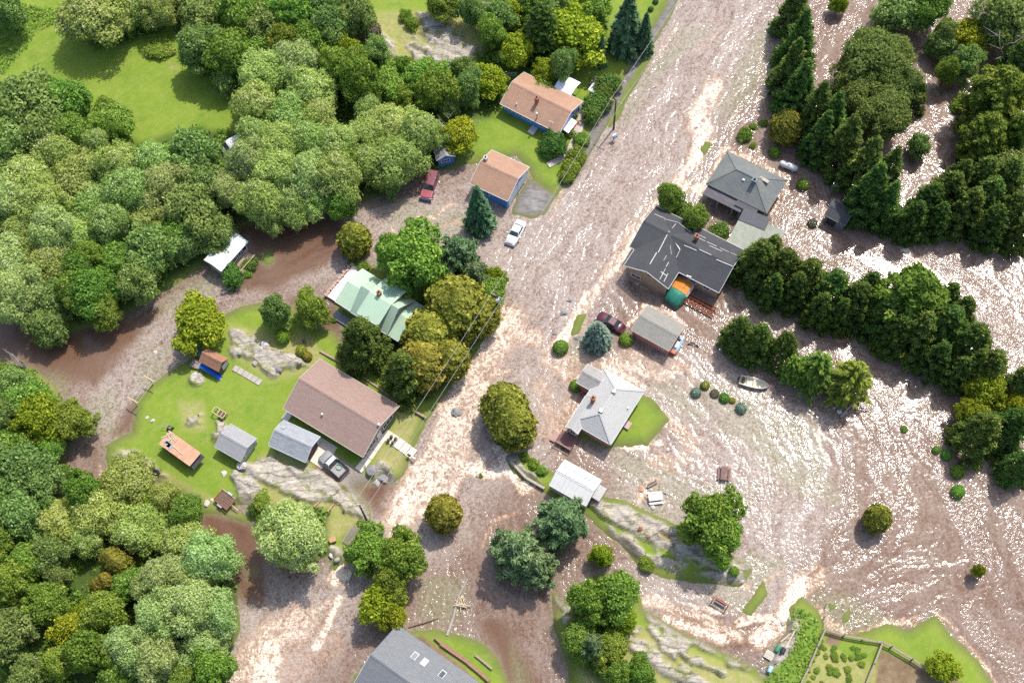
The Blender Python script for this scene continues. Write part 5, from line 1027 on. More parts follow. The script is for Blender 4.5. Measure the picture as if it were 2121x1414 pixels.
# --- pale hip roofed house with pink walls
sh_pl = shingle('pale_grey_shingles', (.50, .485, .455), (.46, .445, .42), .2, .8, .25, (.38, .37, .34), .4, .3, .15)
fr = Frame((1334.5, 810), (1265, 920.5), (1180, 872), 2.7)
h = house('pale_roofed_house', 'pink walled house with a whitish hip roof beside a green patch of lawn', fr)
walls(h, fr, 2.7, 0, PINK, .4, .4); hip_roof(h, fr, 2.7, 1.75, sh_pl, WHITE, fr.L * .27)
f2 = fr.sub(fr.L * .28, -fr.W * .36, fr.L * .5 + .8, fr.W * .30); f2.c = (fr.M @ Vector((fr.L * .32, -fr.W * .36, 0))); f2.setM(0)
walls(h, f2, 2.75, .75, PINK, .25, .25, -.5, 'wing_wall'); gable_roof(h, f2, 2.75, .75, sh_pl, WHITE, .14, True, 'wing_roof')
f3 = fr.sub(-fr.L * .27, -fr.W / 2 - .7, 3.0, 3.2, math.pi / 2); walls(h, f3, 2.6, .8, PINK, .2, .2, -.5, 'porch_wall'); gable_roof(h, f3, 2.6, .8, shingle('streaked_grey_shingles', (.38, .36, .33), (.27, .255, .24), .22, .5, .6), WHITE, .14, True, 'porch_roof')
window(h, f2, 'r', .1, 1.6, .8, 1.1); window(h, fr, 'r', .05, 1.7, 1.2, .5); window(h, fr, 'r', .6, 1.7, 1.3, .6)
for u in (-.6, 0, .6): window(h, fr, 'b', u, 1.6)
pd = f2.sub(f2.L / 2 + .9, -.2, 2.0, 2.4); put(MB().box(0, 0, .55, 2.0, 2.4, .25).build('deck', paint('red_brown_deck', (.20, .105, .09), .8)), h, pd)
rl = MB().bar((1.0, -1.2, 1.15), (1.0, 1.2, 1.15), .1, .08).bar((-1.0, -1.2, 1.15), (1.0, -1.2, 1.15), .1, .08)
for x_, y_ in ((1, -1.2), (1, 0), (1, 1.2), (0, -1.2), (-1, -1.2)): rl.box(x_, y_, .85, .09, .09, .7)
put(rl.build('railing', paint('pink_brown_rail', (.40, .25, .21), .8)), h, pd)
put(MB().box(.3, -1.7, .2, 1.4, .8, .3).build('deck_step', paint('pink_brown_rail', (.40, .25, .21), .8)), h, pd)
x, y, z = roof_xy(fr, 1228, 832, 2.7, 1.75); chimney(h, fr, x, y, 2.9, 4.9, .5)
for pxy in ((1272, 811), (1245, 851)): x, y, z = roof_xy(fr, *pxy, 2.7, 1.75); vent(h, fr, x, y, z, .25, .2)
x, y, z = roof_xy(fr, 1301, 846, 2.7, 1.75); vent(h, fr, x, y, z, .4, .06)
put(MB().box(fr.l * .02, fr.w / 2 + .6, .5, 1.1, .9, .4).build('back_step', paint('pink_step', (.5, .36, .32), .8)), h, fr)
# --- white metal shed
mw = ribbed('white_metal_sheets', (.62, .61, .58), .4, .62, 0, .06, 0, (.45, .43, .40), .25)
fr = Frame((1168.6, 951), (1245, 995), (1221, 1036), 2.3); fr = Frame((1170, 951), (1245, 994), (1214, 1048), 2.3)
h = house('metal_shed', 'white metal shed on the ledge above the pines with a patched roof', fr, 'shed')
walls(h, fr, 2.3, .8, mw, .15, .15, -.5); gable_roof(h, fr, 2.3, .8, mw, WHITE, .1)
f2 = fr.sub(fr.L / 2 + .55, fr.W * .12, 1.1, fr.W * .5); put(MB().box(0, 0, 1.9, 1.2, f2.W, .1, 0, 0, 0, .18).build('lean_to_roof', paint('grey_sheet', (.42, .41, .39), .6)), h, f2); put(MB().box(-.1, 0, .6, .8, f2.W - .2, 2.2).build('lean_to_wall', PINK), h, f2)
door(h, fr, 'r', -.5)
for i, (u, v) in enumerate([(a_ * .11 - .44 + .03 * (b_ % 2), b_ * .13 + .06) for a_ in range(9) for b_ in range(3)]):
    if i % 3 != 1: panel(h, fr, 'roof_patch', u * fr.L, v * fr.W, 2.3, .8, .75, .55, .03, paint('bright_patch', (.74, .73, .70), .45), .07)
# --- slate grey roof at the lower edge
sh_sl = shingle('slate_roof_shingles', (.24, .245, .25), (.20, .205, .21), .2, .7, .35, None, .3, .3, .55)
a, b_ = P(823, 1292.5, 3.0), P(993, 1412, 3.0); ux = (b_ - a); ux.z = 0; ux.normalize(); uy = Vector((-ux.y, ux.x, 0)); c_ = P(728, 1414, 3.0); wd = (c_ - a); wd.z = 0
fr = Frame.__new__(Frame); fr.L = 19.0; fr.W = abs(wd.dot(uy)) * 1.12; cc = a + ux * fr.L / 2 - uy * fr.W / 2; fr.c = Vector((cc.x, cc.y, 0)); fr.rz = math.atan2(ux.y, ux.x); fr.setM(0)
h = house('slate_roofed_house', 'large slate grey roof with skylights cut by the lower edge of the photo', fr)
walls(h, fr, 3.0, 2.6, GREYW, .4, .4); gable_roof(h, fr, 3.0, 2.6, sh_sl, None)
put(MB().bar((-fr.L / 2 - .03, -fr.W / 2, 2.93), (-fr.L / 2 - .03, 0, 5.5), .05, .2).build('trim', WHITE), h, fr)
for pxy, dk_ in (((859, 1358), 0), ((879, 1371), 1), ((916, 1396), 2)):
    x, y, z = roof_xy(fr, *pxy, 3.0, 2.6); s_ = panel(h, fr, 'skylight', x, y, 3.0, 2.6, .75, 1.15, .14, STEEL, .05)
    d = math.atan2(2.6, fr.W / 2) * (1 if y < 0 else -1); g = MB().box(x, y, z + .13, .58, .95, .03, 0, 0, d).build('pane', glass('grey_skylight_glass', ((.20, .21, .23), (.38, .38, .40), (.10, .11, .11))[dk_])) if False else MB().box(x, y, z + .13, .58, .95, .03, 0, 0, d).build('pane', paint('skylight_glass_%s' % 'abc'[dk_], ((.24, .25, .27), (.45, .44, .46), (.09, .10, .10))[dk_], .1, .05)); g.parent = s_
f2 = fr.sub(-fr.L * .5 + 6.6, -fr.W * .27, fr.W * .62, 5.6, math.pi / 2); gable_roof(h, f2, 3.2, 2.0, sh_sl, None, .14, True, 'cross_roof'); walls(h, f2, 3.2, 2.0, GREYW, .3, .3, -.5, 'cross_wall')
x, y, z = roof_xy(f2, 838, 1406, 3.2, 2.0); s_ = panel(h, f2, 'skylight', x, y, 3.2, 2.0, .6, .9, .14, STEEL, .05)
window(h, fr, 'b', -.6, 1.5); window(h, fr, 'l', .3, 1.6, 1.4, 1.1)
# --- dark shed with the kayak
fr = Frame((1728, 414.8), (1771, 436), (1750, 467), 2.0)
h = house('dark_shed', 'small charcoal shed standing in the flood below the tall evergreens', fr, 'shed')
walls(h, fr, 2.0, .7, paint('grey_shed_wall', (.25, .26, .27), .8), .2, .15); gable_roof(h, fr, 2.0, .7, shingle('dark_shed_shingles', (.095, .10, .105), (.08, .085, .09), .2, .8, .3), paint('dark_trim', (.2, .2, .2), .6))
door(h, fr, 'f', -.3, 1.4, 1.7, paint('dark_door', (.05, .05, .055), .6), .1, False); window(h, fr, 'r', 0, 1.3, .6, .5)

# ------------------------------------------------------------------ vehicles
def carpaint(name, rgb, rough=.3, var=.08):
    return paint(name, rgb, rough, var, 1.5, .02, 20, .5)
CHROME = paint('chrome', (.62, .62, .63), .15, .1, 4, .02, 12, .6, 1.0); TYRE = paint('tyre_rubber', (.018, .018, .018), .85, .2, 6)
LAMP = paint('headlamp_glass', (.70, .72, .74), .1, .05); TAIL = paint('tail_lamp', (.35, .02, .015), .25, .1)
def sect(x, w, z0, z1, wt=None, rnd=.12):
    """body cross-section at x: width w, from z0 to z1, shoulders drawn in to wt"""
    wt = wt if wt is not None else w * .92; a, b = w / 2, wt / 2; m = z0 + (z1 - z0) * .55
    return [(x, -a * .9, z0), (x, -a, z0 + .14), (x, -a, m), (x, -b - (a - b) * .3, z1 - rnd * .5), (x, -b + .07, z1), (x, b - .07, z1), (x, b + (a - b) * .3, z1 - rnd * .5), (x, a, m), (x, a, z0 + .14), (x, a * .9, z0)]
def car_root(name, label, cat, back, front, z=.7):
    a, b = P(*back, z), P(*front, z); d = b - a; c = (a + b) / 2
    return empty(name, (c.x, c.y, 0), math.atan2(d.y, d.x), label, cat), Vector((d.x, d.y)).length
def wheels(h, xs, hw, r=.36, z=.2):
    for x in xs:
        for sg in (-1, 1):
            w = MB().tube([(x, sg * hw - .11, z), (x, sg * hw + .11, z)], r, 16).build('wheel', TYRE, h); MB().tube([(x, sg * (hw + .115), z), (x, sg * (hw + .13), z)], r * .58, 12).build('rim', CHROME, w)
def lamps(h, xf, hw, z, xr=None, zr=None):
    for sg in (-1, 1):
        MB().box(xf, sg * hw, z, .12, .34, .18).build('headlight', LAMP, h)
        if xr is not None: MB().box(xr, sg * hw, zr or z, .1, .26, .2).build('tail_light', TAIL, h)
def mirrors(h, x, hw, z, mat):
    for sg in (-1, 1): MB().box(x, sg * (hw + .14), z, .14, .26, .16).build('mirror', mat, h)
def greenhouse(h, L, w, xb0, xt0, xt1, xb1, z0, z1, wt, mat):
    g = MB(); lo, hi = w / 2, wt / 2
    ring = [[(xb0, -lo, z0), (xb1, -lo, z0), (xb1, lo, z0), (xb0, lo, z0)], [(xt0, -hi, z1), (xt1, -hi, z1), (xt1, hi, z1), (xt0, hi, z1)]]
    g.loft(ring).build('window_glass', glass('car_glass', (.02, .035, .035)), h)
    r = MB().loft([[(xt0 - .05, -hi - .03, z1), (xt1 + .06, -hi - .03, z1), (xt1 + .06, hi + .03, z1), (xt0 - .05, hi + .03, z1)], [(xt0 + .1, -hi + .1, z1 + .07), (xt1 - .1, -hi + .1, z1 + .07), (xt1 - .1, hi - .1, z1 + .07), (xt0 + .1, hi - .1, z1 + .07)]])
    for a, b in ((ring[0][0], ring[1][0]), (ring[0][1], ring[1][1]), (ring[0][2], ring[1][2]), (ring[0][3], ring[1][3])): r.bar(a, b, .08)
    for sg in (-1, 1): r.bar(((xb0 + xb1) / 2, sg * lo, z0), ((xt0 + xt1) / 2, sg * hi, z1), .08)
    r.build('roof_panel', mat, h, bevel=.03)
def sedan(label, back, front, mat, ground=-.1):
    h, L = car_root('sedan_car', label, 'car', back, front); L = max(L, 4.3); w = 1.78; h.location.z = ground
    b = MB(); S = [(-.5, .55, .25, .80), (-.485, .9, .2, .92), (-.30, 1, .18, .98), (.1, 1, .18, .97), (.32, 1, .18, .93), (.46, .93, .2, .84), (.5, .6, .28, .70)]
    b.loft([sect(x * L, w * k_, z0, z1, w * k_ * .88) for x, k_, z0, z1 in S]).build('body', mat, h, True)
    greenhouse(h, L, 1.52, -.32 * L, -.20 * L, .06 * L, .20 * L, .93, 1.38, 1.2, mat)
    MB().tube([(.505 * L, -.8, .42), (.515 * L, 0, .42), (.505 * L, .8, .42)], .07, 6).build('bumper', CHROME, h); MB().tube([(-.505 * L, -.8, .42), (-.515 * L, 0, .42), (-.505 * L, .8, .42)], .07, 6).build('bumper', CHROME, h)
    lamps(h, .485 * L, .6, .66, -.49 * L, .72); wheels(h, (-.3 * L, .31 * L), w / 2 - .1); mirrors(h, .15 * L, w / 2, .98, mat); return h
sedan('white sedan stranded on the flooded drive below the blue garage', (1079, 460), (1057, 501), carpaint('white_car_paint', (.74, .75, .75)))
sedan('dark maroon car half hidden behind the blue spruce', (1289, 680), (1241, 652), carpaint('maroon_car_paint', (.09, .018, .03)), -.2)
# maroon wagon
h, L = car_root('sport_utility_wagon', 'faded maroon wagon parked in shallow water beside the willow wood', 'car', (899, 358), (881, 411)); h.location.z = -.12; w = 2.0
mp = paint('faded_maroon_paint', (.30, .06, .075), .35, .2, 2, .05, 10, .5, 0, (.48, .22, .22), .5); mr = paint('mottled_maroon_roof', (.17, .035, .055), .4, .3, 4, .05, 12, .5, 0, (.45, .25, .27), .55)
MB().loft([sect(x * L, w * k_, .3, z1, w * k_ * .93) for x, k_, z1 in ((-.5, .95, 1.05), (-.48, 1, 1.15), (.18, 1, 1.15), (.22, 1, 1.12), (.47, .97, 1.05), (.5, .92, .95))]).build('body', mp, h, False, .04)
greenhouse(h, L, 1.86, -.49 * L, -.47 * L, .10 * L, .21 * L, 1.14, 1.80, 1.56, mr)
MB().box(.515 * L, 0, .55, .14, 1.95, .18).build('bumper', CHROME, h); MB().box(.497 * L, 0, .8, .06, 1.5, .25).build('grille', CHROME, h); MB().box(-.515 * L, 0, .55, .14, 1.95, .18).build('bumper', CHROME, h)
lamps(h, .49 * L, .78, .86, -.5 * L, .9); wheels(h, (-.29 * L, .31 * L), .9, .4, .3); mirrors(h, .2 * L, 1.0, 1.15, CHROME)
# grey pickup
h, L = car_root('pickup_truck', 'grey pickup truck with an open bed facing the grey garage', 'pickup truck', (713, 982), (668, 941), .9); h.location.z = .22; w = 1.98
gp = carpaint('grey_pickup_paint', (.30, .30, .30), .25); gd = carpaint('dark_pickup_paint', (.05, .045, .042), .35)
MB().loft([sect(x * L, w * k_, .32, z1, w * k_ * .92) for x, k_, z1 in ((-.02, 1, 1.12), (.16, 1, 1.15), (.36, .99, 1.12), (.46, .93, 1.02), (.5, .72, .88))]).build('body', gp, h, True)
greenhouse(h, L, 1.72, -.03 * L, .0, .13 * L, .24 * L, 1.12, 1.72, 1.42, carpaint('silver_roof_paint', (.60, .60, .59), .25))
bd = MB()
for sg in (-1, 1): bd.box(-.26 * L, sg * (w / 2 - .06), .82, .48 * L, .12, .72)
bd.box(-.49 * L, 0, .82, .1, w - .24, .72).box(-.03 * L, 0, .84, .08, w - .24, .74); bd.build('bed_wall', gd, h, bevel=.02)
MB().box(-.26 * L, 0, .58, .46 * L, w - .25, .08).build('bed_floor', paint('worn_bed_liner', (.36, .33, .31), .8, .2, 3), h)
hs_ = MB(); hs_.tube([(-.20 * L + .45 * math.cos(t * .5) * (1 + .06 * math.sin(t * 3)), .38 * math.sin(t * .5) - .25, .66 + .006 * t) for t in range(26)], .035, 6)
o = hs_.build('garden_hose', paint('green_hose', (.12, .42, .28), .5)); tag(o, 'coiled green garden hose lying in the pickup bed', 'hose'); o.matrix_world = Matrix.Translation(h.location) @ Matrix.Rotation(h.rotation_euler[2], 4, 'Z')
MB().box(-.515 * L, 0, .5, .16, w * .96, .18).build('bumper', CHROME, h); MB().box(.495 * L, 0, .55, .12, w * .8, .2).build('bumper', gd, h)
lamps(h, .455 * L, .72, .8, -.5 * L, .85); wheels(h, (-.29 * L, .31 * L), .88, .4, .2); mirrors(h, .2 * L, w / 2, 1.18, gd)
# white vans under the willows
def van(label, back, front, z=.9):
    h, L = car_root('van', label, 'van', back, front, z); w = 2.0; h.location.z = .4; L = max(L, 4.2); wm_ = paint('white_van_paint', (.74, .74, .74), .4, .08)
    MB().loft([sect(x * L, w * k_, .3, z1, w * k_ * .84, .3) for x, k_, z1 in ((-.5, .94, 1.95), (-.47, 1, 2.1), (.2, 1, 2.1), (.28, 1, 1.95), (.40, .98, 1.2), (.5, .9, .95))]).build('body', wm_, h, True)
    MB().loft([[(.30 * L, -.8, 1.86), (.30 * L, .8, 1.86), (.29 * L, .75, 1.90), (.29 * L, -.75, 1.90)], [(.415 * L, -.88, 1.24), (.415 * L, .88, 1.24), (.405 * L, .85, 1.28), (.405 * L, -.85, 1.28)]]).build('windscreen', glass('car_glass'), h)
    MB().box(.51 * L, 0, .55, .12, 1.8, .2).build('bumper', CHROME, h); wheels(h, (-.3 * L, .32 * L), .88, .36, .25); lamps(h, .48 * L, .7, .8); return h
van('white van at the meadow edge with its front clear of the willows', (497, 291), (477, 302), 1.8)
van('white van almost buried beneath the willow branches', (506, 318), (488, 342), 1.8)
# ---- boats, tank, trailers and yard things
def at(px, py, z=0.0, ground=True):
    q = P(px, py, z); g_ = gz(q.x, q.y) if ground else 0; return Vector((q.x, q.y, max(g_, -.12)))
def heading(p, q): a, b = P(*p), P(*q); return math.atan2((b - a).y, (b - a).x)
def hull(h, L, w, hgt, mat, inner, name='hull'):
    b = MB(); st = [(-.5, .86, 0), (-.2, 1, 0), (.1, .98, .02), (.3, .78, .08), (.43, .42, .16), (.5, .04, .22)]; rings = []
    for x, k_, dz in st:
        a = w / 2 * k_; rings.append([(x * L, -a, hgt + dz), (x * L, -a * .8, .05 + dz), (x * L, 0, -.05 + dz), (x * L, a * .8, .05 + dz), (x * L, a, hgt + dz), (x * L, a * .86, hgt + dz), (x * L, a * .68, .16 + dz), (x * L, 0, .12 + dz), (x * L, -a * .68, .16 + dz), (x * L, -a * .86, hgt + dz)])
    return b.loft(rings).build(name, mat, h)
p = at(1561, 796); h = empty('motorboat', (p.x, p.y, .02), heading((1536, 790), (1588, 803)), 'open white motorboat with an outboard, afloat beside the larches', 'boat')
bw = paint('cream_boat_paint', (.70, .64, .50), .5, .1, 2); hull(h, 4.1, 1.55, .62, bw, None)
for x in (-.9, 0, .85): MB().box(x, 0, .42, .28, 1.2 if x < .5 else .95, .06).build('bench_seat', paint('cream_seat', (.62, .55, .42), .7), h)
MB().box(-2.2, 0, .72, .32, .34, .5).build('outboard_motor', BLACK, h, bevel=.05); MB().box(-1.55, .1, .35, .45, .7, .3).build('fuel_box', paint('brown_box', (.12, .07, .05), .7), h)
p = at(1634, 344, .6); h = empty('propane_tank', (p.x, p.y, 0), heading((1619, 338), (1651, 351)), 'white capsule shaped gas tank standing in water behind the hip roofed house', 'gas tank')
tw = paint('white_tank_paint', (.66, .68, .69), .35, .06); n = 8
MB().tube([(-1.35 + .0, 0, .75)] + [(-1.3 - .42 * math.cos(i * math.pi / 2 / 5) + .42 * 0, 0, .75) for i in ()] + [], [.4], 4) if False else None
xs_ = [(-1.45, .05), (-1.42, .22), (-1.32, .37), (-1.15, .46), (-.9, .5), (.9, .5), (1.15, .46), (1.32, .37), (1.42, .22), (1.45, .05)]
MB().tube([(x, 0, .62) for x, r in xs_], [r for x, r in xs_], 18).build('tank_body', tw, h, True); MB().tube([(0, 0, 1.1), (0, 0, 1.26)], .16, 10).build('valve_dome', tw, h)
for x in (-.8, .8): MB().box(x, 0, .1, .2, .8, .5).build('saddle', CONC, h)
p = at(1741, 462, .2); h = empty('kayak', (p.x, p.y, .1), heading((1723, 456), (1738, 464)), 'small yellow kayak drifting against the dark shed', 'kayak'); ky = paint('yellow_plastic', (.62, .42, .03), .4, .1)
p = P(1730, 460, .2); h.location = (p.x, p.y, .1); hull(h, 2.1, .62, .26, ky, None); MB().box(-.1, 0, .2, .6, .38, .1).build('cockpit', BLACK, h)
# orange boat under a green tarpaulin, on its trailer
p = at(1409, 597, 1.4); h = empty('covered_boat', (p.x, p.y, -.1), heading((1425, 575), (1402, 606)), 'orange decked boat under a green tarpaulin, tucked against the brick house', 'boat')
b = MB(); rings = [[(x, -w_, .2), (x, -w_ * 1.1, 1.0), (x, -w_ * .9, zt - .15), (x, 0, zt), (x, w_ * .9, zt - .15), (x, w_ * 1.1, 1.0), (x, w_, .2)] for x, w_, zt in ((-1.9, 1.2, 1.6), (-1.5, 1.35, 1.75), (.5, 1.35, 1.75), (1.6, 1.2, 1.5), (2.2, .8, 1.15))]
b.loft(rings).build('hull', paint('white_boat_hull', (.66, .62, .56), .5), h)
MB().loft([[(x, -1.26, z - .1), (x, 0, z + .1), (x, 1.26, z - .1), (x, 0, z - .05)] for x, z in ((-1.45, 1.80), (.55, 1.80))]).build('orange_deck', paint('orange_vinyl', (.55, .20, .02), .6, .08), h)
t = MB(); rs = random.Random(3)
for i in range(6):
    x = .65 + i * .40; wv_ = 1.55 - .08 * i; t.v += [(x + .08 * rs.uniform(-1, 1), wv_ * (-1 + j / 4.0), (2.0 - .05 * i * i) * (1 - .3 * abs(-1 + j / 4.0) ** 3) + .07 * math.sin(j * 2.1 + i)) for j in range(9)]
t.f = [(i * 9 + j, i * 9 + j + 1, (i + 1) * 9 + j + 1, (i + 1) * 9 + j) for i in range(5) for j in range(8)]; t.m = [0] * len(t.f)
o = t.build('tarpaulin', paint('green_tarp', (.035, .20, .14), .5, .25, 2, .3, 5), h, True); o.modifiers.new('s', 'SOLIDIFY').thickness = .03
MB().box(0, 0, .2, 4.2, 1.5, .14).build('trailer_frame', STEEL, h); wheels(h, (-.4,), 1.15, .32, .1)
# rusty dock frame
rust = paint('rust_red_steel', (.30, .10, .05), .8, .3, 4, .3, 10)
p = at(1452, 632, .3); h = empty('dock_frame', (p.x, p.y, 0), heading((1425, 618), (1476, 645)), 'rust red ladder like steel frame lying in the flood by the brick house', 'frame')
for y in (-.75, -.25, .3, .75): MB().box(0, y, .35, 4.6, .16, .2).build('rail', rust, h)
for i in range(7): MB().box(-2.0 + i * .66, 0, .22, .1, 1.6, .1).build('rung', rust, h)
# blue and orange jet craft by the pink shed
p = at(1404, 712, .6); h = empty('personal_watercraft', (p.x, p.y, -.1), heading((1396, 729), (1413, 700)), 'blue and white water scooter with an orange tail beside the pink shed', 'water scooter')
MB().loft([sect(x, w_, .2, z1, w_ * .7, .2) for x, w_, z1 in ((-1.4, .95, .7), (-.6, 1.1, .85), (.4, 1.1, .95), (1.1, .8, .8), (1.5, .2, .6))]).build('hull', paint('pale_blue_gel', (.42, .58, .70), .3), h, True)
MB().box(-.3, 0, 1.0, 1.1, .42, .28).build('seat', paint('white_vinyl', (.68, .70, .70), .5), h, bevel=.08); MB().box(-1.45, 0, .75, .55, .8, .3).build('tail_deck', paint('orange_plastic', (.62, .15, .05), .5), h, bevel=.04); MB().bar((.45, -.4, 1.25), (.45, .4, 1.25), .07).build('handlebar', BLACK, h); MB().box(.5, 0, 1.05, .3, .3, .35).build('console', BLACK, h)
p = at(1425, 712, .3); tag(MB().tube([(0, 0, .1), (.5, .1, .3), (1.0, -.1, .35), (1.5, -.5, .1)], .09, 7).build('hose_pipe', BLACK), 'thick black pipe curling in the water beside the water scooter', 'pipe').location = (p.x, p.y, 0)
# utility trailer
p = at(467, 1036, .5); h = empty('utility_trailer', p, heading((452, 1024), (488, 1052)), 'flat utility trailer with a brown slatted bed at the lawn edge', 'trailer')
br_ = paint('brown_deck_boards', (.17, .10, .075), .8, .3, 4)
for i in range(6): MB().box(0, -.72 + i * .29, .62, 2.3, .25, .05).build('plank', br_, h)
for y in (-.92, .92): MB().box(0, y, .72, 2.4, .07, .22).build('side_rail', rust if y < 0 else STEEL, h)
for x in (-1.2, 1.2): MB().box(x, 0, .72, .07, 1.8, .22).build('end_rail', rust, h)
MB().bar((1.2, 0, .55), (2.4, 0, .5), .1).build('tow_bar', WOODP, h)
for sg in (-1, 1): MB().tube([(0, sg * .98, .32), (0, sg * 1.16, .32)], .32, 14).build('wheel', TYRE, h); MB().box(0, sg * 1.07, .7, .8, .22, .05).build('mudguard', STEEL, h)
# picnic tables
def picnic(label, px, py, hd, mat, group=None):
    p = at(px, py, .5); h = empty('picnic_table', (p.x, p.y, -.12), hd, label, 'picnic table', group)
    for i in range(4): MB().box(0, -.33 + i * .22, .76, 1.9, .2, .05).build('tabletop_board', mat, h)
    for sg in (-1, 1):
        MB().box(0, sg * .72, .46, 1.9, .28, .05).build('bench', mat, h)
    for x in (-.7, .7):
        MB().bar((x, -.7, 0), (x, .3, .74), .09).bar((x, .7, 0), (x, -.3, .74), .09).bar((x, -.75, .42), (x, .75, .42), .09).build('leg_frame', mat, h)
picnic('whitewashed picnic table among pale boulders in the flood', 1358, 1030, .05, paint('white_boards', (.68, .65, .60), .6))
picnic('small brown picnic table alone in open floodwater', 1500, 980, 1.35, paint('brown_boards', (.22, .13, .11), .8))
o = None
p = at(1351, 1003, .2); h = empty('park_bench', (p.x, p.y, -.1), .45, 'tilted plank bench in the flood above the white picnic table', 'bench'); MB().box(0, 0, .42, 1.5, .3, .05).build('seat', WOODM, h); MB().box(0, .18, .7, 1.5, .05, .3).build('backrest', WOODM, h)
for x in (-.6, .6): MB().box(x, 0, .2, .08, .35, .42).build('leg', WOODM, h)
# red garden swing frame
p = at(1492, 1248, .6); h = empty('arbor_frame', (p.x, p.y, -.1), heading((1478, 1238), (1508, 1256)), 'red wooden swing frame in rushing water near the south ledges', 'swing frame'); rd = paint('faded_red_wood', (.40, .14, .11), .8, .2)
for x in (-1.0, 1.0):
    MB().bar((x, -.55, 0), (x, 0, 1.5), .12).bar((x, .55, 0), (x, 0, 1.5), .12).build('leg_pair', rd, h)
MB().bar((-1.15, 0, 1.5), (1.15, 0, 1.5), .14).build('top_beam', rd, h); MB().box(0, .05, .55, 1.5, .45, .06).build('seat', paint('grey_boards', (.30, .24, .21), .85), h); MB().box(0, .3, .85, 1.5, .06, .45).build('backrest', rd, h)
for x in (-.65, .65): MB().bar((x, 0, .6), (x, 0, 1.5), .03).build('hanger', STEEL, h)
# clothes line
h = empty('clothes_line', at(295, 810), 0, 'wooden clothes line of two crossbar posts strung over the flooded lawn edge', 'clothes line'); M_ = h.location
pa, pb = P(309, 784, 2.1), P(275, 828, 2.1); dl = (pb - pa).normalized(); pr_ = Vector((-dl.y, dl.x, 0))
for q in (pa, pb):
    l = q - M_; MB().box(l.x, l.y, 1.0, .13, .13, 2.3).build('post', WOODP, h); MB().bar(l + pr_ * .95 + Vector((0, 0, .02)), l - pr_ * .95 + Vector((0, 0, .02)), .13).build('crossbar', WOODP, h)
for t_ in (-.85, -.3, .3, .85): MB().bar(pa - M_ + pr_ * t_, pb - M_ + pr_ * t_, .025).build('line', paint('cord', (.6, .56, .48), .7), h)
# wooden frame stand
p = at(456, 857, .8); h = empty('frame_stand', p, heading((444, 851), (468, 866)), 'pale timber frame stand with dark boxes at the corner of the grey shed', 'stand')
for y in (-.45, .45): MB().box(0, y, .95, 1.9, .09, .09).build('rail', WOODP, h)
for x in (-.95, -.1, .45, .95): MB().box(x, 0, .95, .09, .9, .09).build('crossbar', WOODP, h)
for x in (-.9, .9):
    for y in (-.45, .45): MB().box(x, y, .45, .09, .09, .95).build('leg', WOODP, h)
for x in (.17, .7): MB().box(x, 0, .72, .42, .75, .4).build('bin', paint('brown_box', (.12, .07, .05), .7), h)
# grills and bicycle-like yard machines
def grill(label, px, py, a):
    p = at(px, py, .6); h = empty('barbecue_grill', p, a, label, 'grill'); MB().box(0, 0, .82, .62, .5, .36).build('firebox', STEEL, h, bevel=.06)
    MB().tube([(-.33, 0, 1.0), (.33, 0, 1.0)], .24, 12).build('lid', paint('silver_lid', (.5, .5, .5), .3, .1, 4, .02, 10, .5, .8), h); MB().box(-.55, 0, .85, .42, .46, .05).build('side_shelf', BLACK, h)
    for x in (-.28, .28):
        for y in (-.2, .2): MB().box(x, y, .32, .05, .05, .66).build('leg', BLACK, h)
grill('silver lidded grill with a black shelf near the lower lawn edge', 329, 975, -.3)
p = at(353, 888, .5); h = empty('lawn_mower', p, -.5, 'black lawn mower beside the shed with the plywood roof', 'mower'); MB().box(0, 0, .3, .75, .55, .3).build('deck', BLACK, h, bevel=.06); MB().box(.05, 0, .52, .36, .34, .2).build('engine', paint('grey_engine', (.16, .19, .22), .5), h, bevel=.04)
for x in (-.3, .3):
    for y in (-.3, .3): MB().tube([(x, y - .05, .13), (x, y + .05, .13)], .13, 10).build('wheel', TYRE, h)
MB().bar((-.35, -.22, .45), (-.95, -.22, .95), .035).bar((-.35, .22, .45), (-.95, .22, .95), .035).bar((-.95, -.22, .95), (-.95, .22, .95), .035).build('handle', STEEL, h)
p = at(289, 944, .5); h = empty('motorcycle', p, -.55, 'black motorcycle parked on the rocks above the flowering trees', 'motorcycle')
for x in (-.65, .65): MB().tube([(x, -.07, .32), (x, .07, .32)], .32, 16).build('wheel', TYRE, h)
MB().box(0, 0, .5, .75, .3, .35).build('engine', paint('grey_engine', (.16, .19, .22), .5), h, bevel=.05); MB().ball((.15, 0, .8), (.35, .2, .16)).build('fuel_tank', carpaint('blue_black_paint', (.03, .04, .06)), h, True); MB().box(-.4, 0, .78, .55, .28, .12).build('seat', BLACK, h, bevel=.04); MB().bar((.5, -.4, 1.05), (.5, .4, 1.05), .05).bar((.65, 0, .35), (.5, 0, 1.05), .06).build('handlebar', STEEL, h)
p = at(690, 1119, .4); h = empty('wooden_box', p, .3, 'orange brown wooden box at the head of the lower rapids', 'box'); MB().box(0, 0, .3, .8, .6, .55).build('crate_body', paint('orange_box', (.42, .24, .13), .8), h, bevel=.02); MB().box(0, 0, .6, .86, .66, .07).build('lid', paint('orange_lid', (.50, .30, .17), .8), h)
p = at(448, 853, .1)
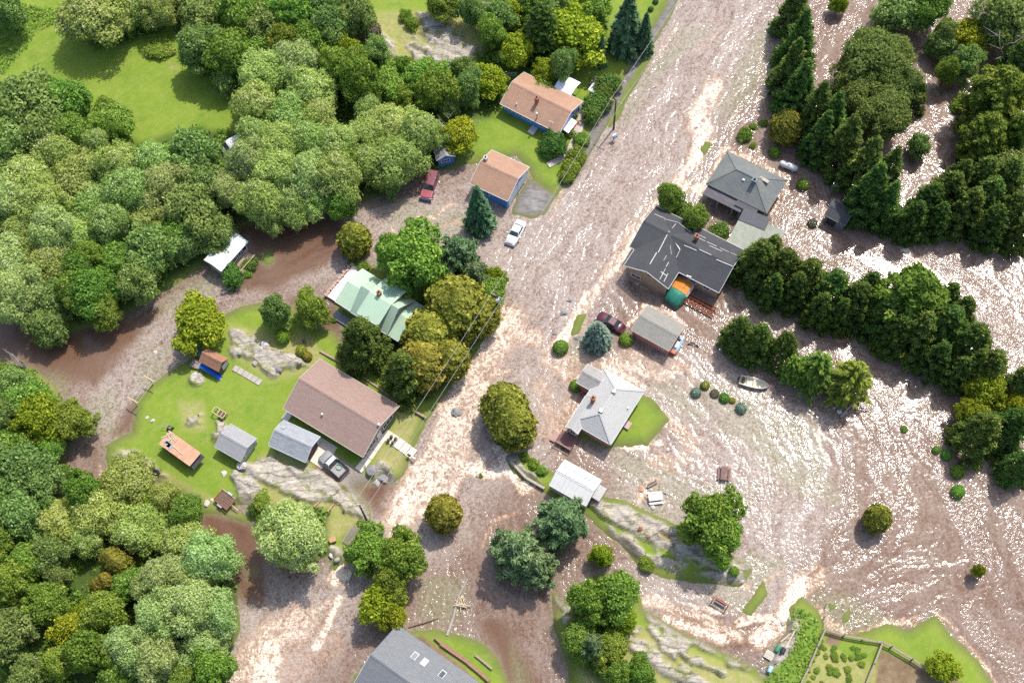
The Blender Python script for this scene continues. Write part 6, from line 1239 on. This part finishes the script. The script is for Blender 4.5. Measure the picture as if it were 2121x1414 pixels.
# canopy, bench swing and small table behind the blue house
p = at(1175, 181, 1.9); h = empty('gazebo_canopy', p, fr_blue.rz, 'bright white arched canopy behind the blue bungalow', 'canopy')
cv = MB(); n = 8; cv.loft([[(-1.55, -1.5 + 3.0 * i / n, 2.0 + .38 * math.sin(math.pi * i / n)) for i in range(n + 1)] + [(-1.55, 1.5 - 3.0 * i / n, 1.95 + .38 * math.sin(math.pi * (n - i) / n)) for i in range(n + 1)], [(1.55, -1.5 + 3.0 * i / n, 2.0 + .38 * math.sin(math.pi * i / n)) for i in range(n + 1)] + [(1.55, 1.5 - 3.0 * i / n, 1.95 + .38 * math.sin(math.pi * (n - i) / n)) for i in range(n + 1)]])
cv.build('canopy_top', paint('white_canvas', (.76, .78, .81), .7, .05), h)
for x in (-1.45, 1.45):
    for y in (-1.45, 1.45): MB().tube([(x, y, 0), (x, y, 2.02)], .04, 6).build('pole', STEEL, h)
p = at(1230, 190, 1.2); h = empty('glider_swing', p, fr_blue.rz + math.pi / 2, 'small white topped garden swing beside the tall hedge', 'garden swing'); MB().box(0, 0, 1.7, 1.5, 1.3, .08, 0, 0, .12).build('canopy_top', paint('white_canvas', (.76, .78, .81), .7, .05), h)
for x in (-.7, .7): MB().bar((x, -.6, 0), (x, 0, 1.65), .06).bar((x, .6, 0), (x, 0, 1.65), .06).build('side_frame', STEEL, h)
MB().box(0, 0, .5, 1.2, .5, .08).build('seat', WOODM, h)
p = at(1236, 173, .6); h = empty('garden_table', p, fr_blue.rz + math.pi / 2, 'cream topped garden table with plank benches above the garden swing', 'table'); MB().box(0, 0, .76, 1.7, .95, .07).build('tabletop', paint('cream_table', (.60, .54, .44), .7), h)
for y in (-.85, .85): MB().box(0, y, .45, 1.7, .28, .06).build('bench', WOODM, h)
for x in (-.6, .6): MB().bar((x, -.8, 0), (x, 0, .72), .08).bar((x, .8, 0), (x, 0, .72), .08).build('leg_frame', WOODM, h)
# white fence stub behind the bungalow
p = at(1056, 158, .8); h = empty('picket_fence', p, .08, 'short white picket fence by the upper corner of the blue bungalow', 'fence')
MB().box(0, 0, .95, 2.2, .07, .12).build('rail', WHITE, h); MB().box(0, 0, .35, 2.2, .07, .1).build('rail', WHITE, h)
for i in range(7): MB().box(-1.0 + i * .33, -.05, .65, .08, .03, 1.3).build('picket', WHITE, h)
# mailbox
p = at(1271, 289); h = empty('mailbox', (p.x, p.y, 0), .5, 'blue and white mailbox on a post at the roadside', 'mailbox'); MB().box(0, 0, .5, .12, .12, 1.2).build('post', WOODM, h)
b = MB(); b.loft([[(x, .2 * math.cos(t), 1.15 + (.2 * math.sin(t) if t < 3.2 else 0)) for t in [math.pi * i / 8 for i in range(9)]] for x in (-.35, .35)]).build('box', paint('mailbox_white', (.62, .66, .70), .4), h); MB().box(0, -.35, 1.15, .55, .22, .3).build('newspaper_tube', paint('mailbox_blue', (.06, .16, .42), .4), h)
# flag
p = at(1718, 402); h = empty('flag_pole', (p.x, p.y, 0), .4, 'faded red and white striped flag hanging on a pole before the evergreens', 'flag'); MB().tube([(0, 0, -.3), (0, 0, 3.0)], .04, 8).build('pole', STEEL, h)
fl = MB(); 
for j in range(7):
    z = 2.85 - j * .13; fl.v += [(x * 1.3, .12 * math.sin(x * 6 + j * .3), z - x * .5) for x in (0, .25, .5, .75, 1.0)]
fl.f = [(j * 5 + i, j * 5 + i + 1, (j + 1) * 5 + i + 1, (j + 1) * 5 + i) for j in range(6) for i in range(4)]; fl.m = [(2 if i < 2 and j < 3 else j % 2) for j in range(6) for i in range(4)]
o = fl.build('flag_cloth', [paint('flag_red', (.42, .12, .12), .8), paint('flag_white', (.6, .55, .54), .8), paint('flag_blue', (.08, .10, .24), .8)], h); o.modifiers.new('s', 'SOLIDIFY').thickness = .01
# barrels, boards and gravel corner
def barrel(label, px, py, mat):
    a = P(px, py); h = empty('barrel', (a.x, a.y, gz(a.x, a.y)), heading((1606, 1353), (1612, 1340)), label, 'barrel')
    MB().tube([(-.42, 0, .3), (-.4, 0, .3), (-.2, 0, .3), (0, 0, .3), (.2, 0, .3), (.4, 0, .3), (.42, 0, .3)], [.26, .29, .30, .305, .30, .29, .26], 16).build('drum', mat, h, True)
    for x in (-.15, .15): MB().tube([(x - .02, 0, .3), (x + .02, 0, .3)], .318, 16).build('hoop', mat, h)
barrel('green barrel lying beside the black one on the gravel', 1609, 1345, paint('green_drum', (.05, .24, .14), .5)); barrel('black barrel lying beside the green one on the gravel', 1619, 1350, paint('black_drum', (.03, .035, .04), .5)); barrel('pale blue barrel at the lower gravel edge', 1594, 1387, paint('pale_blue_drum', (.38, .55, .62), .5))
p = at(1600, 1360, .3); h = empty('board_stack', p, heading((1582, 1350), (1612, 1368)), 'stack of pale grey boards on the gravel below the barrels', 'boards')
for i in range(6): MB().box(.05 * (i % 2), -.45 + i * .18, .15 + .04 * (i % 2), 2.1, .15, .06).build('board', paint('pale_grey_board', (.56, .50, .42), .8), h)
for (q0, q1, nm) in (((1616, 1330), (1646, 1304), 'upper'), ((1622, 1348), (1644, 1308), 'lower')):
    a, b = P(*q0), P(*q1); o = MB().bar((0, 0, 0), (b - a), .14, .1).build('timber_pole', WOODP); o.location = (a.x, a.y, gz(a.x, a.y) + .25); tag(o, 'pale timber pole on the gravel, %s of the two above the barrels' % nm, 'pole')
# garden fence with rails (each straight run is one fence)
def rail_fence(label, pts, name='rail_fence', hgt=.95, board=.22):
    p0 = P(*pts[0]); h = empty(name, (p0.x, p0.y, gz(p0.x, p0.y)), 0, label, 'fence'); W_ = [P(*q) - p0 for q in pts]
    for a, b in zip(W_[:-1], W_[1:]):
        n = max(1, int((b - a).length / 2.2))
        for i in range(n + 1):
            q = a.lerp(b, i / n); MB().box(q.x, q.y, hgt * .5 - .1, .14, .14, hgt + .3).build('post', WOODM, h)
        for z, wd_ in ((hgt, board), (hgt * .5, .12)): MB().bar(a + Vector((0, 0, z)), b + Vector((0, 0, z)), wd_, .06 if wd_ > .15 else .1).build('rail', WOODM, h)
rail_fence('grey rail fence along the water side of the fenced garden', [(1708, 1306), (1745, 1318), (1824, 1333)]); rail_fence('grey rail fence down the gravel side of the fenced garden', [(1706, 1306), (1690, 1342), (1672, 1385), (1650, 1430)]); rail_fence('grey rail fence dividing the crop bed from the bare plot', [(1823, 1334), (1806, 1378), (1786, 1428)]); rail_fence('grey rail fence on the lawn side of the bare plot', [(1826, 1334), (1842, 1342), (1885, 1368), (1930, 1398), (1960, 1420)])
a = P(1710, 1256); b = P(1705, 1305); o = MB().tube([(0, 0, 0)] + [(0, 0, .9)], .04, 6).build('post', WOODM) if False else None
p0 = P(1711, 1252); h = empty('wire_fence', (p0.x, p0.y, 0), 0, 'thin wire fence running from the garden corner into the water', 'fence'); w1_ = P(1705, 1304) - p0
for t_ in (0, .5): q = w1_ * t_; MB().box(q.x, q.y, .5, .08, .08, 1.3).build('post', WOODP, h)
for z in (.5, 1.05): MB().bar((0, 0, z), w1_ + Vector((0, 0, z)), .03).build('wire', WOODP, h)
rc = random.Random(11); bed = [(1690, 1330), (1722, 1338), (1760, 1338), (1800, 1345), (1790, 1385), (1775, 1420), (1670, 1420)]
n_ = 0
for i in range(400):
    x, y = rc.uniform(1665, 1805), rc.uniform(1335, 1440)
    if poly_sd(np.array([x]), np.array([y]), bed + [])[0] < 2 and y < 1414: continue
    if n_ >= 46: break
    k_ = plant('y', x, y, rc.uniform(5, 8), 'low yellow green crop plant in the fenced garden bed', .7, 'crop plants in the garden bed'); k_.name = 'crop_plant'; k_['category'] = 'crop plant'; PLANTS.pop(); n_ += 1
# lumber edging and wall by the slate roof
def beam(name, label, cat, q0, q1, w_, hh_, mat, lift=0.0):
    a, b = P(*q0), P(*q1); o = MB().bar((0, 0, 0), (b.x - a.x, b.y - a.y, 0), w_, hh_).build(name, mat); o.location = (a.x, a.y, max(gz(a.x, a.y), gz(b.x, b.y), 0) + hh_ / 2 - .03 + lift); return tag(o, label, cat)
tim = paint('red_brown_timber', (.30, .165, .13), .85, .25, 3)
for q0, q1, w_, tx in (((901, 1322), (916, 1336), .2, 'uppermost short timber'), ((914, 1334), (972, 1374), .45, 'long wide timber'), ((970, 1374), (998, 1397), .4, 'third timber from the top'), ((996, 1396), (1014, 1412), .35, 'lowest timber')):
    beam('lawn_edging', tx + ' of the red brown edging beside the slate roofed house', 'edging', q0, q1, w_, .5, tim)
beam('timber_beam', 'single grey brown timber lying in the lawn by the slate roofed house', 'beam', (985, 1357), (1020, 1386), .3, .35, WOODM)
def log(label, pts, r0, r1, mat=BARKP, name='fallen_log'):
    p0 = P(*pts[0]); o = MB().tube([Vector((P(*q).x - p0.x, P(*q).y - p0.y, .12 * math.sin(i * 2))) for i, q in enumerate(pts)], [r0 + (r1 - r0) * i / (len(pts) - 1) for i in range(len(pts))], 8).build(name, mat); o.location = (p0.x, p0.y, .12); return tag(o, label, 'log')
log('long brown log aground above the slate roofed house', [(969, 1199), (950, 1235), (938, 1280), (926, 1316)], .12, .22); log('thin dark branch lying in the flood left of the long log', [(847, 1299), (880, 1290), (908, 1280)], .08, .05, BARK); log('floating grey log below the larches with a broken end', [(1741, 864), (1770, 830), (1785, 806)], .16, .08); log('bent bare branch in the stream beside the slate house log', [(733, 1180), (722, 1210), (706, 1230)], .1, .05)
p = P(958, 1253); h = empty('driftwood_tangle', (p.x, p.y, .05), 0, 'tangle of pale driftwood sticks beside the long brown log', 'driftwood'); rd_ = random.Random(5)
for i in range(9): a = rd_.uniform(0, 3.1); MB().bar((rd_.uniform(-.4, .4) - .8 * math.cos(a), rd_.uniform(-.4, .4) - .8 * math.sin(a), .1 + .04 * i), (rd_.uniform(-.4, .4) + .8 * math.cos(a), rd_.uniform(-.4, .4) + .8 * math.sin(a), .15 + .03 * i), .09).build('stick', WOODP, h)
# walkways
def slab_path(label, pts, w_, mat, name='walkway', seg=1.2, gap=.04, kind=None, lift=.06):
    p0 = P(*pts[0]); h = MB()
    for q0, q1 in zip(pts[:-1], pts[1:]):
        a, b = P(*q0) - p0, P(*q1) - p0; n = max(1, round((b - a).length / seg)); an = math.atan2((b - a).y, (b - a).x); L_ = (b - a).length / n
        for i in range(n): c = a.lerp(b, (i + .5) / n); h.box(c.x, c.y, gz(p0.x + c.x, p0.y + c.y) - p0.z + lift, L_ - gap, w_, .16, an)
    o = h.build(name, mat); o.location = (p0.x, p0.y, 0)
    if kind: o['kind'] = kind
    else: tag(o, label, 'walkway')
    return o
cw = paint('pale_concrete_walk', (.72, .62, .52), .85, .07, 2)
slab_path('', [(743, 976), (764, 950), (797, 903)], 1.15, cw, 'path', kind='structure'); slab_path('', [(796, 900), (822, 917), (858, 942)], 1.5, cw, 'path', .95, .05, 'structure', .075)
slab_path('', [(1213, 216), (1205, 250), (1196, 276), (1190, 290)], 1.3, paint('pinkish_walk', (.50, .42, .36), .9), 'path', 1.5, .02, 'structure'); slab_path('', [(1190, 292), (1180, 315), (1160, 333), (1135, 346)], 1.0, paint('pinkish_walk', (.50, .42, .36), .9), 'path', .8, .0, 'structure', .07)
slab_path('', [(486, 764), (515, 780), (542, 796)], .9, paint('grey_stone_walk', (.42, .37, .32), .9, .2), 'path', .8, .05, 'structure')
q = P(664, 938); o = MB().box(0, 0, 0, 3.4, 3.6, .14, fr_brown.rz).build('driveway', cw); o.location = (q.x, q.y, gz(q.x, q.y) + .02); o['kind'] = 'structure'
rw = rail_fence if False else None
def low_wall(label, pts, hh_, w_, mat, name='retaining_wall'):
    p0 = P(*pts[0]); b = MB(); W_ = [P(*q) - p0 for q in pts]
    for a, c in zip(W_[:-1], W_[1:]): b.bar(a, c, w_, hh_)
    o = b.build(name, mat, bevel=.03); o.location = (p0.x, p0.y, gz(p0.x, p0.y) + hh_ * .3); return tag(o, label, 'wall')
low_wall('low stone edging wall behind the big brown roofed house', [(664, 730), (700, 750), (760, 788), (830, 838), (884, 868)], .35, .3, paint('brown_stone_edge', (.36, .26, .19), .9, .25, 4))
low_wall('low brick border of the planting bed by the pale willow', [(652, 1052), (668, 1036), (690, 1030), (693, 1046), (680, 1062)], .35, .25, paint('terracotta_border', (.40, .25, .16), .9, .2, 4))
low_wall('stone edge of the ledge garden beside the white metal shed', [(1058, 958), (1090, 992), (1128, 1014)], .6, .35, paint('tan_ledge_stone', (.40, .35, .27), .95, .25, 3, .5))
for q_, tx in (((812, 909), 'upper left'), ((821, 913), 'upper right'), ((806, 916), 'lower left'), ((815, 921), 'lower right')):
    p = P(*q_); h = empty('flower_pot', (p.x, p.y, gz(p.x, p.y) + .1), 0, 'flower pot, %s of the four by the white walkway' % tx, 'pot', 'pots by the walkway'); MB().tube([(0, 0, 0), (0, 0, .35)], [.16, .24], 10).build('pot', paint('brown_clay', (.18, .09, .07), .8), h); MB().ball((0, 0, .45), .24).build('plant', paint('dull_leaf', (.10, .10, .05), .8), h)
p = at(853, 948, .3); h = empty('mailbox_stand', p, fr_brown.rz, 'wooden mailbox stand at the river end of the white walkway', 'mailbox'); MB().bar((-.6, 0, .8), (.6, 0, .8), .12).build('crossbar', WOODP, h); MB().box(.4, 0, .95, .5, .25, .25).build('box', STEEL, h); MB().box(-.4, 0, .95, .5, .25, .25).build('box', BLACK, h)
for x in (-.5, .5): MB().box(x, 0, .3, .1, .1, 1.1).build('post', WOODM, h)
# person on the knoll
p = at(631, 709, .8); h = empty('person', p, 2.2, 'person in dark blue clothes standing on the grassy knoll', 'person')
def figure(h):
    me = bpy.data.meshes.new('body'); J = [((0, 0, .92), .15), ((0, 0, 1.15), .145), ((0, 0, 1.38), .16), ((0, 0, 1.50), .06), ((.02, 0, 1.66), .10), ((.09, .10, .88), .10), ((.10, .13, .48), .07), ((.06, .13, .08), .05), ((.09, -.10, .88), .10), ((.02, -.12, .48), .07), ((-.06, -.12, .08), .05), ((0, .20, 1.40), .065), ((.02, .30, 1.14), .048), ((.12, .28, .92), .04), ((0, -.20, 1.40), .065), ((-.02, -.30, 1.14), .048), ((.10, -.30, .92), .04), ((.18, .14, .03), .04), ((.08, -.12, .03), .04), ((.2, .27, .86), .03), ((.18, -.3, .86), .03)]
    E_ = [(0, 1), (1, 2), (2, 3), (3, 4), (0, 5), (5, 6), (6, 7), (0, 8), (8, 9), (9, 10), (2, 11), (11, 12), (12, 13), (2, 14), (14, 15), (15, 16), (7, 17), (10, 18), (13, 19), (16, 20)]
    me.from_pydata([j[0] for j in J], E_, []); o = bpy.data.objects.new('body', me); COL.objects.link(o); o.parent = h; o.modifiers.new('skin', 'SKIN')
    for i, j in enumerate(J): me.skin_vertices[0].data[i].radius = (j[1], j[1])
    me.skin_vertices[0].data[0].use_root = True
    s = o.modifiers.new('sub', 'SUBSURF'); s.levels = 1; s.render_levels = 2
    me.materials.append(paint('dark_blue_cloth', (.03, .035, .07), .85)); return o
figure(h); MB().ball((.02, 0, 1.72), (.105, .095, .10)).build('hair', paint('brown_hair', (.10, .06, .04), .8), h, True); MB().box(0, 0, 1.25, .36, .44, .42).build('jacket', paint('navy_cloth', (.05, .06, .12), .85), h, bevel=.1)
# ---- utility poles and lines
def pole(label, px, py, hgt, extra=None):
    a = P(px, py); z = max(gz(a.x, a.y), -.2); h = empty('utility_pole', (a.x, a.y, z), math.radians(-33), label, 'utility pole')
    MB().tube([(0, 0, -.5), (0, 0, hgt)], [.17, .11], 10).build('pole', BARK, h); MB().box(0, 0, hgt - .45, 2.0, .1, .12).build('crossarm', WOODM, h)
    for x in (-.9, -.4, .4, .9): MB().tube([(x, 0, hgt - .38), (x, 0, hgt - .2)], .05, 6).build('insulator', WHITE, h)
    if extra: MB().tube([(.1, -.32, hgt - 1.5), (.1, -.32, hgt - .7)], .23, 12).build('transformer', paint('grey_transformer', (.45, .46, .47), .5), h); MB().box(-.1, .3, hgt - 2.1, .3, .3, .6).build('meter_box', WHITE, h)
    return a, z + hgt
P1 = pole('utility pole at the upper roadside beside the hedge', 1271, 267, 7.6); P2 = pole('utility pole with a transformer by the olive cedars', 1034, 662, 8.0, True); P3 = pole('utility pole at the lower rapids below the brown roofed house', 761, 1080, 7.2)
wm_ = paint('wire_cable', (.42, .40, .37), .5)
def wire(label, a, za, b, zb, off, sag=.5, r=.022):
    pts = []
    d = Vector((b.x - a.x, b.y - a.y, 0)).normalized(); s = Vector((-d.y, d.x, 0)) * off
    for i in range(25):
        t_ = i / 24; pts.append(Vector((a.x + (b.x - a.x) * t_, a.y + (b.y - a.y) * t_, za + (zb - za) * t_ - sag * 4 * t_ * (1 - t_))) + s)
    o = MB().tube([q - pts[0] for q in pts], r, 5).build('power_line', wm_); o.location = pts[0]; tag(o, label, 'power line', 'power lines along the river')
far = P(1490, -60)
for off, nm in ((-.85, 'outer power line'), (.85, 'inner power line')):
    wire(nm + ' between the upper roadside pole and the transformer pole', P1[0], P1[1] - .2, P2[0], P2[1] - .2, off); wire(nm + ' between the transformer pole and the lower rapids pole', P2[0], P2[1] - .2, P3[0], P3[1] - .2, off)
    wire(nm + ' leaving the upper roadside pole toward the top of the photo', far, P1[1], P1[0], P1[1] - .2, off)
wire('service line from the lower rapids pole toward the foot of the photo', P3[0], P3[1] - .2, P(690, 1200), 5.0, 0)
# ---- boulders
def boulder(px, py, rpx, label, mat, seed, flat_=.55, group=None):
    rr = random.Random(seed); a = P(px, py); r = rpx * .82 * (P(px + 1, py) - a).length; bm = bmesh.new(); bmesh.ops.create_icosphere(bm, subdivisions=3, radius=r)
    ks = [(Vector((rr.uniform(-1, 1), rr.uniform(-1, 1), rr.uniform(-.6, 1))).normalized(), rr.uniform(.55, .9)) for _ in range(16)]
    for v in bm.verts:
        for n_, d_ in ks:
            e = v.co.dot(n_) - d_ * r
            if e > 0: v.co -= n_ * e
        v.co.z *= flat_; v.co += Vector((rr.uniform(-1, 1), rr.uniform(-1, 1), rr.uniform(-1, 1))) * r * .05
    me = bpy.data.meshes.new('boulder'); bm.to_mesh(me); bm.free(); me.materials.append(mat); o = bpy.data.objects.new('boulder', me); COL.objects.link(o)
    o.location = (a.x, a.y, max(gz(a.x, a.y), 0) + r * flat_ * .2); o.rotation_euler = (0, 0, rr.uniform(0, 6)); return tag(o, label, 'boulder', group)
bk = paint('boulder_stone', (.40, .36, .31), .95, .28, 2.2, .6, 7, .15, 0, (.17, .15, .12), .6); bg_ = paint('grey_boulder_stone', (.26, .25, .25), .9, .25, 2, .5, 7, .2, 0, (.45, .43, .42), .4); bl = paint('pale_boulder_stone', (.55, .51, .46), .95, .2, 2, .5, 7)
BO = [(771, 978, 15, 'dark grey boulder, highest of the pile by the drowned driveway', bg_), (795, 990, 17, 'grey boulder at the river side of the driveway pile', bg_), (780, 1000, 12, 'lowest boulder of the pile by the drowned driveway', bk), (757, 968, 8, 'small boulder at the walkway end of the driveway pile', bk), (430, 1043, 9, 'flat pale boulder left of the utility trailer', bl), (440, 1037, 6, 'small pale boulder resting against the flat one by the trailer', bl), (505, 970, 13, 'pointed pale boulder below the light grey shed', bl), (466, 983, 9, 'pale boulder at the bedrock edge under the light grey shed', bl), (318, 873, 7, 'pale stone set in the lawn above the plywood roof', bl), (306, 866, 5, 'tiny pale stone beside the larger lawn stone', bl),
 (322, 731, 7, 'pale stone breaking the stream left of the yellow green tree', bl), (1180, 622, 9, 'grey slab in the rapids above the green shoal', bg_), (1168, 648, 10, 'large grey slab in the rapids left of the green shoal', bg_), (1195, 700, 9, 'grey stone under the foot of the green shoal', bg_), (1150, 690, 8, 'broken grey slab in the foaming water left of the shoal', bg_), (945, 855, 16, 'dark slick boulder in the main rapids by the power lines', bg_), (1328, 1012, 9, 'orange tan boulder left of the white picnic table', paint('orange_stone', (.45, .27, .17), .9, .2, 3, .5)), (1338, 1030, 7, 'small orange tan boulder touching the white picnic table', paint('orange_stone', (.45, .27, .17), .9, .2, 3, .5)), (1380, 1018, 9, 'pale tan boulder right of the white picnic table', bk), (1352, 1050, 8, 'pale boulder just below the white picnic table', bl), (1383, 931, 6, 'white topped stone in the pale riffle past the lawn', bl), (1645, 792, 6, 'round grey stone under the first larch', bg_), (1738, 853, 9, 'pale boulder at the foot of the leaning larch', bl), (1728, 845, 5, 'small pale stone behind the leaning larch boulder', bl), (1878, 495, 8, 'long pale stone below the evergreen clump on the right', bg_), (1535, 1205, 9, 'tan boulder by the two ball shrubs on the ledge', bk), (1482, 1192, 6, 'hollow ring stone left of the two ball shrubs', bk), (1325, 1100, 7, 'dark red stone heap on the upper ledge', rust), (1342, 1115, 6, 'reddish stone under the dark red stone heap', paint('reddish_stone', (.32, .20, .16), .9)), (1256, 171, 5, 'small stone at the top of the tall hedge', bk), (1313, 141, 4, 'pale stone beside the roadside ditch', bl), (1293, 170, 4, 'grey stone beside the roadside ditch', bk), (1580, 1390, 8, 'dark boulder on the gravel shore under the boards', bg_), (1572, 1372, 6, 'black stone at the water edge left of the boards', bg_), (1622, 1290, 8, 'brown boulder at the foot of the white torrent', bk), (1636, 1280, 7, 'grey boulder on the lawn side of the white torrent', bk), (688, 1150, 10, 'pale boulder at the head of the lower rapids', bl), (700, 1162, 8, 'grey boulder where the lower rapids begin', bk), (990, 985, 6, 'small tan stone with a plant in the calm pool below the falls', bk), (500, 735, 9, 'blocky grey stone on the upper side of the knoll outcrop', bk), (580, 770, 11, 'dark jagged stone at the lower tip of the knoll outcrop', bg_), (530, 755, 10, 'blocky stone in the middle of the knoll outcrop', bk), (552, 722, 12, 'smooth pale stone on the crest of the knoll outcrop', bl), (625, 757, 8, 'low stone between the outcrop and the brown roof', bk), (407, 783, 12, 'rounded pale rock below the playhouse', bl)]
for i, (x, y, r, tx, m_) in enumerate(BO): boulder(x, y, r, tx, m_, i + 20)
# ---- bare dead trees
def dead_tree(label, base, tips, r0=.12):
    p0 = P(*base); h = empty('dead_tree', (p0.x, p0.y, max(gz(p0.x, p0.y), -.1)), 0, label, 'tree'); rr = random.Random(int(base[0])); tr_ = MB(); br2 = MB()
    for (tx, ty, tz) in tips:
        t = P(tx, ty, tz); d = Vector((t.x - p0.x, t.y - p0.y, tz)); pts = [d * s + Vector((rr.uniform(-.15, .15), rr.uniform(-.15, .15), .2 * math.sin(s * 3))) * (1 if 0 < s < 1 else 0) for s in (0, .3, .6, 1)]
        tr_.tube(pts, [r0, r0 * .7, r0 * .45, r0 * .12], 5)
        for s in (.4, .55, .7, .85):
            for _ in range(2): q = d * s; e = q + Vector((rr.uniform(-1, 1), rr.uniform(-1, 1), rr.uniform(-.1, .7))) * d.length * .25; br2.tube([q, q.lerp(e, .6), e], [r0 * .3, r0 * .2, r0 * .06], 4)
    tr_.build('trunk', BARKP, h); br2.build('branch_spray', BARKP, h)
dead_tree('bare bleached tree leaning over the brown pool at the left edge', (55, 762), [(5, 722, 2.5), (22, 730, 3), (15, 748, 2), (38, 735, 2.5)]); dead_tree('bare branches poking from the sparse yellow green tree by the small shed', (950, 300), [(905, 240, 5), (1000, 242, 5), (985, 290, 3), (925, 238, 5.5)], .09); dead_tree('leafless grey trunks among the dark trees at the top right', (2050, 100), [(2010, 0, 9), (2030, -10, 10), (2075, -5, 9)], .14); dead_tree('second group of leafless trunks below the top right corner', (2085, 150), [(2065, 60, 9), (2110, 60, 9)], .14)

# ------------------------------------------------------------------ say which tree is which: by the nearest landmark, the side of it, and the order
LMK = [('the mown meadow', 230, 170), ('the meadow grass island', 330, 102), ('the upper white van', 488, 298), ('the pale rock outcrop', 880, 100), ('the top left corner', 20, 20), ('the bungalow', 1120, 210), ('the blue garage', 1040, 365), ('the small blue shed', 930, 300), ('the maroon wagon', 890, 385), ('the white roofed cabin', 470, 525), ('the dark pool', 80, 680), ('the left edge bend', 10, 500), ('the green metal roof', 790, 630), ('the playhouse', 448, 745), ('the plywood roof', 375, 930), ('the brown roof', 705, 840), ('the utility trailer', 467, 1036), ('the clothes line', 297, 806), ('the bottom left corner', 20, 1395), ('the slate roof', 860, 1370), ('the lower rapids', 590, 1330), ('the white torrent', 1620, 1270), ('the white metal shed', 1190, 995), ('the pale hip roof', 1255, 845), ('the pink shed', 1365, 680), ('the charcoal roof', 1420, 520), ('the mossy hip roof', 1550, 370), ('the dark shed', 1740, 440), ('the gas tank', 1634, 344), ('the motorboat', 1561, 796), ('the top right corner', 2110, 10), ('the right edge middle', 2118, 560), ('the fenced garden', 1750, 1370), ('the lone brown picnic table', 1500, 980), ('the white sedan', 1068, 480), ('the roadside pole', 1271, 267), ('the transformer pole', 1034, 640), ('the red swing frame', 1492, 1248), ('the flag', 1718, 400), ('the garden swing', 1230, 190), ('the left edge stream', 190, 880), ('the trees by the lower stream', 470, 1250), ('the top edge above the outcrop', 880, 0), ('the largest olive pine', 1892, 618), ('the right edge grove', 2040, 800), ('the wide top right pine', 2062, 205)]
SIDE = ['right of', 'above right of', 'above', 'above left of', 'left of', 'below left of', 'below', 'below right of']
ORD = ['nearest', 'second', 'third', 'fourth', 'fifth', 'sixth', 'seventh', 'eighth', 'ninth', 'tenth', 'eleventh', 'twelfth']
_g = {}
for o, k_, x, y in PLANTS:
    if o.get('label'): continue
    d, nm, lx, ly = min((math.hypot(x - a, y - b), n, a, b) for n, a, b in LMK if not (abs(a - x) + abs(b - y) < 8))
    s = SIDE[int(((math.degrees(math.atan2(-(y - ly), x - lx)) + 382.5) % 360) // 45)] if d > 14 else 'beside'
    _g.setdefault((k_, nm, s), []).append((d, o))
for (k_, nm, s), lst in _g.items():
    lst.sort(key=lambda t: t[0])
    for i, (d, o) in enumerate(lst):
        o['label'] = KIND[k_][1] + (' ' if len(lst) == 1 else ', ' + ORD[min(i, 11)] + (' of %d ' % len(lst) if i else ' of %d ' % len(lst))) + s + ' ' + nm
for o, k_, x, y in PLANTS:
    pass
_grp = {}
for o, k_, x, y in PLANTS: _grp.setdefault(k_, []).append(o)
GN = {'J': 'slim evergreens along the upper right bank', 'O': 'olive willows of the upper right channel', 'N': 'broad olive pines', 'W': 'pale willows of the woods', 'V': 'silvery willows of the woods', 'F': 'cream flowered trees', 'M': 'bright broadleaf trees', 'G': 'mid green broadleaf trees', 'D': 'loose grey green trees', 'Y': 'yellow green trees', 'S': 'pointed spruces', 'P': 'blue green pines', 'K': 'dark evergreens of the flooded right side', 'L': 'feathery larches', 'C': 'olive cedars', 'T': 'many topped cedars', 'R': 'clipped ball shrubs', 'b': 'dark leafy shrubs', 'y': 'light green shrubs', 'Q': 'blue grey shrubs', 'X': 'bare ball shrubs', 'e': 'round olive shrubs', 'd': 'round dark shrubs', 'B': 'blue spruces'}
for k_, l_ in _grp.items():
    if len(l_) > 1:
        for o in l_: o['group'] = GN[k_]
